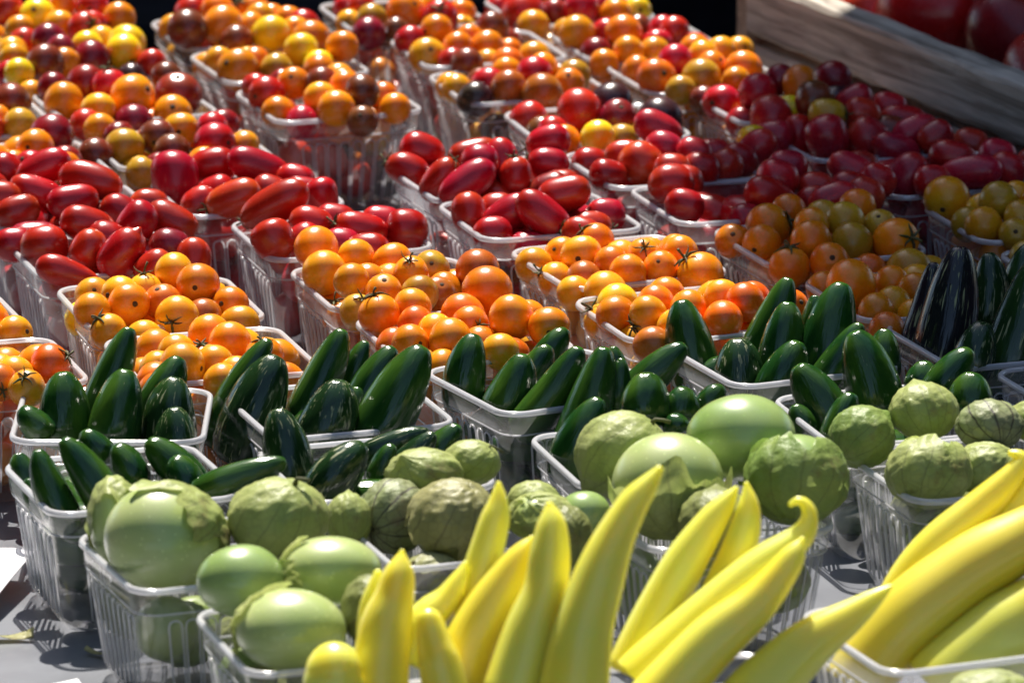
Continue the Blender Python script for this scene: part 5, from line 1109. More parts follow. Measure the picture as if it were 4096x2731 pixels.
(-0.2893,0.7463,0.8149,0.013,'L'),
(-0.3373,0.7561,0.8119,0.0135,'A'),
(-0.2877,0.7796,0.783,0.0127,'B'),
(-0.3099,0.7671,0.8151,0.0125,'A'),
(-0.3373,0.7748,0.7857,0.0132,'R'),
(-0.328,0.7772,0.7642,0.0118,'D'),
(-0.2684,0.7305,0.813,0.0124,'A'),
(-0.2933,0.7904,0.7646,0.0125,'L'),
(-0.3054,0.7389,0.764,0.0125,'O'),
(-0.2935,0.6117,0.794,0.0127,'R'),
(-0.2983,0.6334,0.7673,0.0119,'L'),
(-0.2741,0.6619,0.7803,0.0127,'O'),
(-0.2477,0.6621,0.8107,0.0132,'A'),
(-0.2422,0.6051,0.7753,0.0129,'R'),
(-0.2897,0.6596,0.8131,0.0123,'A'),
(-0.3089,0.6487,0.7905,0.0135,'L'),
(-0.2338,0.6388,0.7844,0.0128,'B'),
(-0.2477,0.6706,0.7703,0.0133,'B'),
(-0.2629,0.6423,0.7733,0.0128,'K'),
(-0.2839,0.5903,0.7683,0.0135,'A'),
(-0.2258,0.6099,0.7922,0.013,'T'),
(-0.2537,0.6349,0.8153,0.0134,'O'),
(-0.2304,0.6247,0.7664,0.0118,'O'),
(-0.2659,0.608,0.789,0.0132,'K'),
(-0.2871,0.6029,0.8131,0.0125,'A'),
(-0.273,0.6419,0.7951,0.0129,'O'),
(-0.2776,0.5892,0.7955,0.0131,'K'),
(-0.2393,0.6473,0.7643,0.0118,'L'),
(-0.2747,0.6212,0.8103,0.0131,'R'),
(-0.2964,0.6315,0.8062,0.0133,'O'),
(-0.2831,0.6151,0.7739,0.0126,'R'),
(-0.256,0.6198,0.7646,0.0126,'O'),
(-0.2334,0.6441,0.8062,0.013,'A'),
(-0.2467,0.6147,0.8079,0.013,'T'),
(-0.2882,0.6547,0.7647,0.0125,'A'),
(-0.27,0.666,0.8027,0.0122,'L'),
(-0.2491,0.6544,0.7898,0.0123,'A'),
(-0.2208,0.4681,0.7695,0.0121,'L'),
(-0.2159,0.5357,0.7698,0.0129,'L'),
(-0.2477,0.5154,0.7654,0.0131,'T'),
(-0.1934,0.5284,0.7951,0.0129,'K'),
(-0.2291,0.5342,0.7951,0.0131,'T'),
(-0.226,0.4663,0.7915,0.0119,'L'),
(-0.1857,0.4779,0.7838,0.0125,'O'),
(-0.2463,0.4762,0.8071,0.0129,'A'),
(-0.2138,0.4915,0.7978,0.0135,'L'),
(-0.2487,0.4836,0.7795,0.0133,'B'),
(-0.1861,0.5088,0.8032,0.0125,'O'),
(-0.2033,0.4706,0.7979,0.0128,'T'),
(-0.2012,0.4886,0.7676,0.0119,'K'),
(-0.2507,0.5129,0.7987,0.0129,'L'),
(-0.2095,0.5426,0.8133,0.0126,'O'),
(-0.1914,0.5151,0.7738,0.0131,'D'),
(-0.2132,0.5139,0.7655,0.0124,'L'),
(-0.1771,0.4783,0.8054,0.0119,'O'),
(-0.2206,0.5128,0.8065,0.013,'D'),
(-0.2399,0.533,0.8156,0.0129,'T'),
(-0.2228,0.4928,0.7643,0.0129,'L'),
(-0.2349,0.5029,0.7812,0.0127,'A'),
(-0.2419,0.8943,0.7973,0.0123,'A'),
(-0.1657,0.859,0.8013,0.0128,'R'),
(-0.2285,0.9003,0.7656,0.013,'O'),
(-0.1612,0.862,0.7762,0.012,'D'),
(-0.1858,0.8994,0.7813,0.0127,'L'),
(-0.1967,0.9081,0.7995,0.0135,'O'),
(-0.1866,0.8869,0.8014,0.0133,'A'),
(-0.2128,0.8582,0.8122,0.0128,'R'),
(-0.1825,0.856,0.7641,0.0128,'L'),
(-0.2236,0.8502,0.7644,0.0122,'D'),
(-0.1697,0.882,0.7847,0.0126,'D'),
(-0.2117,0.8388,0.7974,0.0127,'T'),
(-0.1878,0.8472,0.7926,0.0125,'R'),
(-0.2357,0.8825,0.7772,0.0129,'B'),
(-0.2,0.8804,0.7784,0.0131,'R'),
(-0.2222,0.9089,0.809,0.0131,'D'),
(-0.2333,0.865,0.8076,0.0123,'K'),
(-0.2088,0.8614,0.7894,0.012,'A'),
(-0.1838,0.9169,0.7667,0.0122,'K'),
(-0.2169,0.8922,0.7885,0.0126,'R'),
(-0.2089,0.9092,0.7718,0.0118,'A'),
(-0.178,0.9217,0.8038,0.013,'B'),
(-0.2177,0.8723,0.7676,0.0122,'D'),
(-0.2074,0.8914,0.8153,0.0135,'A'),
(-0.2039,0.8437,0.7759,0.0127,'K'),
(-0.1783,0.8778,0.7643,0.0122,'O'),
(-0.1338,0.7792,0.8015,0.0127,'B'),
(-0.1859,0.7908,0.7874,0.0119,'L'),
(-0.1806,0.7657,0.7643,0.0127,'A'),
(-0.1664,0.775,0.8126,0.0132,'A'),
(-0.1792,0.7228,0.7866,0.0127,'R'),
(-0.1589,0.7311,0.7759,0.0135,'R'),
(-0.2016,0.7725,0.7717,0.0118,'A'),
(-0.1597,0.7975,0.7675,0.0134,'R'),
(-0.1905,0.7413,0.7693,0.0121,'L'),
(-0.1323,0.7656,0.772,0.0126,'L'),
(-0.1547,0.7623,0.7819,0.0132,'K'),
(-0.1824,0.7431,0.8046,0.012,'D'),
(-0.1881,0.7707,0.8069,0.0132,'D'),
(-0.166,0.7979,0.7988,0.0123,'T'),
(-0.1299,0.739,0.7955,0.0132,'R'),
(-0.1502,0.7487,0.8036,0.0125,'O'),
(-0.1881,0.7927,0.8144,0.012,'A'),
(-0.1418,0.8006,0.7965,0.0135,'D'),
(-0.1342,0.7432,0.7693,0.0126,'A'),
(-0.2076,0.783,0.7922,0.0126,'K'),
(-0.1752,0.7492,0.784,0.0125,'B'),
(-0.1982,0.7553,0.7943,0.0128,'R'),
(-0.1612,0.7289,0.7981,0.0131,'B'),
(-0.1847,0.7888,0.7653,0.0132,'D'),
(-0.1403,0.787,0.7677,0.0121,'O'),
(-0.1656,0.7823,0.7826,0.0128,'B'),
(-0.1582,0.6336,0.7934,0.013,'B'),
(-0.1487,0.6099,0.7877,0.0128,'R'),
(-0.1283,0.6315,0.7676,0.0126,'A'),
(-0.162,0.6563,0.7783,0.0123,'A'),
(-0.1265,0.6744,0.7684,0.0122,'A'),
(-0.1299,0.6288,0.8047,0.0124,'R'),
(-0.1251,0.6108,0.785,0.0128,'R'),
(-0.1402,0.6073,0.7658,0.0128,'A'),
(-0.0955,0.6225,0.8078,0.0127,'O'),
(-0.1602,0.6703,0.8037,0.0129,'R'),
(-0.0869,0.629,0.7685,0.0135,'K'),
(-0.1295,0.6821,0.8064,0.0127,'B'),
(-0.1023,0.678,0.7953,0.0118,'D'),
(-0.1411,0.6757,0.7885,0.0133,'D'),
(-0.0971,0.6577,0.7738,0.0122,'T'),
(-0.1202,0.6531,0.7773,0.0127,'K'),
(-0.0954,0.6654,0.8145,0.0124,'L'),
(-0.1528,0.6261,0.7706,0.0124,'A'),
(-0.1277,0.6578,0.8033,0.0121,'R'),
(-0.0971,0.6437,0.7941,0.0135,'L'),
(-0.139,0.6455,0.7883,0.0121,'T'),
(-0.1446,0.6592,0.7649,0.0123,'A'),
(-0.1079,0.6195,0.7706,0.0135,'R'),
(-0.1054,0.692,0.8141,0.0122,'R'),
(-0.1173,0.611,0.8092,0.0124,'T'),
(-0.1078,0.6864,0.7746,0.0135,'A'),
(-0.0398,0.9196,0.7909,0.0126,'R'),
(-0.0666,0.9598,0.7908,0.0129,'K'),
(-0.0533,0.9716,0.8077,0.0129,'T'),
(-0.0796,0.9312,0.7873,0.0128,'T'),
(-0.07,0.9089,0.7922,0.0123,'R'),
(-0.0514,0.9373,0.8006,0.0129,'B'),
(-0.0987,0.9342,0.8036,0.0119,'K'),
(-0.0969,0.8989,0.7839,0.0118,'O'),
(-0.0624,0.9692,0.7694,0.0124,'R'),
(-0.1016,0.9667,0.8034,0.0131,'L'),
(-0.0736,0.9257,0.8111,0.0132,'R'),
(-0.0577,0.9213,0.7658,0.0131,'O'),
(-0.1064,0.9149,0.7714,0.0134,'K'),
(-0.1186,0.9472,0.8,0.0132,'A'),
(-0.1122,0.9428,0.7739,0.0121,'L'),
(-0.0864,0.9519,0.7725,0.0135,'L'),
(-0.0503,0.9459,0.7657,0.0131,'A'),
(-0.0851,0.903,0.7646,0.0129,'R'),
(-0.0772,0.9639,0.8155,0.0119,'T'),
(-0.1087,0.9128,0.7981,0.0135,'R'),
(-0.0863,0.9266,0.7662,0.013,'B'),
(-0.1044,0.9634,0.781,0.0128,'O'),
(-0.0578,0.8187,0.7683,0.0119,'B'),
(-0.0432,0.7985,0.7649,0.0133,'A'),
(0.0016,0.7909,0.7854,0.0134,'L'),
(-0.0076,0.8391,0.7962,0.0133,'T'),
(-0.0279,0.8484,0.8,0.0124,'R'),
(-0.0055,0.8109,0.7707,0.0121,'A'),
(-0.0364,0.842,0.7669,0.0121,'O'),
(-0.0427,0.7995,0.7927,0.0121,'T'),
(-0.0645,0.8276,0.7937,0.0125,'R'),
(0.0021,0.8352,0.7741,0.0124,'R'),
(-0.0439,0.7758,0.7729,0.0118,'R'),
(0.0062,0.8059,0.8031,0.0119,'O'),
(-0.0564,0.8118,0.8085,0.0124,'R'),
(-0.0274,0.8251,0.8017,0.0121,'A'),
(-0.0469,0.772,0.7962,0.0133,'R'),
(-0.0634,0.8384,0.8131,0.0133,'O'),
(-0.0096,0.7856,0.7644,0.0123,'A'),
(-0.0236,0.7792,0.7813,0.0124,'O'),
(0.0138,0.7932,0.7645,0.0131,'D'),
(-0.0154,0.7994,0.7974,0.0121,'R'),
(-0.0266,0.8094,0.777,0.0133,'R'),
(-0.0048,0.8574,0.814,0.0131,'D'),
(-0.0182,0.8492,0.7786,0.0131,'B'),
(-0.0454,0.8414,0.7876,0.0134,'K'),
(0.0297,0.6819,0.7647,0.0128,'T'),
(0.0263,0.6973,0.785,0.0132,'K'),
(-0.0218,0.6687,0.7859,0.013,'A'),
(0.0369,0.6906,0.8054,0.0129,'A'),
(-0.0146,0.7159,0.7737,0.013,'R'),
(0.0267,0.7326,0.7755,0.0125,'A'),
(0.019,0.7339,0.8078,0.0131,'R'),
(-0.0084,0.6867,0.7652,0.0129,'A'),
(-0.0332,0.7155,0.7858,0.0119,'K'),
(-0.0137,0.6913,0.7901,0.012,'L'),
(0.0349,0.7166,0.8055,0.0122,'R'),
(0.0074,0.6854,0.8124,0.0122,'L'),
(0.0197,0.6622,0.7885,0.0121,'O'),
(-0.0102,0.6521,0.797,0.0123,'K'),
(0.0447,0.6778,0.7865,0.0118,'O'),
(0.0314,0.7133,0.7651,0.0121,'A'),
(0.0017,0.659,0.7677,0.0128,'B'),
(-0.0017,0.7157,0.8097,0.0119,'A'),
(-0.0291,0.6989,0.7679,0.0125,'R'),
(0.0342,0.6646,0.8067,0.0124,'L'),
(0.0111,0.6574,0.8083,0.0123,'A'),
(0.0048,0.7277,0.7912,0.0126,'O'),
(0.0058,0.7255,0.7683,0.0133,'R'),
(0.0098,0.7031,0.7658,0.0135,'R'),
(0.0044,0.6779,0.7838,0.0124,'A'),
(0.031,0.5805,0.7869,0.0124,'R'),
(0.0427,0.5483,0.7746,0.0123,'O'),
(0.0629,0.5562,0.7813,0.0124,'O'),
(0.089,0.5616,0.7865,0.0126,'A'),
(0.0785,0.5416,0.7724,0.0125,'D'),
(0.0808,0.5997,0.7694,0.0131,'B'),
(0.0798,0.6035,0.81,0.0118,'K'),
(0.049,0.6036,0.8141,0.0124,'A'),
(0.0257,0.5548,0.7947,0.0128,'O'),
(0.0427,0.5285,0.7978,0.0135,'B'),
(0.0637,0.5339,0.8039,0.0127,'B'),
(0.0584,0.5981,0.7846,0.0135,'L'),
(0.0461,0.5802,0.7687,0.0134,'A'),
(0.023,0.585,0.7659,0.0126,'O'),
(0.0894,0.5811,0.7983,0.0126,'D'),
(0.0778,0.576,0.7735,0.0123,'A'),
(0.0689,0.561,0.8053,0.0118,'T'),
(0.0564,0.5812,0.7989,0.0129,'T'),
(0.0376,0.5802,0.8105,0.0126,'T'),
(0.0206,0.5651,0.8145,0.0123,'B'),
(0.0997,0.5454,0.7989,0.0123,'A'),
(0.0279,0.5631,0.7661,0.0123,'A'),
(0.0474,0.549,0.8044,0.013,'O'),
(0.0647,0.9726,0.7759,0.013,'R'),
(0.0344,0.9404,0.7852,0.0135,'B'),
(0.0547,0.9973,0.806,0.0129,'R'),
(0.0074,0.9633,0.7775,0.0132,'A'),
(0.0697,0.9353,0.7655,0.0122,'O'),
(0.0796,0.9536,0.7929,0.0121,'A'),
(0.0567,0.9979,0.7821,0.012,'O'),
(0.0102,0.9453,0.8023,0.0134,'R'),
(0.0172,0.9355,0.7671,0.013,'D'),
(0.0263,0.9914,0.8088,0.0129,'A'),
(0.0291,0.9636,0.7716,0.0124,'K'),
(0.0567,0.9583,0.7954,0.0129,'D'),
(0.0719,0.9856,0.8135,0.0118,'A'),
(0.0329,0.9899,0.7773,0.0131,'O'),
(0.0036,0.9692,0.8039,0.0118,'A'),
(0.0289,0.9191,0.7966,0.0135,'A'),
(0.0556,0.928,0.7918,0.0124,'O'),
(0.0338,0.973,0.7975,0.0123,'B'),
(0.0136,0.9825,0.764,0.0123,'L'),
(0.0519,0.9559,0.7673,0.0131,'A'),
(0.0438,0.9269,0.7682,0.0135,'A'),
(0.0126,0.9847,0.7872,0.0133,'D'),
(0.0786,0.9643,0.8143,0.0133,'R'),
(0.0515,0.9738,0.8143,0.0131,'A'),
(0.0744,0.9326,0.803,0.0132,'A'),
(0.0562,0.8673,0.7959,0.0132,'O'),
(0.0684,0.8429,0.8017,0.0126,'O'),
(0.118,0.8709,0.7995,0.013,'K'),
(0.1006,0.8794,0.7799,0.012,'D'),
(0.0824,0.8569,0.7904,0.0128,'T'),
(0.1158,0.8659,0.765,0.012,'O'),
(0.0955,0.8815,0.8134,0.0127,'A'),
(0.1055,0.8195,0.8012,0.0124,'O'),
(0.0636,0.8158,0.7932,0.013,'O'),
(0.1231,0.8442,0.7703,0.0118,'D'),
(0.1307,0.8224,0.7764,0.0132,'A'),
(0.0683,0.8099,0.7675,0.0124,'T'),
(0.0855,0.8607,0.7672,0.013,'R'),
(0.0985,0.8252,0.7685,0.0121,'R'),
(0.0814,0.8139,0.8066,0.0124,'R'),
(0.0574,0.8397,0.782,0.0132,'K'),
(0.1035,0.8508,0.7859,0.0122,'T'),
(0.0631,0.8667,0.7719,0.0126,'T'),
(0.1314,0.8336,0.815,0.0133,'R'),
(0.095,0.8091,0.7843,0.0132,'R'),
(0.0862,0.835,0.8131,0.0129,'O'),
(0.0802,0.8398,0.7736,0.0129,'A'),
(0.126,0.8439,0.7948,0.0124,'T'),
(0.0689,0.8732,0.8136,0.0132,'R'),
(0.1451,0.7714,0.8097,0.0133,'L'),
(0.096,0.7522,0.7851,0.0135,'R'),
(0.1738,0.7102,0.8016,0.0136,'R'),
(0.1097,0.7242,0.7788,0.012,'T'),
(0.1542,0.7597,0.7741,0.0127,'K'),
(0.1659,0.7259,0.7771,0.0122,'D'),
(0.1328,0.7604,0.7933,0.0135,'O'),
(0.1542,0.704,0.7675,0.0135,'A'),
(0.1239,0.7016,0.8026,0.0118,'A'),
(0.1057,0.7586,0.8136,0.0124,'A'),
(0.1078,0.6978,0.7741,0.0122,'O'),
(0.1436,0.7138,0.8083,0.0134,'O'),
(0.1403,0.7439,0.765,0.0126,'L'),
(0.1093,0.7213,0.8048,0.013,'A'),
(0.098,0.7373,0.7644,0.0126,'B'),
(0.144,0.7456,0.8094,0.0134,'A'),
(0.153,0.7013,0.7908,0.0131,'B'),
(0.1321,0.7113,0.7651,0.0126,'A'),
(0.1652,0.7385,0.809,0.0129,'L'),
(0.1158,0.7574,0.7726,0.0134,'D'),
(0.1459,0.7325,0.79,0.0121,'R'),
(0.0895,0.7424,0.8044,0.0123,'K'),
(0.1215,0.741,0.7993,0.0124,'D'),
(0.1336,0.6956,0.7812,0.0131,'A'),
(0.109,0.6875,0.7944,0.0131,'O'),
(0.1577,0.7567,0.7959,0.0127,'B'),
(0.2093,0.6605,0.8137,0.0135,'R'),
(0.1581,0.6263,0.7685,0.0135,'D'),
(0.1693,0.5913,0.7855,0.012,'O'),
(0.1944,0.6444,0.8038,0.013,'L'),
(0.2136,0.6596,0.7792,0.0134,'R'),
(0.1754,0.6581,0.7901,0.013,'O'),
(0.1876,0.6652,0.768,0.0125,'K'),
(0.19,0.6029,0.7859,0.012,'T'),
(0.186,0.6328,0.7662,0.0123,'R'),
(0.232,0.6139,0.7907,0.0121,'O'),
(0.1714,0.6243,0.7887,0.0131,'R'),
(0.1515,0.6363,0.7937,0.0119,'O'),
(0.2174,0.6241,0.7768,0.0127,'B'),
(0.1508,0.6511,0.7649,0.0127,'L'),
(0.2094,0.6758,0.7962,0.0118,'K'),
(0.2135,0.6317,0.7988,0.0127,'K'),
(0.1726,0.6648,0.8139,0.0123,'A'),
(0.167,0.6202,0.8105,0.0133,'A'),
(0.2341,0.612,0.8133,0.0121,'D'),
(0.2049,0.6067,0.8157,0.0121,'B'),
(0.2052,0.6053,0.7671,0.0134,'K'),
(0.1767,0.6058,0.7643,0.0126,'L'),
(0.1501,0.6555,0.8062,0.0124,'R'),
(0.1681,0.6432,0.8099,0.0121,'K'),
(0.1808,0.5917,0.8064,0.0125,'D'),
(0.1898,0.6212,0.8073,0.0126,'B')]
LOW_PLUM=[('R1',-0.2423,0.1889,0.7709,2.39,'R'),
('R1',-0.2271,0.2276,0.7885,1.79,'R'),
('R1',-0.2709,0.2013,0.7733,1.67,'R'),
('R1',-0.2746,0.2227,0.7911,0.73,'R'),
('R1',-0.2504,0.1848,0.7948,2.47,'R'),
('R1',-0.2571,0.2392,0.8158,1.62,'R'),
('R1',-0.2232,0.2097,0.7706,0.83,'R'),
('R1',-0.2414,0.2374,0.7691,2.04,'R'),
('R1',-0.2241,0.1955,0.7916,0.86,'R'),
('R1',-0.2722,0.1955,0.803,2.23,'R'),
('R1',-0.2477,0.2085,0.8081,1.66,'R'),
('R1',-0.2222,0.2208,0.8127,0.28,'R'),
('R1',-0.2303,0.245,0.8118,2.81,'R'),
('R1',-0.2495,0.2143,0.7786,2.51,'R'),
('R1',-0.2719,0.2288,0.7665,2.31,'R'),
('R1',-0.2329,0.1872,0.8138,0.8,'R'),
('R1',-0.2541,0.2374,0.7909,2.78,'R'),
('R0',-0.2878,0.3336,0.8125,0.09,'R'),
('R0',-0.302,0.3415,0.7908,0.03,'R'),
('R0',-0.2541,0.3218,0.8124,0.18,'R'),
('R0',-0.269,0.3228,0.7766,0.46,'R'),
('R0',-0.2658,0.3578,0.7958,1.21,'R'),
('R0',-0.3012,0.3058,0.7694,1.01,'R'),
('R0',-0.294,0.3098,0.793,0.95,'R'),
('R0',-0.3132,0.3427,0.7665,0.27,'R'),
('R0',-0.2663,0.3508,0.7703,2.98,'R'),
('R0',-0.3147,0.3317,0.8127,0.93,'R'),
('R0',-0.2933,0.3587,0.8137,0.01,'R'),
('R0',-0.2747,0.3054,0.8119,0.68,'R'),
('R0',-0.3052,0.3037,0.8153,1.37,'R'),
('R0',-0.2907,0.3544,0.7669,1.25,'R'),
('R2',-0.1994,0.3806,0.7877,2.84,'R'),
('R2',-0.1437,0.3561,0.7662,2.62,'R'),
('R2',-0.1668,0.3701,0.7796,2.64,'R'),
('R2',-0.1571,0.4025,0.7813,1.86,'R'),
('R2',-0.1683,0.3483,0.7671,1.84,'R'),
('R2',-0.1511,0.3503,0.798,0.82,'R'),
('R2',-0.1549,0.4063,0.8101,1.37,'R'),
('R2',-0.1912,0.3621,0.7664,1.22,'R'),
('R2',-0.1829,0.3404,0.798,1.26,'R'),
('R2',-0.1888,0.3909,0.7661,1.56,'R'),
('R2',-0.1879,0.379,0.8142,0.31,'R'),
('R2',-0.1433,0.3753,0.7955,0.16,'R'),
('R2',-0.163,0.3672,0.8148,0.39,'R'),
('R2',-0.1764,0.393,0.7964,0.02,'R'),
('R2',-0.1488,0.3832,0.7674,0.36,'R'),
('R3',-0.1179,0.278,0.7676,1.68,'R'),
('R3',-0.1371,0.2539,0.7711,1.34,'R'),
('R3',-0.1089,0.2308,0.7759,1.13,'R'),
('R3',-0.0987,0.2313,0.7988,1.5,'R'),
('R3',-0.1141,0.2819,0.7925,1.51,'R'),
('R3',-0.0851,0.2493,0.7784,1.47,'R'),
('R3',-0.1356,0.2502,0.8103,1.16,'R'),
('R3',-0.0915,0.2817,0.8097,1.69,'R'),
('R3',-0.1407,0.2756,0.8084,3.0,'R'),
('R3',-0.1285,0.2221,0.8011,1.56,'R'),
('R3',-0.1152,0.2561,0.7896,2.49,'R'),
('R3',-0.0925,0.2747,0.781,1.59,'R'),
('R3',-0.0824,0.2505,0.8062,0.83,'R'),
('R4',-0.0068,0.4381,0.7663,0.99,'R'),
('R4',-0.0275,0.4184,0.7922,0.22,'R'),
('R4',-0.034,0.3931,0.8034,2.87,'R'),
('R4',-0.032,0.3884,0.7713,2.82,'R'),
('R4',-0.0035,0.3872,0.7901,1.81,'R'),
('R4',0.0144,0.41,0.8017,0.82,'R'),
('R4',-0.0381,0.4273,0.7675,2.76,'R'),
('R4',-0.0093,0.4101,0.7692,0.76,'R'),
('R4',0.0026,0.4383,0.8091,1.11,'R'),
('R4',-0.041,0.4253,0.8138,2.48,'R'),
('R4',0.016,0.3958,0.7742,2.68,'R'),
('R4',-0.0111,0.4115,0.8114,1.76,'R'),
('R4',-0.0142,0.3808,0.8135,2.2,'R'),
('R4',0.0063,0.4281,0.7856,3.01,'R'),
('R5',0.0237,0.314,0.7914,0.26,'R'),
('R5',0.0145,0.278,0.7723,0.31,'R'),
('R5',0.0343,0.3285,0.7697,1.85,'R'),
('R5',0.0472,0.2963,0.79,1.27,'R'),
('R5',0.0052,0.3285,0.8006,2.75,'R'),
('R5',-0.0119,0.3145,0.7781,0.95,'R'),
('R5',0.0047,0.2811,0.805,2.37,'R'),
('R5',0.03,0.2798,0.8015,1.8,'R'),
('R5',0.0304,0.3385,0.816,1.83,'R'),
('R5',0.0369,0.2905,0.7668,2.19,'R'),
('R5',0.0052,0.3009,0.7662,0.35,'R'),
('R5',0.0373,0.3005,0.8153,0.55,'R'),
('R5',0.0117,0.3054,0.8123,0.83,'R'),
('R5',0.0089,0.3262,0.7692,1.32,'R'),
('R5',-0.0102,0.3018,0.8006,0.21,'R'),
('R6',0.0759,0.4474,0.77,1.58,'R'),
('R6',0.0824,0.4698,0.7861,0.26,'R'),
('R6',0.1245,0.4528,0.7958,2.41,'R'),
('R6',0.1055,0.48,0.8061,0.82,'R'),
('R6',0.1078,0.4373,0.7736,0.22,'R'),
('R6',0.0806,0.4186,0.7946,0.63,'R'),
('R6',0.1331,0.4312,0.8068,2.88,'R'),
('R6',0.1149,0.4761,0.7833,1.42,'R'),
('R6',0.103,0.4293,0.7986,2.08,'R'),
('R6',0.0699,0.4482,0.7978,0.35,'R'),
('R6',0.0826,0.4207,0.7697,0.08,'R'),
('R6',0.0901,0.4553,0.8125,0.04,'R'),
('R7',0.1282,0.3179,0.7673,2.17,'R'),
('R7',0.1233,0.3502,0.8116,2.71,'R'),
('R7',0.1107,0.3639,0.7895,0.32,'R'),
('R7',0.1376,0.3668,0.7873,0.99,'R'),
('R7',0.163,0.3259,0.7957,0.21,'R'),
('R7',0.1556,0.3756,0.772,0.55,'R'),
('R7',0.1257,0.3408,0.7876,0.6,'R'),
('R7',0.1631,0.3505,0.767,0.92,'R'),
('R7',0.1539,0.3632,0.8084,0.51,'R'),
('R7',0.1204,0.3189,0.801,2.41,'R'),
('R7',0.1528,0.3255,0.7701,1.71,'R'),
('R7',0.1247,0.3584,0.7663,1.35,'R'),
('R7',0.147,0.3367,0.8124,2.15,'R'),
('R8',0.2212,0.5478,0.7729,2.45,'P'),
('R8',0.2064,0.5272,0.7715,1.81,'P'),
('R8',0.256,0.5131,0.7801,3.08,'P'),
('R8',0.2052,0.5429,0.8066,1.16,'P'),
('R8',0.2491,0.5355,0.7705,0.14,'P'),
('R8',0.2305,0.5366,0.8091,1.23,'P'),
('R8',0.2562,0.5376,0.7967,2.97,'P'),
('R8',0.2264,0.4966,0.791,2.12,'P'),
('R8',0.2422,0.5569,0.786,0.98,'P'),
('R8',0.2078,0.5138,0.802,0.75,'P'),
('R8',0.2156,0.503,0.7681,1.71,'P'),
('R8',0.2617,0.5121,0.8068,2.1,'P'),
('R8',0.2488,0.5621,0.8113,0.97,'P'),
('R8',0.227,0.5217,0.7867,2.11,'P'),
('R9',0.274,0.4193,0.8076,1.03,'P'),
('R9',0.2929,0.4082,0.7707,1.84,'P'),
('R9',0.2936,0.4475,0.7739,1.57,'P'),
('R9',0.2708,0.3931,0.7976,2.33,'P'),
('R9',0.2482,0.4251,0.7928,1.64,'P'),
('R9',0.3002,0.4157,0.7943,3.04,'P'),
('R9',0.2599,0.409,0.773,0.66,'P'),
('R9',0.2727,0.4418,0.7931,0.13,'P'),
('R9',0.2893,0.4572,0.8074,1.55,'P'),
('R9',0.2481,0.4331,0.7686,2.67,'P'),
('R9',0.2476,0.4429,0.8113,0.5,'P'),
('R9',0.3045,0.4295,0.815,2.35,'P'),
('R9',0.2494,0.4145,0.8155,2.66,'P'),
('R9',0.2919,0.3989,0.8119,2.01,'P')]
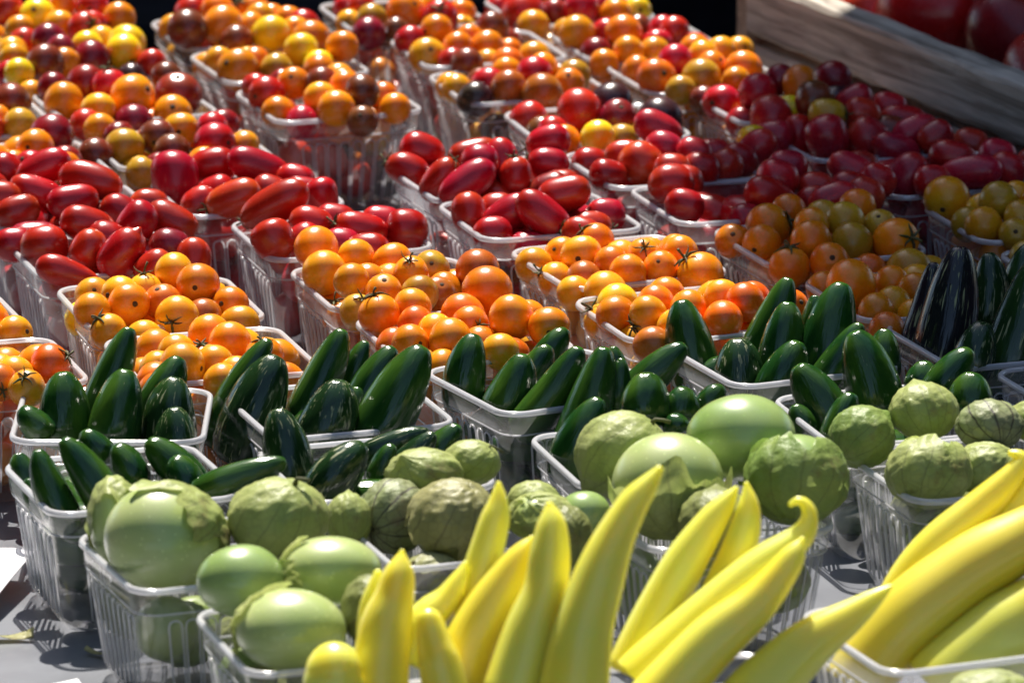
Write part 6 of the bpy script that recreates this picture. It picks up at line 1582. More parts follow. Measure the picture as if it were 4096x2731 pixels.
LOW_CHILI=[('J1',-0.2338,-0.1744,0.7783,1.77),
('J1',-0.2147,-0.1525,0.7856,2.45),
('J1',-0.2059,-0.1643,0.769,2.21),
('J1',-0.2242,-0.1476,0.7649,3.09),
('J1',-0.239,-0.1468,0.781,0.82),
('J1',-0.2192,-0.1405,0.803,2.64),
('J1',-0.2092,-0.1798,0.7869,1.57),
('J1',-0.2177,-0.166,0.8043,0.81),
('J1b',-0.1925,-0.2663,0.7865,1.02),
('J1b',-0.2112,-0.2926,0.7793,2.15),
('J1b',-0.2162,-0.3114,0.8039,2.88),
('J1b',-0.184,-0.2853,0.8003,0.33),
('J1b',-0.232,-0.2719,0.8035,1.97),
('J1b',-0.1845,-0.2959,0.7673,2.29),
('J1b',-0.195,-0.3041,0.8066,2.3),
('J1b',-0.2206,-0.2722,0.7648,2.83),
('J1b',-0.212,-0.2654,0.7966,2.63),
('J1b',-0.1992,-0.2645,0.764,0.33),
('J1b',-0.2287,-0.2796,0.7834,2.88),
('J2',-0.1051,-0.1432,0.7766,0.05),
('J2',-0.0788,-0.1392,0.7703,2.45),
('J2',-0.0936,-0.1227,0.7672,0.76),
('J2',-0.1095,-0.1651,0.7888,1.57),
('J2',-0.097,-0.1279,0.8018,1.26),
('J2',-0.1096,-0.1461,0.8065,1.73),
('J2',-0.0716,-0.1532,0.7918,0.18),
('J2',-0.0913,-0.1598,0.777,1.83),
('J2',-0.0829,-0.1216,0.7865,2.03),
('J2b',-0.0618,-0.2773,0.774,1.93),
('J2b',-0.0955,-0.2601,0.8013,1.84),
('J2b',-0.0534,-0.2747,0.7958,1.31),
('J2b',-0.0723,-0.2476,0.7893,2.37),
('J2b',-0.063,-0.256,0.7658,0.23),
('J2b',-0.0865,-0.2541,0.7696,1.84),
('J2b',-0.0853,-0.2851,0.7817,2.28),
('J2b',-0.0788,-0.2849,0.8061,0.03),
('J3',0.0269,-0.1068,0.7778,2.13),
('J3',-0.0067,-0.0842,0.7938,0.62),
('J3',-0.0012,-0.0811,0.7669,1.93),
('J3',0.0007,-0.1012,0.8075,2.09),
('J3',0.0186,-0.089,0.789,1.86),
('J3',0.0295,-0.0632,0.8071,1.89),
('J3',0.0446,-0.101,0.8074,0.55),
('J3',0.0066,-0.1075,0.7863,0.28),
('J3',0.0245,-0.0774,0.7711,2.14),
('J3',0.0392,-0.0845,0.7937,0.09),
('J3',0.0238,-0.111,0.7991,0.49),
('J3b',0.0814,-0.2297,0.8042,1.76),
('J3b',0.0627,-0.2568,0.7728,1.01),
('J3b',0.0947,-0.2426,0.7748,1.11),
('J3b',0.0582,-0.229,0.7764,2.88),
('J3b',0.084,-0.2228,0.7674,2.98),
('J3b',0.0499,-0.2304,0.8033,2.62),
('J3b',0.0984,-0.2432,0.8067,2.02),
('J3b',0.0663,-0.248,0.8,1.64),
('J3b',0.0853,-0.211,0.787,0.17),
('J3b',0.0654,-0.2155,0.7995,1.31),
('J4',0.1364,-0.0354,0.7648,3.09),
('J4',0.1709,-0.0223,0.7895,1.24),
('J4',0.1493,-0.0558,0.7712,1.48),
('J4',0.1448,-0.0173,0.7859,1.04),
('J4',0.1718,-0.0451,0.7664,3.01),
('J4',0.1371,-0.0435,0.7881,2.4),
('J4',0.1614,-0.0083,0.8035,0.78),
('J4',0.163,-0.0181,0.7652,3.07),
('J4',0.127,-0.0244,0.8066,0.15),
('J4',0.1493,-0.0273,0.8068,0.06),
('J4b',0.2069,-0.1733,0.7959,0.46),
('J4b',0.1976,-0.1431,0.7674,2.11),
('J4b',0.2342,-0.1685,0.7959,1.6),
('J4b',0.2255,-0.1385,0.8046,1.42),
('J4b',0.1966,-0.1744,0.7647,0.44),
('J4b',0.2212,-0.1544,0.77,2.87),
('J4b',0.2032,-0.151,0.8015,2.98),
('J4b',0.1896,-0.1579,0.7811,2.11),
('J4b',0.213,-0.1364,0.7848,0.02),
('J5',0.2938,-0.005,0.7872,1.45),
('J5',0.2965,0.0291,0.7929,0.34),
('J5',0.272,-0.0152,0.7729,0.61),
('J5',0.2916,0.0295,0.7717,1.8),
('J5',0.2697,0.0092,0.7771,1.21),
('J5',0.2739,0.0057,0.8004,1.85),
('J5',0.3015,0.0079,0.7692,2.15),
('J5',0.2948,0.0109,0.8056,2.6),
('J5',0.3101,-0.0044,0.8056,0.01)]
LOW_TOMATILLO=[('T1',-0.1632,-0.4005,0.7752,0.0175),
('T1',-0.1657,-0.4294,0.781,0.0175),
('T1',-0.1363,-0.4212,0.7724,0.0175),
('T1',-0.1374,-0.3894,0.7885,0.0175),
('T1',-0.1921,-0.4069,0.7884,0.0175),
('T1',-0.1193,-0.4361,0.7916,0.0175),
('T1',-0.1735,-0.4548,0.7919,0.0175),
('T1b',-0.0579,-0.5652,0.7856,0.0175),
('T1b',-0.111,-0.5779,0.7848,0.0175),
('T1b',-0.0708,-0.519,0.7875,0.0175),
('T1b',-0.1008,-0.5405,0.7834,0.0175),
('T1b',-0.0837,-0.5639,0.7719,0.0175),
('T1b',-0.0651,-0.5422,0.769,0.0175),
('T1b',-0.127,-0.5321,0.7908,0.0175),
('T2',-0.0234,-0.3481,0.7804,0.0175),
('T2',-0.031,-0.3973,0.773,0.0175),
('T2',-0.0471,-0.3657,0.7748,0.0175),
('T2',0.004,-0.3804,0.7788,0.0175),
('T2',-0.0527,-0.3892,0.7896,0.0175),
('T2',-0.0213,-0.3754,0.7904,0.0175),
('T2',-0.0089,-0.403,0.7897,0.0175),
('T3',0.1045,-0.3679,0.7852,0.0175),
('T3',0.1196,-0.3443,0.7746,0.0175),
('T3',0.0728,-0.3293,0.7702,0.0175),
('T3',0.0989,-0.3168,0.7889,0.0175),
('T3',0.1366,-0.3624,0.7884,0.0175),
('T4',0.2789,-0.2773,0.7848,0.0175),
('T4',0.2294,-0.2639,0.7753,0.0175),
('T4',0.2565,-0.228,0.7902,0.0175),
('T4',0.2667,-0.2535,0.7726,0.0175),
('T4',0.2513,-0.2885,0.7821,0.0175),
('T4',0.2269,-0.2998,0.7918,0.0175),
('T4',0.2212,-0.2406,0.789,0.0175),
('T4b',0.2579,-0.389,0.7691,0.0175),
('T4b',0.2823,-0.3582,0.7904,0.0175),
('T4b',0.2768,-0.4213,0.7906,0.0175),
('T4b',0.3107,-0.3753,0.7796,0.0175),
('T4b',0.3136,-0.4071,0.7904,0.0175),
('T4b',0.2834,-0.3926,0.7906,0.0175),
('T4b',0.296,-0.4121,0.769,0.0175)]
REF={'or0': 'first back-row orange basket', 'or1': 'second back-row orange basket', 'or3': 'third back-row orange basket', 'or5': 'fourth back-row orange basket', 'or7': 'fifth back-row orange basket', 'or9': 'sixth back-row orange basket', 'or00': 'first front-row orange basket', 'or2': 'second front-row orange basket', 'or4': 'third front-row orange basket', 'or6': 'fourth front-row orange basket', 'or8': 'fifth front-row orange basket', 'or10': 'sixth front-row orange basket', 'J1': 'first back-row chili basket', 'J1b': 'first front-row chili basket', 'R0': 'first back-row plum basket', 'R1': 'first front-row plum basket', 'J2': 'second back-row chili basket', 'J2b': 'second front-row chili basket', 'R2': 'second back-row plum basket', 'R3': 'second front-row plum basket', 'J3': 'third back-row chili basket', 'J3b': 'third front-row chili basket', 'R4': 'third back-row plum basket', 'R5': 'third front-row plum basket', 'J4': 'fourth back-row chili basket', 'J4b': 'fourth front-row chili basket', 'R6': 'fourth back-row plum basket', 'R7': 'fourth front-row plum basket', 'J5': 'fifth back-row chili basket', 'J5b': 'fifth front-row chili basket', 'R8': 'fifth back-row plum basket', 'R9': 'fifth front-row plum basket', 'M0b': 'nearest mixed basket of first column', 'M0': 'second mixed basket of first column', 'M2': 'nearest mixed basket of second column', 'M3': 'second mixed basket of second column', 'M3b': 'third mixed basket of second column', 'M3c': 'fourth mixed basket of second column', 'MC3': 'nearest mixed basket of third column', 'MC2': 'second mixed basket of third column', 'MC1': 'third mixed basket of third column', 'MD4': 'nearest mixed basket of fourth column', 'MD3': 'second mixed basket of fourth column', 'MD2': 'third mixed basket of fourth column', 'MD1': 'fourth mixed basket of fourth column', 'ME4': 'nearest mixed basket of fifth column', 'ME3': 'second mixed basket of fifth column', 'ME2': 'third mixed basket of fifth column', 'ME1': 'fourth mixed basket of fifth column', 'T1': 'leftmost tomatillo basket', 'T1b': 'frontmost tomatillo basket', 'T2': 'middle tomatillo basket', 'T3': 'large-tomatillo basket', 'T4': 'rightmost tomatillo basket', 'T4b': 'lowest right tomatillo basket', 'Y1': 'left pepper basket', 'Y2': 'middle pepper basket', 'Y3': 'right pepper basket'}

# =====================================================================  helpers
COL = scene.collection
RIM_Z = 0.82
TABLE_Z = 0.75
PI = math.pi
rnd = random.Random(11)


def link(name, data, parent=None, loc=None):
    o = bpy.data.objects.new(name, data)
    COL.objects.link(o)
    if parent is not None:
        o.parent = parent
    if loc is not None:
        o.location = loc
    return o


def tag(o, label=None, cat=None, group=None, kind=None):
    if label: o['label'] = label
    if cat: o['category'] = cat
    if group: o['group'] = group
    if kind: o['kind'] = kind
    return o


def mesh(name, verts, faces, smooth=True, mats=(), fmat=None, uvs=None):
    me = bpy.data.meshes.new(name)
    me.from_pydata([tuple(v) for v in verts], [], faces)
    for m in mats:
        me.materials.append(m)
    if fmat:
        me.polygons.foreach_set('material_index', fmat)
    if smooth:
        me.polygons.foreach_set('use_smooth', [True] * len(me.polygons))
    if uvs is not None:
        ul = me.uv_layers.new(name='uv')
        idx = [0] * len(me.loops)
        me.loops.foreach_get('vertex_index', idx)
        ul.data.foreach_set('uv', [c for i in idx for c in uvs[i]])
    me.update()
    return me


def grid_faces(nu, nv, wrap, off=0):
    """rows nv, columns nu"""
    f = []
    for j in range(nv - 1):
        for i in range(nu if wrap else nu - 1):
            a = off + j * nu + i
            b = off + j * nu + (i + 1) % nu
            f.append((a, b, b + nu, a + nu))
    return f


def lathe(profile, n=24, mod=None):
    """profile: list of (r, z) from the +Z pole to the -Z pole, poles at r = 0"""
    vs, fs = [], []
    top = profile[0][1]
    vs.append((0, 0, top))
    rows = profile[1:-1]
    for j, (r, z) in enumerate(rows):
        for i in range(n):
            a = 2 * PI * i / n
            k = mod(a, j / len(rows)) if mod else 1
            vs.append((r * k * math.cos(a), r * k * math.sin(a), z))
    vs.append((0, 0, profile[-1][1]))
    last = len(vs) - 1
    for i in range(n):
        fs.append((0, 1 + i, 1 + (i + 1) % n))
        e = 1 + (len(rows) - 1) * n
        fs.append((last, e + (i + 1) % n, e + i))
    fs += [(p, s, r, q) for p, q, r, s in grid_faces(n, len(rows), True, 1)]
    return vs, fs


def tube(points, radii, n=10, squash=1.0, lobes=None):
    """closed tube along points; returns verts, faces, uvs"""
    vs, fs, uv = [], [], []
    pts = [Vector(p) for p in points]
    m = len(pts)
    ref = Vector((0.23, 0.95, 0.2))
    for j, p in enumerate(pts):
        t = (pts[min(j + 1, m - 1)] - pts[max(j - 1, 0)]).normalized()
        x = (ref - t * ref.dot(t)).normalized()
        y = t.cross(x)
        for i in range(n):
            a = 2 * PI * i / n
            k = lobes(a, j / (m - 1)) if lobes else 1
            q = p + radii[j] * k * (x * math.cos(a) * squash + y * math.sin(a))
            vs.append(q)
            uv.append((i / n, j / (m - 1)))
    fs = grid_faces(n, m, True)
    vs.append(pts[0]); uv.append((0.5, 0))
    vs.append(pts[-1]); uv.append((0.5, 1))
    for i in range(n):
        fs.append((m * n, (i + 1) % n, i))
        fs.append((m * n + 1, (m - 1) * n + i, (m - 1) * n + (i + 1) % n))
    return vs, fs, uv


def box(cx, cy, cz, sx, sy, sz, bev=0.0):
    """eight corners (with chamfered vertical edges when bev > 0)"""
    x, y, z = sx / 2, sy / 2, sz / 2
    if bev <= 0:
        v = [(a * x + cx, b * y + cy, c * z + cz) for c in (-1, 1) for a, b in ((-1, -1), (1, -1), (1, 1), (-1, 1))]
        f = [(3, 2, 1, 0), (4, 5, 6, 7), (0, 1, 5, 4), (1, 2, 6, 5), (2, 3, 7, 6), (3, 0, 4, 7)]
        return v, f
    o = [(-x + bev, -y), (x - bev, -y), (x, -y + bev), (x, y - bev), (x - bev, y), (-x + bev, y), (-x, y - bev), (-x, -y + bev)]
    i = [(-x + bev * 1.4, -y + bev), (x - bev * 1.4, -y + bev), (x - bev, -y + bev * 1.4), (x - bev, y - bev * 1.4),
         (x - bev * 1.4, y - bev), (-x + bev * 1.4, y - bev), (-x + bev, y - bev * 1.4), (-x + bev, -y + bev * 1.4)]
    v = []
    for ring, zz in ((i, -z), (o, -z + bev), (o, z - bev), (i, z)):
        v += [(a + cx, b + cy, zz + cz) for a, b in ring]
    f = grid_faces(8, 4, True)
    f.append(tuple(range(7, -1, -1)))
    f.append(tuple(range(24, 32)))
    return v, f


def joined(parts):
    V, Fc = [], []
    for v, f in parts:
        o = len(V)
        V += list(v)
        Fc += [tuple(i + o for i in q) for q in f]
    return V, Fc


def to_axis(ax, roll=0.0):
    q = Vector(ax).normalized().to_track_quat('Z', 'Y')
    return q @ Quaternion((0, 0, 1), roll)


# =====================================================================  materials
def mat(name):
    m = bpy.data.materials.new(name)
    m.use_nodes = True
    nt = m.node_tree
    nt.nodes.clear()
    out = nt.nodes.new('ShaderNodeOutputMaterial')
    return m, nt, out


def N(nt, typ, **kw):
    n = nt.nodes.new(typ)
    for k, v in kw.items():
        if k in n.inputs:
            n.inputs[k].default_value = v
        else:
            setattr(n, k, v)
    return n


def principled(nt, out, base, rough=0.4, spec=0.5, **kw):
    p = nt.nodes.new('ShaderNodeBsdfPrincipled')
    p.inputs['Base Color'].default_value = (*base, 1)
    p.inputs['Roughness'].default_value = rough
    p.inputs['Specular IOR Level'].default_value = spec
    for k, v in kw.items():
        p.inputs[k].default_value = v
    nt.links.new(p.outputs[0], out.inputs['Surface'])
    return p


def mixc(nt, a, b, fac):
    m = nt.nodes.new('ShaderNodeMix')
    m.data_type = 'RGBA'
    for sock, v in ((m.inputs[6], a), (m.inputs[7], b)):
        if isinstance(v, tuple):
            sock.default_value = (*v, 1)
        else:
            nt.links.new(v, sock)
    if isinstance(fac, float):
        m.inputs[0].default_value = fac
    else:
        nt.links.new(fac, m.inputs[0])
    return m.outputs[2]


def ramp(nt, src, stops):
    r = nt.nodes.new('ShaderNodeValToRGB')
    e = r.color_ramp.elements
    e[0].position, e[0].color = stops[0][0], (*([stops[0][1]] * 3), 1)
    e[1].position, e[1].color = stops[1][0], (*([stops[1][1]] * 3), 1)
    nt.links.new(src, r.inputs[0])
    return r.outputs[0]


def tomato_mat(name, base, alt, rough=0.27, sss=0.22, glow=0.0):
    m, nt, out = mat(name)
    co = N(nt, 'ShaderNodeTexCoord')
    inf = N(nt, 'ShaderNodeObjectInfo')
    add = N(nt, 'ShaderNodeVectorMath', operation='ADD')
    nt.links.new(co.outputs['Object'], add.inputs[0])
    mul = N(nt, 'ShaderNodeVectorMath', operation='SCALE')
    nt.links.new(inf.outputs['Location'], mul.inputs[0])
    mul.inputs['Scale'].default_value = 37.0
    nt.links.new(mul.outputs[0], add.inputs[1])
    n1 = N(nt, 'ShaderNodeTexNoise', Scale=1.1, Detail=2.0)
    nt.links.new(add.outputs[0], n1.inputs['Vector'])
    fac = ramp(nt, n1.outputs[0], ((0.38, 0.0), (0.68, 1.0)))
    c = mixc(nt, base, alt, fac)
    # tiny pale lenticels
    n2 = N(nt, 'ShaderNodeTexVoronoi', Scale=9.0)
    nt.links.new(add.outputs[0], n2.inputs['Vector'])
    dots = ramp(nt, n2.outputs['Distance'], ((0.03, 0.30), (0.07, 0.0)))
    c = mixc(nt, c, tuple(min(1, b * 1.5 + 0.08) for b in base), dots)
    # paler shoulders round the stem and a blush that differs from fruit to fruit
    sz = N(nt, 'ShaderNodeSeparateXYZ')
    nt.links.new(co.outputs['Object'], sz.inputs[0])
    sh = ramp(nt, sz.outputs[2], ((0.45, 0.0), (1.0, 0.35)))
    c = mixc(nt, c, tuple(min(0.8, v * 1.15 + d) for v, d in zip(base, (0.03, 0.07, 0.004))), sh)
    hs = N(nt, 'ShaderNodeHueSaturation')
    nt.links.new(c, hs.inputs['Color'])
    for sock, lo, hi, ph in (('Hue', 0.492, 0.508, 1.0), ('Value', 0.82, 1.12, 7.13)):
        fx = N(nt, 'ShaderNodeMath', operation='MULTIPLY')
        nt.links.new(inf.outputs['Random'], fx.inputs[0])
        fx.inputs[1].default_value = ph
        fr_ = N(nt, 'ShaderNodeMath', operation='FRACT')
        nt.links.new(fx.outputs[0], fr_.inputs[0])
        mm = N(nt, 'ShaderNodeMapRange')
        nt.links.new(fr_.outputs[0], mm.inputs['Value'])
        mm.inputs['To Min'].default_value = lo
        mm.inputs['To Max'].default_value = hi
        nt.links.new(mm.outputs[0], hs.inputs[sock])
    c = hs.outputs[0]
    p = principled(nt, out, base, rough, 0.5)
    nt.links.new(c, p.inputs['Base Color'])
    n4 = N(nt, 'ShaderNodeTexNoise', Scale=6.0, Detail=3.0)
    nt.links.new(add.outputs[0], n4.inputs['Vector'])
    mr = N(nt, 'ShaderNodeMapRange')
    nt.links.new(n4.outputs[0], mr.inputs['Value'])
    mr.inputs['To Min'].default_value = rough * 0.8
    mr.inputs['To Max'].default_value = rough * 1.25
    nt.links.new(mr.outputs[0], p.inputs['Roughness'])
    if sss > 0:
        p.inputs['Subsurface Weight'].default_value = sss
        p.inputs['Subsurface Radius'].default_value = (0.9, 0.35, 0.08)
        p.inputs['Subsurface Scale'].default_value = 0.012
    n3 = N(nt, 'ShaderNodeTexNoise', Scale=22.0, Detail=2.0)
    nt.links.new(add.outputs[0], n3.inputs['Vector'])
    bp = N(nt, 'ShaderNodeBump', Strength=0.05, Distance=0.01)
    nt.links.new(n3.outputs[0], bp.inputs['Height'])
    nt.links.new(bp.outputs[0], p.inputs['Normal'])
    return m


M = {}
M['O'] = tomato_mat('skin_orange', (0.78, 0.245, 0.006), (0.74, 0.18, 0.004))
M['A'] = tomato_mat('skin_golden', (0.78, 0.36, 0.012), (0.76, 0.27, 0.007))
M['T'] = tomato_mat('skin_red_orange', (0.74, 0.14, 0.008), (0.74, 0.19, 0.008))
M['V'] = tomato_mat('skin_sunlit_orange', (0.82, 0.17, 0.006), (0.80, 0.135, 0.004))  # lit copy of the orange skin, sunlight put into the colour
M['Y'] = tomato_mat('skin_yellow', (0.86, 0.64, 0.015), (0.84, 0.56, 0.010), sss=0.5)
M['R'] = tomato_mat('skin_red', (0.54, 0.010, 0.010), (0.43, 0.008, 0.010))
M['D'] = tomato_mat('skin_dark_red', (0.26, 0.008, 0.014), (0.19, 0.008, 0.016), sss=0.1)
M['B'] = tomato_mat('skin_brown', (0.16, 0.045, 0.016), (0.22, 0.035, 0.014), sss=0.08)
M['C'] = tomato_mat('skin_amber_brown', (0.50, 0.13, 0.012), (0.40, 0.085, 0.012), sss=0.1)
M['L'] = tomato_mat('skin_olive_yellow', (0.54, 0.31, 0.018), (0.46, 0.23, 0.014), sss=0.15)
M['K'] = tomato_mat('skin_near_black', (0.038, 0.014, 0.018), (0.06, 0.018, 0.022), sss=0.0)
M['P'] = tomato_mat('skin_shaded_red', (0.50, 0.014, 0.016), (0.36, 0.010, 0.020), sss=0.15)  # red skin with the purple cast of shade put into it
PL = {
    'R': tomato_mat('plum_skin_red', (0.45, 0.007, 0.009), (0.36, 0.008, 0.008), rough=0.25),
    'T': tomato_mat('plum_skin_orange_red', (0.56, 0.055, 0.010), (0.50, 0.016, 0.010), rough=0.25),
}


def flat_mat(name, base, rough=0.6, spec=0.4, noise=None, bump=0.0, **kw):
    m, nt, out = mat(name)
    p = principled(nt, out, base, rough, spec, **kw)
    if noise:
        alt, sc = noise
        co = N(nt, 'ShaderNodeTexCoord')
        n1 = N(nt, 'ShaderNodeTexNoise', Scale=sc, Detail=5.0)
        nt.links.new(co.outputs['Object'], n1.inputs['Vector'])
        fac = ramp(nt, n1.outputs[0], ((0.35, 0.0), (0.68, 1.0)))
        nt.links.new(mixc(nt, base, alt, fac), p.inputs['Base Color'])
        if bump:
            bp = N(nt, 'ShaderNodeBump', Strength=bump, Distance=0.004)
            nt.links.new(n1.outputs[0], bp.inputs['Height'])
            nt.links.new(bp.outputs[0], p.inputs['Normal'])
    return m


M_SCAR = flat_mat('stem_scar_brown', (0.06, 0.035, 0.015), 0.8)
M_CALYX = flat_mat('dried_calyx', (0.075, 0.10, 0.025), 0.7, noise=((0.075, 0.045, 0.02), 2.0))


def plastic(name, white, gloss_f0, tint=(0.97, 0.97, 0.985)):
    m, nt, out = mat(name)
    tr = N(nt, 'ShaderNodeBsdfTransparent', Color=(*tint, 1))
    df = N(nt, 'ShaderNodeBsdfDiffuse', Color=(0.92, 0.92, 0.95, 1))
    tl = N(nt, 'ShaderNodeBsdfTranslucent', Color=(0.92, 0.92, 0.95, 1))
    wh = N(nt, 'ShaderNodeMixShader', Fac=0.55)
    nt.links.new(df.outputs[0], wh.inputs[1])
    nt.links.new(tl.outputs[0], wh.inputs[2])
    lw = N(nt, 'ShaderNodeLayerWeight', Blend=0.5)
    mr = N(nt, 'ShaderNodeMapRange')
    nt.links.new(lw.outputs['Facing'], mr.inputs['Value'])
    mr.inputs['To Min'].default_value = white * 0.6
    mr.inputs['To Max'].default_value = min(1.0, white * 3.0)
    a = N(nt, 'ShaderNodeMixShader')
    nt.links.new(mr.outputs[0], a.inputs[0])
    nt.links.new(tr.outputs[0], a.inputs[1])
    nt.links.new(wh.outputs[0], a.inputs[2])
    gl = N(nt, 'ShaderNodeBsdfGlossy', Roughness=0.16)
    pw = N(nt, 'ShaderNodeMath', operation='POWER')
    nt.links.new(lw.outputs['Facing'], pw.inputs[0])
    pw.inputs[1].default_value = 3.5
    ms = N(nt, 'ShaderNodeMath', operation='MULTIPLY_ADD')
    nt.links.new(pw.outputs[0], ms.inputs[0])
    ms.inputs[1].default_value = 0.55
    ms.inputs[2].default_value = 0.05 * gloss_f0
    ms.use_clamp = True
    b = N(nt, 'ShaderNodeMixShader')
    nt.links.new(ms.outputs[0], b.inputs[0])
    nt.links.new(a.outputs[0], b.inputs[1])
    nt.links.new(gl.outputs[0], b.inputs[2])
    nt.links.new(b.outputs[0], out.inputs['Surface'])
    return m


M_WALL = plastic('clear_plastic_wall', 0.075, 1.6)
M_RIB = plastic('clear_plastic_rib', 0.75, 1.8)
M_RIM = plastic('clear_plastic_rim', 0.75, 2.4)


def chili_mat(name, base, alt, corky, tipc):
    m, nt, out = mat(name)
    uv = N(nt, 'ShaderNodeUVMap')
    inf = N(nt, 'ShaderNodeObjectInfo')
    mp = N(nt, 'ShaderNodeMapping')
    mp.inputs['Scale'].default_value = (3.0, 2.0, 1.0)
    nt.links.new(uv.outputs[0], mp.inputs['Vector'])
    cmb = N(nt, 'ShaderNodeCombineXYZ')
    ml = N(nt, 'ShaderNodeMath', operation='MULTIPLY')
    nt.links.new(inf.outputs['Random'], ml.inputs[0])
    ml.inputs[1].default_value = 50.0
    nt.links.new(ml.outputs[0], cmb.inputs[0])
    nt.links.new(ml.outputs[0], cmb.inputs[2])
    nt.links.new(cmb.outputs[0], mp.inputs['Location'])
    n1 = N(nt, 'ShaderNodeTexNoise', Scale=1.3, Detail=3.0)
    nt.links.new(mp.outputs[0], n1.inputs['Vector'])
    c = mixc(nt, base, alt, ramp(nt, n1.outputs[0], ((0.38, 0.0), (0.66, 1.0))))
    # paler towards the tip
    sx = N(nt, 'ShaderNodeSeparateXYZ')
    nt.links.new(uv.outputs[0], sx.inputs[0])
    c = mixc(nt, c, tipc, ramp(nt, sx.outputs[1], ((0.0, 0.6), (0.18, 0.0))))
    p = principled(nt, out, base, 0.16, 0.5)
    # corking: fine pale streaks along the length
    mp2 = N(nt, 'ShaderNodeMapping')
    mp2.inputs['Scale'].default_value = (46.0, 7.0, 1.0)
    nt.links.new(uv.outputs[0], mp2.inputs['Vector'])
    nt.links.new(cmb.outputs[0], mp2.inputs['Location'])
    n2 = N(nt, 'ShaderNodeTexNoise', Scale=1.0, Detail=2.0, Roughness=0.6)
    nt.links.new(mp2.outputs[0], n2.inputs['Vector'])
    lo = 0.60 if corky else 0.71
    st = ramp(nt, n2.outputs[0], ((lo, 0.0), (lo + 0.07, 0.85 if corky else 0.6)))
    c = mixc(nt, c, (0.30, 0.31, 0.16), st)
    nt.links.new(c, p.inputs['Base Color'])
    rr = N(nt, 'ShaderNodeMapRange')
    nt.links.new(st, rr.inputs['Value'])
    rr.inputs['To Min'].default_value = 0.15
    rr.inputs['To Max'].default_value = 0.6
    nt.links.new(rr.outputs[0], p.inputs['Roughness'])
    bp = N(nt, 'ShaderNodeBump', Strength=0.25, Distance=0.0012)
    nt.links.new(n2.outputs[0], bp.inputs['Height'])
    nt.links.new(bp.outputs[0], p.inputs['Normal'])
    return m


CH = {
    '': chili_mat('chili_skin', (0.011, 0.050, 0.009), (0.045, 0.105, 0.012), False, (0.04, 0.15, 0.015)),
    'c': chili_mat('corky_chili_skin', (0.011, 0.032, 0.010), (0.022, 0.058, 0.012), True, (0.02, 0.06, 0.012)),
    'cp': chili_mat('purple_chili_skin', (0.012, 0.014, 0.014), (0.022, 0.014, 0.02), True, (0.06, 0.012, 0.025)),
}


def pepper_mat():
    m, nt, out = mat('banana_pepper_skin')
    uv = N(nt, 'ShaderNodeUVMap')
    inf = N(nt, 'ShaderNodeObjectInfo')
    mp = N(nt, 'ShaderNodeMapping')
    mp.inputs['Scale'].default_value = (2.0, 2.5, 1.0)
    nt.links.new(uv.outputs[0], mp.inputs['Vector'])
    cmb = N(nt, 'ShaderNodeCombineXYZ')
    ml = N(nt, 'ShaderNodeMath', operation='MULTIPLY')
    nt.links.new(inf.outputs['Random'], ml.inputs[0])
    ml.inputs[1].default_value = 40.0
    nt.links.new(ml.outputs[0], cmb.inputs[0])
    nt.links.new(cmb.outputs[0], mp.inputs['Location'])
    n1 = N(nt, 'ShaderNodeTexNoise', Scale=1.0, Detail=2.0)
    nt.links.new(mp.outputs[0], n1.inputs['Vector'])
    c = mixc(nt, (0.81, 0.72, 0.07), (0.70, 0.73, 0.13), ramp(nt, n1.outputs[0], ((0.36, 0.0), (0.66, 1.0))))
    c = mixc(nt, c, (0.80, 0.58, 0.02), ramp(nt, inf.outputs['Random'], ((0.7, 0.0), (1.0, 0.6))))
    sx = N(nt, 'ShaderNodeSeparateXYZ')
    nt.links.new(uv.outputs[0], sx.inputs[0])
    c = mixc(nt, c, (0.58, 0.60, 0.05), ramp(nt, sx.outputs[1], ((0.0, 0.7), (0.12, 0.0))))
    p = principled(nt, out, (0.7, 0.6, 0.05), 0.33, 0.5)
    p.inputs['Coat Weight'].default_value = 0.3
    p.inputs['Coat Roughness'].default_value = 0.18
    nt.links.new(c, p.inputs['Base Color'])
    p.inputs['Subsurface Weight'].default_value = 0.55
    p.inputs['Subsurface Radius'].default_value = (1.0, 0.85, 0.12)
    p.inputs['Subsurface Scale'].default_value = 0.018
    n3 = N(nt, 'ShaderNodeTexNoise', Scale=9.0, Detail=3.0)
    nt.links.new(mp.outputs[0], n3.inputs['Vector'])
    bp = N(nt, 'ShaderNodeBump', Strength=0.05, Distance=0.002)
    nt.links.new(n3.outputs[0], bp.inputs['Height'])
    nt.links.new(bp.outputs[0], p.inputs['Normal'])
    return m


M_PEP = pepper_mat()


def fruit_mat(name, a, b, c2=None):
    m, nt, out = mat(name)
    co = N(nt, 'ShaderNodeTexCoord')
    n1 = N(nt, 'ShaderNodeTexNoise', Scale=28.0, Detail=2.0)
    nt.links.new(co.outputs['Object'], n1.inputs['Vector'])
    c = mixc(nt, a, b, ramp(nt, n1.outputs[0], ((0.38, 0.0), (0.66, 1.0))))
    n5 = N(nt, 'ShaderNodeTexVoronoi', Scale=260.0)
    nt.links.new(co.outputs['Object'], n5.inputs['Vector'])
    c = mixc(nt, c, tuple(min(1, v * 1.5) for v in a), ramp(nt, n5.outputs['Distance'], ((0.10, 0.5), (0.22, 0.0))))
    p = principled(nt, out, a, 0.32, 0.5)
    p.inputs['Coat Weight'].default_value = 0.3
    p.inputs['Coat Roughness'].default_value = 0.16
    nt.links.new(c, p.inputs['Base Color'])
    p.inputs['Subsurface Weight'].default_value = 0.15
    p.inputs['Subsurface Radius'].default_value = (0.6, 0.9, 0.15)
    p.inputs['Subsurface Scale'].default_value = 0.01
    return m


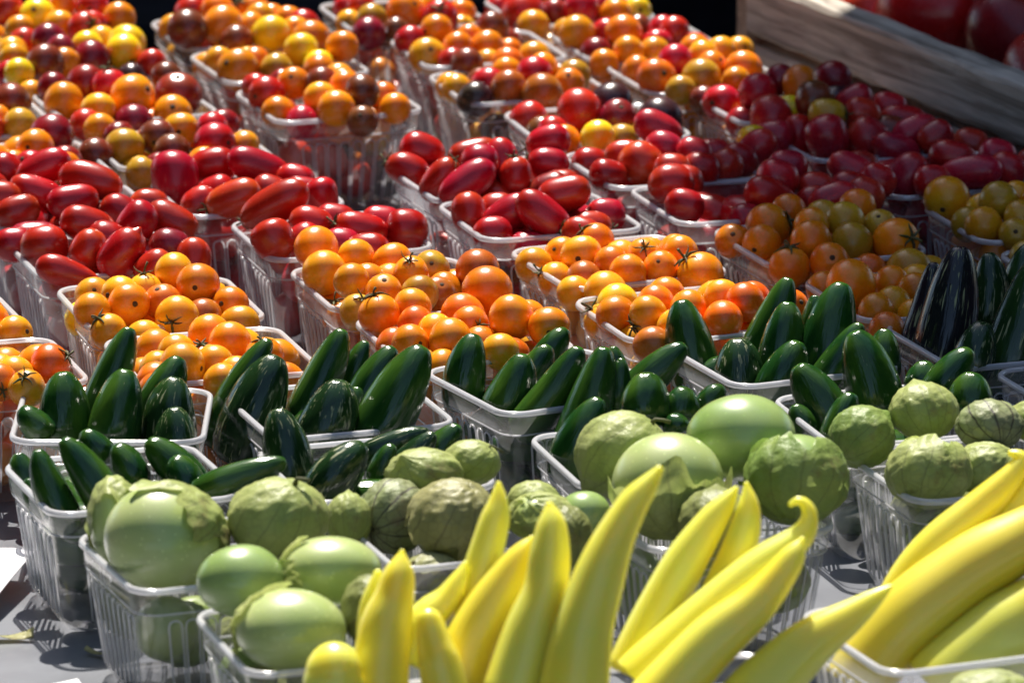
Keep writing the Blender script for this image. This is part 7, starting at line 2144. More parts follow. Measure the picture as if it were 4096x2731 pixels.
FR = {
    'g': fruit_mat('tomatillo_pale_skin', (0.42, 0.48, 0.20), (0.34, 0.44, 0.14)),
    'G': fruit_mat('tomatillo_green_skin', (0.22, 0.33, 0.09), (0.32, 0.42, 0.15)),
    'd': fruit_mat('tomatillo_dull_skin', (0.20, 0.27, 0.07), (0.28, 0.34, 0.09)),
    'v': fruit_mat('tomatillo_dusky_skin', (0.20, 0.26, 0.09), (0.14, 0.13, 0.08)),
    'b': fruit_mat('tomatillo_brown_skin', (0.17, 0.15, 0.07), (0.24, 0.26, 0.10)),
    'p': fruit_mat('tomatillo_purple_skin', (0.10, 0.04, 0.12), (0.20, 0.20, 0.12)),
}


def husk_mat(name, a, b, vein):
    m, nt, out = mat(name)
    uv = N(nt, 'ShaderNodeUVMap')
    inf = N(nt, 'ShaderNodeObjectInfo')
    co = N(nt, 'ShaderNodeTexCoord')
    n1 = N(nt, 'ShaderNodeTexNoise', Scale=32.0, Detail=4.0)
    nt.links.new(co.outputs['Object'], n1.inputs['Vector'])
    c = mixc(nt, a, b, ramp(nt, n1.outputs[0], ((0.36, 0.0), (0.66, 1.0))))
    # meridian veins (uv.x holds the angle in tenths of a turn) wandering a little, with cross veins
    sx = N(nt, 'ShaderNodeSeparateXYZ')
    nt.links.new(uv.outputs[0], sx.inputs[0])
    n2 = N(nt, 'ShaderNodeTexNoise', Scale=70.0, Detail=2.0)
    nt.links.new(co.outputs['Object'], n2.inputs['Vector'])
    w = N(nt, 'ShaderNodeMath', operation='MULTIPLY_ADD')
    nt.links.new(n2.outputs[0], w.inputs[0])
    w.inputs[1].default_value = 0.30
    nt.links.new(sx.outputs[0], w.inputs[2])
    fr = N(nt, 'ShaderNodeMath', operation='FRACT')
    nt.links.new(w.outputs[0], fr.inputs[0])
    sb = N(nt, 'ShaderNodeMath', operation='SUBTRACT')
    nt.links.new(fr.outputs[0], sb.inputs[0])
    sb.inputs[1].default_value = 0.5
    ab = N(nt, 'ShaderNodeMath', operation='ABSOLUTE')
    nt.links.new(sb.outputs[0], ab.inputs[0])
    v1 = ramp(nt, ab.outputs[0], ((0.0, vein), (0.035 + 0.06 * vein, 0.0)))
    c = mixc(nt, c, (0.06, 0.045, 0.045), v1)
    vo = N(nt, 'ShaderNodeTexVoronoi', Scale=150.0, feature='DISTANCE_TO_EDGE')
    nt.links.new(co.outputs['Object'], vo.inputs['Vector'])
    v2 = ramp(nt, vo.outputs['Distance'], ((0.0, vein * 0.45), (0.09, 0.0)))
    c = mixc(nt, c, (0.10, 0.10, 0.05), v2)
    # dry brown blotches
    n6 = N(nt, 'ShaderNodeTexNoise', Scale=44.0, Detail=5.0, Roughness=0.65)
    nt.links.new(co.outputs['Object'], n6.inputs['Vector'])
    ad = N(nt, 'ShaderNodeMath', operation='MULTIPLY_ADD')
    nt.links.new(inf.outputs['Random'], ad.inputs[0])
    ad.inputs[1].default_value = 0.12
    nt.links.new(n6.outputs[0], ad.inputs[2])
    c = mixc(nt, c, (0.24, 0.17, 0.08), ramp(nt, ad.outputs[0], ((0.64, 0.0), (0.78, 0.75))))
    df = N(nt, 'ShaderNodeBsdfPrincipled', Roughness=0.42)
    df.inputs['Specular IOR Level'].default_value = 0.35
    nt.links.new(c, df.inputs['Base Color'])
    tl = N(nt, 'ShaderNodeBsdfTranslucent')
    nt.links.new(c, tl.inputs['Color'])
    n3 = N(nt, 'ShaderNodeTexNoise', Scale=60.0, Detail=6.0, Roughness=0.65)
    nt.links.new(co.outputs['Object'], n3.inputs['Vector'])
    bp = N(nt, 'ShaderNodeBump', Strength=0.8, Distance=0.0025)
    nt.links.new(n3.outputs[0], bp.inputs['Height'])
    nt.links.new(bp.outputs[0], df.inputs['Normal'])
    mx = N(nt, 'ShaderNodeMixShader', Fac=0.35)
    nt.links.new(df.outputs[0], mx.inputs[1])
    nt.links.new(tl.outputs[0], mx.inputs[2])
    nt.links.new(mx.outputs[0], out.inputs['Surface'])
    return m


HU = {
    'g': husk_mat('husk_pale', (0.50, 0.54, 0.20), (0.37, 0.45, 0.13), 0.35),
    'G': husk_mat('husk_green', (0.24, 0.36, 0.08), (0.36, 0.44, 0.13), 0.30),
    'd': husk_mat('husk_dull', (0.33, 0.36, 0.12), (0.24, 0.27, 0.09), 0.4),
    'v': husk_mat('husk_purple_veined', (0.38, 0.45, 0.20), (0.32, 0.33, 0.18), 1.0),
    'b': husk_mat('husk_parchment', (0.47, 0.45, 0.20), (0.34, 0.33, 0.13), 0.45),
    'p': husk_mat('husk_parchment_green', (0.46, 0.48, 0.20), (0.34, 0.33, 0.16), 0.5),
}


def wood_mat(name, a, b, along):
    m, nt, out = mat(name)
    co = N(nt, 'ShaderNodeTexCoord')
    mp = N(nt, 'ShaderNodeMapping')
    s = [60.0, 60.0, 60.0]
    s[along] = 3.0
    mp.inputs['Scale'].default_value = s
    nt.links.new(co.outputs['Object'], mp.inputs['Vector'])
    n1 = N(nt, 'ShaderNodeTexNoise', Scale=2.4, Detail=6.0, Roughness=0.62, Distortion=0.8)
    nt.links.new(mp.outputs[0], n1.inputs['Vector'])
    c = mixc(nt, a, b, ramp(nt, n1.outputs[0], ((0.36, 0.0), (0.62, 1.0))))
    n2 = N(nt, 'ShaderNodeTexNoise', Scale=14.0, Detail=4.0)
    nt.links.new(co.outputs['Object'], n2.inputs['Vector'])
    c = mixc(nt, c, tuple(v * 0.5 for v in b), ramp(nt, n2.outputs[0], ((0.58, 0.0), (0.72, 0.7))))
    p = principled(nt, out, a, 0.7, 0.3)
    nt.links.new(c, p.inputs['Base Color'])
    bp = N(nt, 'ShaderNodeBump', Strength=0.5, Distance=0.002)
    nt.links.new(n1.outputs[0], bp.inputs['Height'])
    nt.links.new(bp.outputs[0], p.inputs['Normal'])
    return m


M_WOOD = wood_mat('weathered_crate_wood', (0.60, 0.54, 0.46), (0.21, 0.175, 0.14), 0)
M_WOODE = wood_mat('weathered_crate_end_grain', (0.36, 0.27, 0.19), (0.20, 0.14, 0.10), 1)
M_TABLE = flat_mat('grey_table_top', (0.19, 0.20, 0.225), 0.27, 0.5, noise=((0.12, 0.125, 0.145), 14.0), bump=0.25)
M_LEG = flat_mat('table_leg_steel', (0.30, 0.30, 0.31), 0.35, 0.5, Metallic=0.8)
M_CLOTH = flat_mat('black_cloth', (0.010, 0.011, 0.017), 0.9, 0.1, noise=((0.006, 0.006, 0.009), 30.0), bump=0.3)
M_ASPH = flat_mat('asphalt', (0.045, 0.045, 0.048), 0.9, 0.3, noise=((0.06, 0.06, 0.06), 40.0), bump=0.5)
M_CANVAS = flat_mat('dark_canvas', (0.035, 0.04, 0.05), 0.85, 0.2, noise=((0.03, 0.033, 0.042), 8.0))
M_POLE = flat_mat('pole_metal', (0.25, 0.25, 0.26), 0.4, 0.5, Metallic=0.7)
M_PAPER = flat_mat('white_card', (0.78, 0.77, 0.80), 0.65, 0.3)
M_INK = flat_mat('black_ink', (0.02, 0.02, 0.025), 0.6)

# =====================================================================  ground, table, shade
v, f = box(0, 0, -0.05, 120, 120, 0.1)
tag(link('ground', mesh('ground', v, f, False, [M_ASPH])), kind='structure')

A_ROW = math.radians(18.5)
table = link('market_table', None, loc=(0.1, 0.12, 0))
table.rotation_euler.z = A_ROW
tag(table, 'grey topped folding market table carrying all the clear produce boxes', 'table')
# local frame: back edge passes just behind the rear baskets
back_y = (Vector((-0.28, 0.975, 0)) - Vector((0.1, 0.12, 0))).dot(Vector((-math.sin(A_ROW), math.cos(A_ROW), 0)))
v, f = box(0.12, (back_y - 1.15) / 2, 0.735, 1.9, back_y + 1.15, 0.03, 0.004)
link('table_top', mesh('table_top', v, f, False, [M_TABLE]), table)
leg_v, leg_f, _ = tube([(0, 0, 0.0), (0, 0, 0.72)], [0.016, 0.016], 10)
leg_me = mesh('table_leg', leg_v, leg_f, True, [M_LEG])
for lx in (-0.75, 0.98):
    for ly in (-1.05, back_y - 0.1):
        link('leg', leg_me, table, (lx, ly, 0))

# dark covered stall table behind
drape = link('draped_table', None, loc=(-0.1, 2.15, 0))
drape.rotation_euler.z = A_ROW
tag(drape, 'stall table under a black cloth in deep shade behind the produce', 'table')
v, f = box(0, 0, 0.70, 3.6, 1.3, 0.03, 0.006)
link('cloth_top', mesh('cloth_top', v, f, False, [M_CLOTH]), drape)
cv, cf = [], []
nx = 120
for j in range(7):
    for i in range(nx):
        t = i / (nx - 1)
        amp = 0.018 * (j / 6)
        cv.append((-1.8 + 3.6 * t, -0.652 - amp * (1 + math.sin(t * 90 + 2 * math.sin(t * 17))), 0.698 - j * 0.112))
link('cloth_skirt', mesh('cloth_skirt', cv, grid_faces(nx, 7, False), True, [M_CLOTH]), drape)

# added tent behind, roof out of view, to shade everything beyond the table
tent = link('added_shade_tent', None, loc=(0, 4.9, 0))
tag(tent, 'added unseen canvas tent darkening the space behind the produce table', 'tent')
tv = [(-4, -2.5, 2.55), (4, -2.5, 2.55), (4, 2.5, 2.55), (-4, 2.5, 2.55), (-2, 0, 3.4), (2, 0, 3.4)]
tv += [(x, y, z - 0.02) for x, y, z in tv]
tf = [(0, 1, 5, 4), (1, 2, 5), (2, 3, 4, 5), (3, 0, 4)]
tf += [tuple(i + 6 for i in reversed(q)) for q in tf]
tf += [(0, 6, 7, 1), (1, 7, 8, 2), (2, 8, 9, 3), (3, 9, 6, 0)]
link('canopy', mesh('tent_canopy', tv, tf, False, [M_CANVAS]), tent)
v, f = box(0, 2.45, 1.27, 7.9, 0.03, 2.5)
link('rear_curtain', mesh('tent_curtain', v, f, False, [M_CANVAS]), tent)
for px in (-3.9, 3.9):
    for py in (-2.42, 2.40):
        pv, pf, _ = tube([(px, py, 0), (px, py, 2.55)], [0.025, 0.025], 8)
        link('pole', mesh('tent_pole', pv, pf, True, [M_POLE]), tent)

# added unseen stall tents: dark sides that leave the sky only a gap
for tx, side, lb in ((-2.35, -1, 'added unseen stall tent to the left of the produce table'), (2.95, 1, 'added unseen stall tent to the right of the produce table')):
    st = link('added_stall_tent', None, loc=(tx, -2.2, 0))
    tag(st, lb, 'tent', 'added unseen tents flanking the produce table')
    tv = [(-1.5, -4.2, 2.35), (1.5, -4.2, 2.35), (1.5, 4.2, 2.35), (-1.5, 4.2, 2.35), (0, -3.4, 3.1), (0, 3.4, 3.1)]
    tv += [(x, y, z - 0.02) for x, y, z in tv]
    tf = [(0, 1, 4), (1, 2, 5, 4), (2, 3, 5), (3, 0, 4, 5)]
    tf += [tuple(i + 6 for i in reversed(q)) for q in tf]
    tf += [(0, 6, 7, 1), (1, 7, 8, 2), (2, 8, 9, 3), (3, 9, 6, 0)]
    link('canopy', mesh('stall_canopy', tv, tf, False, [M_CANVAS]), st)
    v, f = box(side * 1.47, 0, 1.17, 0.02, 8.3, 2.3)
    link('side_curtain', mesh('stall_curtain', v, f, False, [M_CANVAS]), st)
    for px in (-1.45, 1.45):
        for py in (-4.15, 0, 4.15):
            pv, pf, _ = tube([(px, py, 0), (px, py, 2.35)], [0.02, 0.02], 8)
            link('pole', mesh('stall_pole', pv, pf, True, [M_POLE]), st)

# added unseen parasol, sized so its shade covers the right-hand rear baskets
UC = Vector((0.99, 0.31, RIM_Z)) + TO_SUN * (1.43 / TO_SUN.z)
par = link('added_shade_parasol', None, loc=(UC.x, UC.y, 0))
tag(par, 'added unseen parasol shading the right end of the produce table', 'parasol')
UR, UN = 0.86, 8
pv, pf = [(0, 0, UC.z + 0.30)], []
for lay in (0, 1):
    for rr, zz in ((0.5, 0.17), (1.0, 0.0), (1.0, -0.10)):
        for i in range(UN * 4):
            a = 2 * PI * i / (UN * 4)
            sc = 1 - 0.02 * (1 - abs(math.cos(a * UN / 2)))
            pv.append((UR * rr * sc * math.cos(a), UR * rr * sc * math.sin(a), UC.z + zz - lay * 0.006))
    break
nn = UN * 4
for i in range(nn):
    pf.append((0, 1 + i, 1 + (i + 1) % nn))
pf += grid_faces(nn, 3, True, 1)
can = link('canopy', mesh('parasol_canopy', pv, pf, False, [M_CANVAS]), par)
so = can.modifiers.new('thickness', 'SOLIDIFY')
so.thickness = 0.004
for i in range(UN):
    a = 2 * PI * i / UN
    rv, rf, _ = tube([(0.03 * math.cos(a), 0.03 * math.sin(a), UC.z + 0.27), (0.86 * math.cos(a), 0.86 * math.sin(a), UC.z + 0.012)], [0.006, 0.005], 6)
    link('rib', mesh('parasol_rib', rv, rf, True, [M_POLE]), par)
pv, pf, _ = tube([(0, 0, 0.02), (0, 0, UC.z + 0.33)], [0.02, 0.02], 10)
link('pole', mesh('parasol_pole', pv, pf, True, [M_POLE]), par)
v, f = lathe([(0, 0.09), (0.05, 0.09), (0.22, 0.06), (0.25, 0.02), (0.25, 0.0), (0, 0.0)], 24)
link('base', mesh('parasol_base', v, f, False, [M_POLE]), par)

# =====================================================================  wooden crate on the right
cA, cB = Vector((0.173, 0.930, 0)), Vector((0.345, 0.553, 0))
cdir = (cB - cA).normalized()
crate = link('wooden_crate', None, loc=(cA.x, cA.y, TABLE_Z))
crate.rotation_euler.z = math.atan2(cdir.y, cdir.x)          # local +X runs towards the camera, +Y away from the baskets
tag(crate, 'weathered slatted wooden crate of large red tomatoes beside the boxes', 'crate')
CL, CW_, CTH = 0.62, 0.34, 0.026


def board(name, cx, cy, cz, sx, sy, sz, m, seed=0):
    r = random.Random(seed)
    nxx = 26 if sx > sy else 4
    nyy = 4 if sx > sy else 26
    V, Fc = [], []
    # rounded rectangular section swept along the long axis with uneven edges
    along = 0 if sx >= sy else 1
    L_, T_ = (sx, sy) if along == 0 else (sy, sx)
    sec = [(-.5, -.42), (-.42, -.5), (.42, -.5), (.5, -.42), (.5, .42), (.40, .5), (.1, .505), (-.2, .495), (-.42, .5), (-.5, .42)]
    n = 30
    for j in range(n):
        t = -.5 + j / (n - 1)
        for k, (a, b) in enumerate(sec):
            w = (r.random() - .5) * .0016
            q = a * T_ + w * .6, b * sz + w * (1 if b < 0 else 1.2)
            V.append((cx + t * L_, cy + q[0], cz + q[1]) if along == 0 else (cx + q[0], cy + t * L_, cz + q[1]))
    ns = len(sec)
    Fc = grid_faces(ns, n, True)
    Fc.append(tuple(range(ns)))
    Fc.append(tuple((n - 1) * ns + i for i in reversed(range(ns))))
    return link(name, mesh(name, V, Fc, False, [m]), crate)


board('side_board', CL / 2, CTH / 2, 0.078, CL, CTH, 0.041, M_WOOD, 1)
board('side_board', CL / 2, CTH / 2 + 0.003, 0.026, CL, CTH, 0.046, M_WOOD, 2)
board('side_board', CL / 2, CW_ - CTH / 2, 0.078, CL, CTH, 0.041, M_WOOD, 3)
board('side_board', CL / 2, CW_ - CTH / 2, 0.026, CL, CTH, 0.046, M_WOOD, 4)
board('end_board', -0.009, CW_ / 2, 0.05, 0.017, CW_ - 0.001, 0.097, M_WOODE, 5)
board('end_board', CL + 0.009, CW_ / 2, 0.05, 0.017, CW_ - 0.001, 0.097, M_WOODE, 6)
for k in range(4):
    board('bottom_slat', CL / 2, 0.068 + k * 0.068, 0.008, CL - 0.004, 0.06, 0.012, M_WOOD, 7 + k)

# =====================================================================  clear pint boxes
RC = 0.013


def quarter_loop(h, rc, samples):
    """one side of a rounded square of half size h, corner middle to corner middle; the side faces -Y"""
    pts = []
    for i in range(5):
        a = math.radians(225 + 45 * i / 4)
        pts.append((-h + rc + rc * math.cos(a), -h + rc + rc * math.sin(a), 0))
    for i in range(1, samples):
        t = i / samples
        pts.append((-h + rc + (2 * h - 2 * rc) * t, -h, t))
    for i in range(5):
        a = math.radians(270 + 45 * i / 4)
        pts.append((h - rc + rc * math.cos(a), -h + rc + rc * math.sin(a), 1))
    return pts


NW = 8
NS = NW * 9
zs = [-0.0006, -0.005, -0.0125, -0.0140, -0.0148, -0.0165, -0.018, -0.0195, -0.021, -0.026, -0.035, -0.045, -0.055, -0.0625, -0.0665, -0.0690]
wall_v, wall_f = [], []
tub = []


def half_at(z):
    if z > -0.0135: return 0.0512 + 0.012 * z
    t = min(1, (-0.0140 - z) / 0.051)
    h = 0.0496 - 0.0062 * t
    if z < -0.0625: h -= 0.0028 * ((-0.0625 - z) / 0.0065) ** 1.6
    return h


def win_depth(t, z):
    """inward depth of the arched flutes pressed into the wall"""
    u = t * NW
    k = min(int(u), NW - 1)
    c = (k + 0.5)
    dx = abs(u - c) * 0.0098
    zt = -0.0215
    if z > zt: d = math.hypot(dx, z - zt)
    else: d = dx
    if z < -0.0625: return 0
    e = (0.0037 - d) / 0.0010
    e = max(0, min(1, e))
    return 0.0013 * e * e * (3 - 2 * e)


row = None
for z in zs:
    q = quarter_loop(half_at(z), RC if z > -0.02 else RC * 0.95, NS)
    row = len(q)
    for (x, y, t) in q:
        dep = win_depth(t, z) if 0 < t < 1 and z < -0.0145 else 0
        wall_v.append((x, y + dep, z))
wall_f = [(p, s, r, q) for p, q, r, s in grid_faces(row, len(zs), False)]
fm = [0] * len(wall_f)
# whitish outline added round each flute for its bright refracted edge
for k in range(NW):
    def P3(t, z):
        h = half_at(z)
        return (-h + RC + (2 * h - 2 * RC) * t, -h - 0.0001, z)
    w = 0.40 / NW
    c = (k + 0.5) / NW
    path = [(c - w, -0.0625), (c - w, -0.05), (c - w, -0.035), (c - w, -0.022)]
    for i in range(1, 6):
        a = PI - PI * i / 6
        path.append((c + w * math.cos(a), -0.0215 + 0.0037 * math.sin(a)))
    path += [(c + w, -0.022), (c + w, -0.035), (c + w, -0.05), (c + w, -0.0625)]
    tv_, tf_, _ = tube([P3(*p) for p in path], [0.00058] * len(path), 5)
    o = len(wall_v)
    wall_v += [tuple(p) for p in tv_]
    nf = [tuple(i + o for i in q) for q in tf_]
    wall_f += nf
    fm += [1] * len(nf)
# ledge line under the band
q = quarter_loop(0.0503, RC, 6)
tv_, tf_, _ = tube([(x, y, -0.0138) for x, y, t in q], [0.0005] * len(q), 5)
o = len(wall_v)
wall_v += [tuple(p) for p in tv_]
nf = [tuple(i + o for i in q2) for q2 in tf_]
wall_f += nf
fm += [1] * len(nf)
WALL = mesh('box_wall', wall_v, wall_f, True, [M_WALL, M_RIB], fm)

# rim: turned-over lip swept round the rounded square
rim_prof = [(-0.0006, -0.0016), (-0.0004, 0.0), (0.0006, 0.0007), (0.0017, 0.0007), (0.0024, 0.0), (0.0027, -0.0012), (0.0026, -0.0024), (0.0021, -0.0024), (0.0020, -0.0010), (0.0014, -0.0004), (0.0006, -0.0004)]
full = []
base_q = quarter_loop(0.0510, RC, 6)[:-1]
for k in range(4):
    a = k * PI / 2
    for (x, y, t) in base_q:
        full.append((x * math.cos(a) - y * math.sin(a), x * math.sin(a) + y * math.cos(a)))
nr = len(full)
rv, rf = [], []
for (off, z) in rim_prof:
    for i, (x, y) in enumerate(full):
        x0, y0 = full[i - 1]
        x1, y1 = full[(i + 1) % nr]
        t = Vector((x1 - x0, y1 - y0)).normalized()
        rv.append((x + t.y * off, y - t.x * off, z))
rf = grid_faces(nr, len(rim_prof), True)
rf += [(a_, b_, b2, a2) for a_, b_, b2, a2 in [((len(rim_prof) - 1) * nr + i, (len(rim_prof) - 1) * nr + (i + 1) % nr, (i + 1) % nr, i) for i in range(nr)]]
RIM = mesh('box_rim', rv, rf, True, [M_RIM])

# base with a shallow raised ring
bv, bf = [], []
for (s, z) in ((0.0406, -0.0690), (0.036, -0.0690), (0.034, -0.0668), (0.02, -0.0668), (0.0005, -0.0668)):
    for k in range(4):
        for (x, y, t) in quarter_loop(s, RC * s / 0.045, 4)[:-1]:
            a = k * PI / 2
            bv.append((x * math.cos(a) - y * math.sin(a), x * math.sin(a) + y * math.cos(a), z))
nb = len(bv) // 5
BASE = mesh('box_base', bv, grid_faces(nb, 5, True), True, [M_WALL])

BOX = {}
for (bx, by, ba, key, lab) in BASKETS:
    r = link('produce_box', None, loc=(bx, by, RIM_Z + rnd.uniform(-0.0006, 0.0012)))
    r.rotation_euler = (rnd.uniform(-.006, .006), rnd.uniform(-.006, .006), ba)
    tag(r, lab, 'plastic box', 'clear pint boxes of produce in rows on the table')
    link('rim', RIM, r)
    for k in range(4):
        w = link('side_wall', WALL, r)
        w.rotation_euler.z = k * PI / 2
    link('base', BASE, r)
    BOX[key] = r

# =====================================================================  produce
def wob(seed, amp):
    r = random.Random(seed)
    ph = [r.uniform(0, 6.28) for _ in range(4)]
    return lambda a, s: 1 + amp * (0.5 * math.cos(2 * a + ph[0]) + 0.35 * math.cos(3 * a + ph[1]) + 0.2 * math.cos(5 * a + ph[2]) * (1 - s))


ROUNDS = []
for sd in range(4):
    prof = []
    for j in range(19):
        th = PI * j / 18
        rr = math.sin(th)
        z = math.cos(th)
        if th < 0.5: z -= 0.07 * (1 - th / 0.5) ** 2           # dimple at the stem
        if j in (0, 18): rr = 0
        prof.append((rr, z * (0.97 if sd % 2 else 1.0)))
    vv, ff = lathe(prof, 28, wob(sd, 0.022 + 0.010 * sd))
    ROUNDS.append((mesh('tomato_body', vv, ff, True, [M['O']])))


def plum_profile(kind):
    prof = []
    n = 22
    for j in range(n + 1):
        z = math.cos(PI * j / n)
        r = (1 - abs(z) ** 2.7) ** (1 / 1.95) if abs(z) < 1 else 0
        if kind == 'pear': r *= 0.80 - 0.26 * z if z > -0.3 else 1 - 0.12 * (z + 1) / 0.7 * 1.0
        elif kind == 'nip':
            r *= 1 - 0.10 * z
            if z > 0.9: r *= 0.8
        else: r *= 1 - 0.07 * z
        if j < 2: z -= 0.03 * (2 - j) if kind != 'nip' else -0.06 * (2 - j)
        if j in (0, n): r = 0
        prof.append((r, z))
    return prof


PLUMS = {}
for kind in ('', 'pear', 'nip'):
    PLUMS[kind] = []
    for sd in range(3):
        vv, ff = lathe(plum_profile(kind), 26, wob(sd + 9, 0.02))
        # slight bend so that they are not all straight
        bend = (0.05, 0.11, -0.08)[sd]
        vv = [(x + bend * (z * z - 0.4), y, z) for x, y, z in vv]
        PLUMS[kind].append(mesh('plum_tomato_body', vv, ff, True, [M['R']]))

# stem scar: a small raised brown button with a rim
vv, ff = lathe([(0, 0.965), (0.05, 0.968), (0.075, 0.955), (0.11, 0.955), (0.14, 0.93), (0.10, 0.9), (0, 0.9)], 12)
SCAR = mesh('stem_scar', vv, ff, True, [M_SCAR])

CALYX = []
for sd in range(4):
    r = random.Random(sd + 40)
    parts = []
    ns = 5 + sd % 2
    for k in range(ns):
        a = 2 * PI * k / ns + r.uniform(-.3, .3)
        ln = r.uniform(0.32, 0.75)
        curl = r.uniform(-0.1, 0.55)
        side = r.uniform(-.4, .4)
        pts, rad = [], []
        for j in range(7):
            t = j / 6
            rr = 0.05 + ln * t
            aa = a + side * t * t
            z = 0.96 + 0.02 + curl * t * t - 0.22 * rr * rr + 0.05 * math.sin(t * 5)
            pts.append((rr * math.cos(aa), rr * math.sin(aa), z))
            rad.append(0.085 * (1 - t) ** 0.6 * (0.6 + 1.2 * t if t < .35 else 1.0) + 0.008)
        v_, f_, _ = tube(pts, rad, 6, 0.55)
        parts.append((v_, f_))
    ba = r.uniform(0, 6.28)
    sl = r.uniform(0.25, 0.7)
    pts = [(0, 0, 0.94), (0.02, 0, 1.04), (0.08 * math.cos(ba), 0.08 * math.sin(ba), 1.04 + sl * 0.5), (0.22 * math.cos(ba), 0.22 * math.sin(ba), 1.02 + sl)]
    v_, f_, _ = tube(pts, [0.11, 0.06, 0.05, 0.065], 7)
    parts.append((v_, f_))
    vv, ff = joined(parts)
    CALYX.append(mesh('dried_calyx', vv, ff, True, [M_CALYX]))


def colour(o, m):
    o.material_slots[0].link = 'OBJECT'
    o.material_slots[0].material = m


def round_tomato(loc, r, asp, ax, col, ft, i):
    o = link('cherry_tomato', ROUNDS[i % 4], loc=loc)
    colour(o, M[col])
    o.rotation_mode = 'QUATERNION'
    o.rotation_quaternion = to_axis(ax, rnd.uniform(0, 6.28))
    o.scale = (r, r, r * rnd.uniform(0.92, 1.05))
    if ft == 's': link('stem_scar', SCAR, o)
    if ft == 'c': link('calyx', CALYX[i % 4], o)
    return o


def plum_tomato(loc, hl, hw, ax, col, var, ft, i):
    o = link('plum_tomato', PLUMS[var][i % 3], loc=loc)
    colour(o, PL.get(col) or M[col])
    o.rotation_mode = 'QUATERNION'
    o.rotation_quaternion = to_axis(ax, rnd.uniform(0, 6.28))
    o.scale = (hw, hw, max(hl, hw))
    if ft:
        k = hw / max(hl, hw)
        c = link('stem_scar' if ft == 's' else 'calyx', SCAR if ft == 's' else CALYX[i % 4], o, (0, 0, (0.94 - 0.94 * k)))
        c.scale = (0.9, 0.9, k)
    return o


def catmull(ps, per=5):
    out = []
    n = len(ps)
    for i in range(n - 1):
        p0, p1, p2, p3 = ps[max(i - 1, 0)], ps[i], ps[i + 1], ps[min(i + 2, n - 1)]
        for k in range(per):
            t = k / per
            out.append(tuple(0.5 * ((2 * b) + (c - a) * t + (2 * a - 5 * b + 4 * c - d) * t * t + (3 * b - a - 3 * c + d) * t ** 3) for a, b, c, d in zip(p0, p1, p2, p3)))
    out.append(tuple(ps[-1]))
    return out


JPROF = [(0, 0.15), (0.006, 0.23), (0.018, 0.305), (0.042, 0.40), (0.09, 0.53), (0.16, 0.665), (0.26, 0.80), (0.38, 0.91), (0.52, 0.985), (0.68, 1.02), (0.82, 0.98), (0.92, 0.86), (0.98, 0.6), (1.0, 0.3)]


def chili(tip, base, hw, fl, bend, name='chili_pepper'):
    T, B_ = Vector(tip), Vector(base)
    ctr = (T + B_) / 2
    ax = (B_ - T)
    ln = ax.length
    side = ax.normalized().cross(Vector((0, 1, 0))).normalized()
    back = Vector((0, 1, 0))
    pts, rad = [], []
    bb = bend * ln * 0.45
    for s, r in JPROF:
        k = 4 * s * (1 - s)
        pts.append(T + ax * s + side * bb * k + back * bb * 0.5 * k - ctr)
        rad.append(hw * r)
    ph = rnd.uniform(0, 6.28)
    p2, p3 = rnd.uniform(0, 6.28), rnd.uniform(0, 6.28)
    lob = lambda a, s: 1 + 0.045 * math.cos(3 * a + ph + s) * s + 0.03 * math.cos(2 * a + p2) + 0.035 * math.sin(s * 8 + p3) * math.cos(a + p2) * min(1, s * 4)
    v_, f_, u_ = tube(pts, rad, 20, 1.0, lob)
    v_[-2] = v_[-2] + (T - ctr - v_[-2]) * 0 + ax.normalized() * hw * 0.05      # small dimple at the blossom end
    o = link(name, mesh('chili_body', v_, f_, True, [CH[fl]], None, u_), loc=ctr)
    return o


def n_(t, seed):
    return math.sin(2.1 * t + seed)


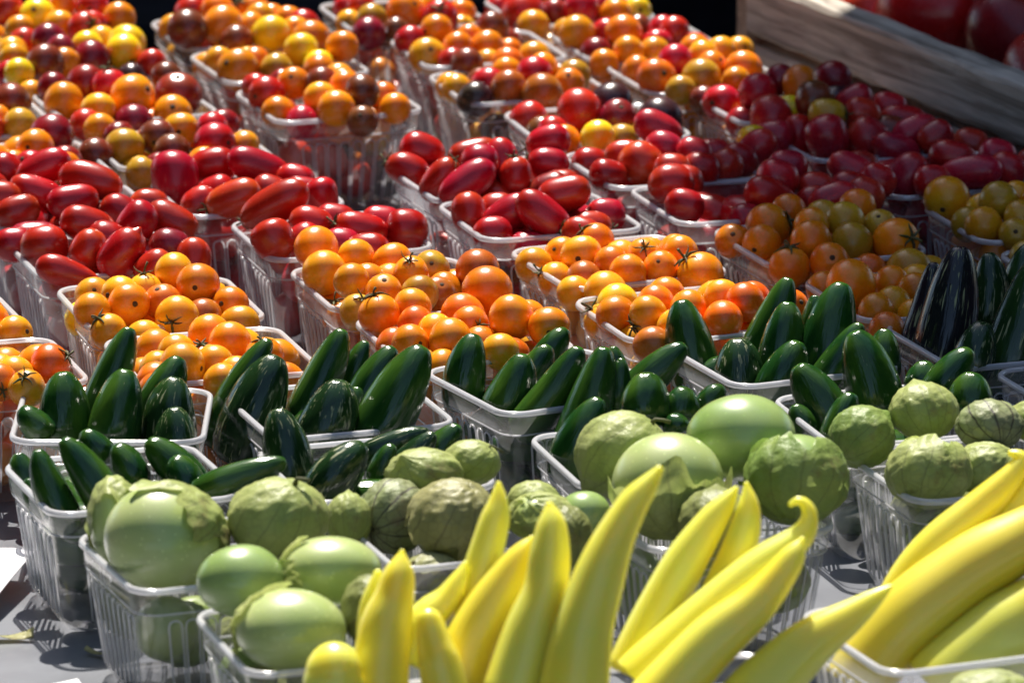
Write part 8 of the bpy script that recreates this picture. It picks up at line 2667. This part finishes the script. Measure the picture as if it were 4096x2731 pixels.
def husk_mesh(rx, ry, cov, ax, seed, frac=1.0):
    r = random.Random(seed)
    q = to_axis(ax, r.uniform(0, 6.28))
    nph, nth = 90, 44
    ph = [r.uniform(0, 6.28) for _ in range(6)]
    vs, uv = [], []
    for j in range(nth + 1):
        for i in range(nph):
            a = 2 * PI * i / nph
            edge = 0.10 * math.sin(5 * a + ph[0]) + 0.06 * math.sin(9 * a + ph[1]) + 0.03 * math.sin(17 * a + ph[2])
            tmax = PI if cov > 0.97 else PI * (cov + edge * (0.6 if cov > .3 else .3))
            t = 0.02 + (tmax - 0.02) * j / nth
            rr = 1.05 + 0.034 * abs(math.cos(5 * a + 0.3 * n_(t, seed))) ** 5 * math.sin(t)
            rr += 0.012 * math.sin(7 * a + 5 * t + ph[3]) * math.sin(t) + 0.010 * math.sin(13 * a - 9 * t + ph[4]) * math.sin(t) + 0.007 * math.sin(23 * t + 11 * a + ph[5])
            d3 = Vector((math.sin(t) * math.cos(a), math.sin(t) * math.sin(a), math.cos(t)))
            off = Vector((seed * 1.37 % 17, seed * 2.11 % 13, 0))
            n1 = mnoise.noise(d3 * 2.6 + off)
            n2 = mnoise.noise(d3 * 6.0 + off * 2)
            n3 = mnoise.noise(d3 * 14.0 + off * 3)
            rr += 0.020 * n1 + 0.018 * (0.5 - abs(n2)) + 0.010 * (0.4 - abs(n3))
            if t < 0.35: rr -= 0.07 * (1 - t / 0.35) ** 2
            if cov > 0.97 and t > PI - 0.5: rr += 0.26 * ((t - PI + 0.5) / 0.5) ** 2
            if cov <= 0.97:
                e = j / nth
                rr += 0.05 * max(0, (e - 0.8) / 0.2) ** 2 * (1 + 0.8 * math.sin(5 * a + ph[0] + 1))
            p = q @ Vector((rr * math.sin(t) * math.cos(a), rr * math.sin(t) * math.sin(a), rr * math.cos(t)))
            vs.append((p.x * rx, p.y * (rx + ry) / 2, p.z * ry))
            uv.append((10.0 * i / nph, t / PI))
    fs = [(p, s, u, w) for p, w, u, s in grid_faces(nph, nth + 1, True)]
    me = mesh('tomatillo_husk', vs, fs, True, (), None, uv)
    # the seam column would squeeze ten periods into one step: set it per loop
    ul = me.uv_layers[0].data
    for p in me.polygons:
        xs = [ul[l].uv[0] for l in p.loop_indices]
        if max(xs) - min(xs) > 5:
            for l in p.loop_indices:
                if ul[l].uv[0] < 5: ul[l].uv[0] += 10.0
    return me


def tomatillo(loc, rx, ry, cov, ax, tint, fl, seed):
    r = link('tomatillo', None, loc=loc)
    vv, ff = lathe([(math.sin(PI * j / 22) if 0 < j < 22 else 0, math.cos(PI * j / 22) - (0.05 * (1 - j / 4) ** 2 if j < 4 else 0)) for j in range(23)], 36, wob(seed, 0.045))
    q = to_axis(ax, seed * 1.7)
    k = 0.985 if cov < 0.05 else 0.955
    fv = []
    for x, y, z in vv:
        p = q @ Vector((x, y, z))
        fv.append((p.x * rx * k, p.y * (rx + ry) / 2 * k, p.z * ry * k))
    link('fruit', mesh('tomatillo_fruit', fv, ff, True, [FR[tint]]), r)
    if cov > 0.05:
        me = husk_mesh(rx * 0.96, ry * 0.96, cov, ax, seed)
        me.materials.append(HU[tint])
        link('husk', me, r)
    if fl == 'stem':
        a = Vector(ax).normalized()
        s = (rx + ry) / 2
        sv, sf, _ = tube([a * s * 0.93, a * s * 1.08, a * s * 1.22 + Vector((0.002, 0, -0.003)), a * s * 1.32 + Vector((0.004, 0, -0.006))], [s * 0.07, s * 0.045, s * 0.04, s * 0.05], 8)
        link('stem', mesh('tomatillo_stem', sv, sf, True, [M_CALYX]), r)
    return r


def banana_pepper(pts, seed):
    r = random.Random(seed)
    c = catmull(pts, 5)
    w = c[0][3]
    d = (Vector(c[0][:3]) - Vector(c[2][:3])).normalized()
    c = [tuple(Vector(c[0][:3]) + d * w * e) + (w * math.sqrt(1 - e * e * 0.99),) for e in (0.995, 0.93, 0.8, 0.6, 0.3)] + c
    ctr = Vector(c[len(c) // 2][:3])
    n = len(c)
    ph = r.uniform(0, 6.28)
    ph2, ph3 = r.uniform(0, 6.28), r.uniform(0, 6.28)
    lob = lambda a, s: 1 + 0.022 * math.cos(3 * a + ph + 1.0 * s) * min(1, s * 3) + 0.03 * math.cos(2 * a + ph2 + 2 * s) + 0.03 * math.sin(s * 9 + ph3) * math.cos(a + ph) + 0.015 * math.sin(s * 21 + ph2)
    v_, f_, u_ = tube([Vector(p[:3]) - ctr for p in c], [p[3] * 1.02 for p in c], 32, 1.0, lob)
    return link('banana_pepper', mesh('banana_pepper_body', v_, f_, True, [M_PEP], None, u_), loc=ctr)


GROUPS = {'o': 'cherry tomatoes heaped in the clear boxes', 'l': 'plum tomatoes heaped in the clear boxes', 'j': 'dark green chilies standing in the clear boxes',
          't': 'tomatillos in the clear boxes', 'p': 'banana peppers standing in the front boxes'}
CATS = {'o': 'cherry tomato', 'l': 'plum tomato', 'j': 'chili pepper', 't': 'tomatillo', 'p': 'banana pepper'}
for i, (bk, b, lab) in enumerate(ITEMS):
    k = b[0]
    if k == 'o': o = round_tomato(b[1], b[2], b[3], b[4], b[5], b[6], i)
    elif k == 'l': o = plum_tomato(b[1], b[2], b[3], b[4], b[5], b[6], b[7], i)
    elif k == 'j': o = chili(b[1], b[2], b[3], b[4], b[5])
    elif k == 't': o = tomatillo(b[1], b[2], b[3], b[4], b[5], b[6], b[7], i)
    else: o = banana_pepper(b[1], i)
    tag(o, lab + ', ' + REF[bk], CATS[k], GROUPS[k])

# ---- produce lower in the boxes, glimpsed through the clear walls
vv0, ff0 = lathe([(math.sin(PI * j / 8) if 0 < j < 8 else 0, math.cos(PI * j / 8)) for j in range(9)], 12)
V, Fc, fmi = [], [], []
keys = ['O', 'A', 'T', 'R', 'D', 'B', 'L', 'K']
for (x, y, z, r, c) in LOW_CHERRY:
    o0 = len(V)
    V += [(x + a * r, y + b * r, z + d * r) for a, b, d in vv0]
    Fc += [tuple(i + o0 for i in q) for q in ff0]
    fmi += [keys.index(c)] * len(ff0)
tag(link('cherry_tomatoes', mesh('low_cherry_tomatoes', V, Fc, True, [M[k] for k in keys], fmi)),
    'cherry tomatoes lying lower down, seen through the clear box walls', 'cherry tomatoes', None, 'stuff')
for n, (key, x, y, z, a, c) in enumerate(LOW_PLUM):
    o = plum_tomato((x, y, z), 0.020, 0.0135, (math.cos(a), math.sin(a), 0.1), c, '', '', n)
    tag(o, 'plum tomato lying under the others inside the ' + REF[key], 'plum tomato', 'plum tomatoes low inside the ' + REF[key])
for n, (key, x, y, z, a) in enumerate(LOW_CHILI):
    d = Vector((math.cos(a), math.sin(a), 0)) * 0.024
    o = chili(Vector((x, y, z)) - d, Vector((x, y, z)) + d, 0.0115, 'cp' if key == 'J5' else '', 0.08)
    tag(o, 'green chili lying under the others inside the ' + REF[key], 'chili pepper', 'chilies low inside the ' + REF[key])
for n, (key, x, y, z, r) in enumerate(LOW_TOMATILLO):
    o = tomatillo((x, y, z), r, r * 0.95, 1.0 if n % 3 else 0.0, (0.2, -0.3, 0.9), 'G' if n % 2 else 'd', '', 900 + n)
    tag(o, 'tomatillo lying under the others inside the ' + REF[key], 'tomatillo', 'tomatillos low inside the ' + REF[key])

# ---- large tomatoes in the crate (crate axes: along, across, height)
def in_crate(a, c, h):
    return cA + cdir * a + Vector((-cdir.y, cdir.x, 0)) * c + Vector((0, 0, TABLE_Z + h))


vv, ff = lathe([(math.sin(PI * j / 24) * (1 - 0.0 * j) if 0 < j < 24 else 0, 0.86 * math.cos(PI * j / 24) - (0.16 * (1 - j / 6) ** 2 if j < 6 else 0)) for j in range(25)], 44,
               lambda a, s: 1 + 0.045 * math.cos(5 * a) * (1 - s) + 0.03 * math.cos(3 * a + 1))
BIG = mesh('large_tomato_body', vv, ff, True, [M['R']])
for n, (a, c, h, r, col, lab) in enumerate((  # shaded fruit get darker, purpler skins: shade put into the colour
        (0.045, 0.075, 0.075, 0.036, 'R', 'large red tomato at the far end of the wooden crate'),
        (0.125, 0.088, 0.088, 0.043, 'R', 'large bright red tomato against the sunlit crate edge'),
        (0.060, 0.165, 0.082, 0.042, 'R', 'large red tomato behind the two at the crate edge'),
        (0.215, 0.115, 0.085, 0.046, 'D', 'large shade-darkened red tomato midway along the crate'),
        (0.150, 0.185, 0.092, 0.044, 'D', 'large shade-darkened red tomato in the middle of the crate'),
        (0.310, 0.090, 0.075, 0.044, 'P', 'large shade-tinted red tomato in the shaded half of the crate'),
        (0.260, 0.200, 0.100, 0.048, 'P', 'large shade-tinted red tomato topmost in the crate'),
        (0.400, 0.110, 0.074, 0.043, 'P', 'large shade-tinted red tomato near the front end of the crate'),
        (0.360, 0.200, 0.088, 0.045, 'D', 'large shade-darkened red tomato by the far crate wall'),
        (0.500, 0.130, 0.070, 0.045, 'P', 'large shade-tinted red tomato beside the front end board'),
        (0.050, 0.260, 0.075, 0.042, 'R', 'large red tomato in the rear far corner of the crate'),
        (0.160, 0.275, 0.078, 0.042, 'R', 'large red tomato against the rear crate wall'))):
    o = link('large_tomato', BIG, loc=in_crate(a, c, h))
    colour(o, M[col])
    o.rotation_mode = 'QUATERNION'
    o.rotation_quaternion = to_axis((rnd.uniform(-.6, .6), rnd.uniform(-.5, .5), rnd.uniform(.4, 1)), rnd.uniform(0, 6.28))
    o.scale = (r, r, r)
    tag(o, lab, 'tomato', 'large tomatoes in the wooden crate')
    if n in (3, 6): link('calyx', CALYX[n % 4], o, (0, 0, -0.22)).scale = (0.55, 0.55, 1)

# ---- price cards on the table
def card(loc, rz, tilt, sx, sy, lab, mark):
    nxx, nyy = 12, 8
    vs = []
    for j in range(nyy):
        for i in range(nxx):
            u, w = i / (nxx - 1) - .5, j / (nyy - 1) - .5
            vs.append((u * sx, w * sy, 0.004 * (u * u * 4) + 0.0025 * math.sin(3 * u + 2 * w)))
    o = link('price_card', mesh('price_card', vs, grid_faces(nxx, nyy, False), True, [M_PAPER]), loc=loc)
    so = o.modifiers.new('thickness', 'SOLIDIFY')
    so.thickness = 0.0004
    o.rotation_euler = (tilt, 0, rz)
    tag(o, lab, 'card')
    if mark:
        pts = [(-0.005 + 0.010 * math.cos(a), 0.030 + 0.012 * math.sin(a), 0.0028) for a in [2.6 - 0.30 * i for i in range(9)]]
        mv, mf, _ = tube(pts, [0.0011] * 9, 6)
        link('pen_mark', mesh('pen_mark', mv, mf, True, [M_INK]), o)
    return o


card((-0.328, -0.268, TABLE_Z + 0.008), math.radians(-12), 0.06, 0.125, 0.10, 'white card lying by the corner of the leftmost chili box', False)
card((-0.238, -0.530, TABLE_Z + 0.012), math.radians(20), math.radians(8), 0.075, 0.085, 'white price card with a curved pen stroke leaning on the table', True)

# ---- dry husk scraps fallen on the table
for n, (x, y, s, lab) in enumerate(((-0.262, -0.345, 0.012, 'curled dry husk scrap on the grey table by the leftmost boxes'),
                                    (0.176, -0.415, 0.010, 'curled dry husk scrap on the table between the right-hand boxes'),
                                    (-0.215, -0.372, 0.007, 'tiny dry husk scrap on the table beside the leftmost tomatillo box'))):
    r_ = random.Random(n)
    vs = []
    for j in range(6):
        for i in range(8):
            u, w = i / 7 - .5, j / 5 - .5
            k = (1 - 3.2 * w * w * (0.6 + abs(u)))
            vs.append((u * 2.0 * s, w * 1.3 * s * k, s * (0.9 * u * u + 0.35 * math.sin(5 * w + n) * u) + 0.001))
    me = mesh('husk_scrap', vs, grid_faces(8, 6, False), True, [HU['b']], None, [(0.3, 0.5)] * 48)
    o = link('husk_scrap', me, loc=(x, y, TABLE_Z + 0.0012))
    o.rotation_euler.z = 1.3 * n
    tag(o, lab, 'husk scrap')
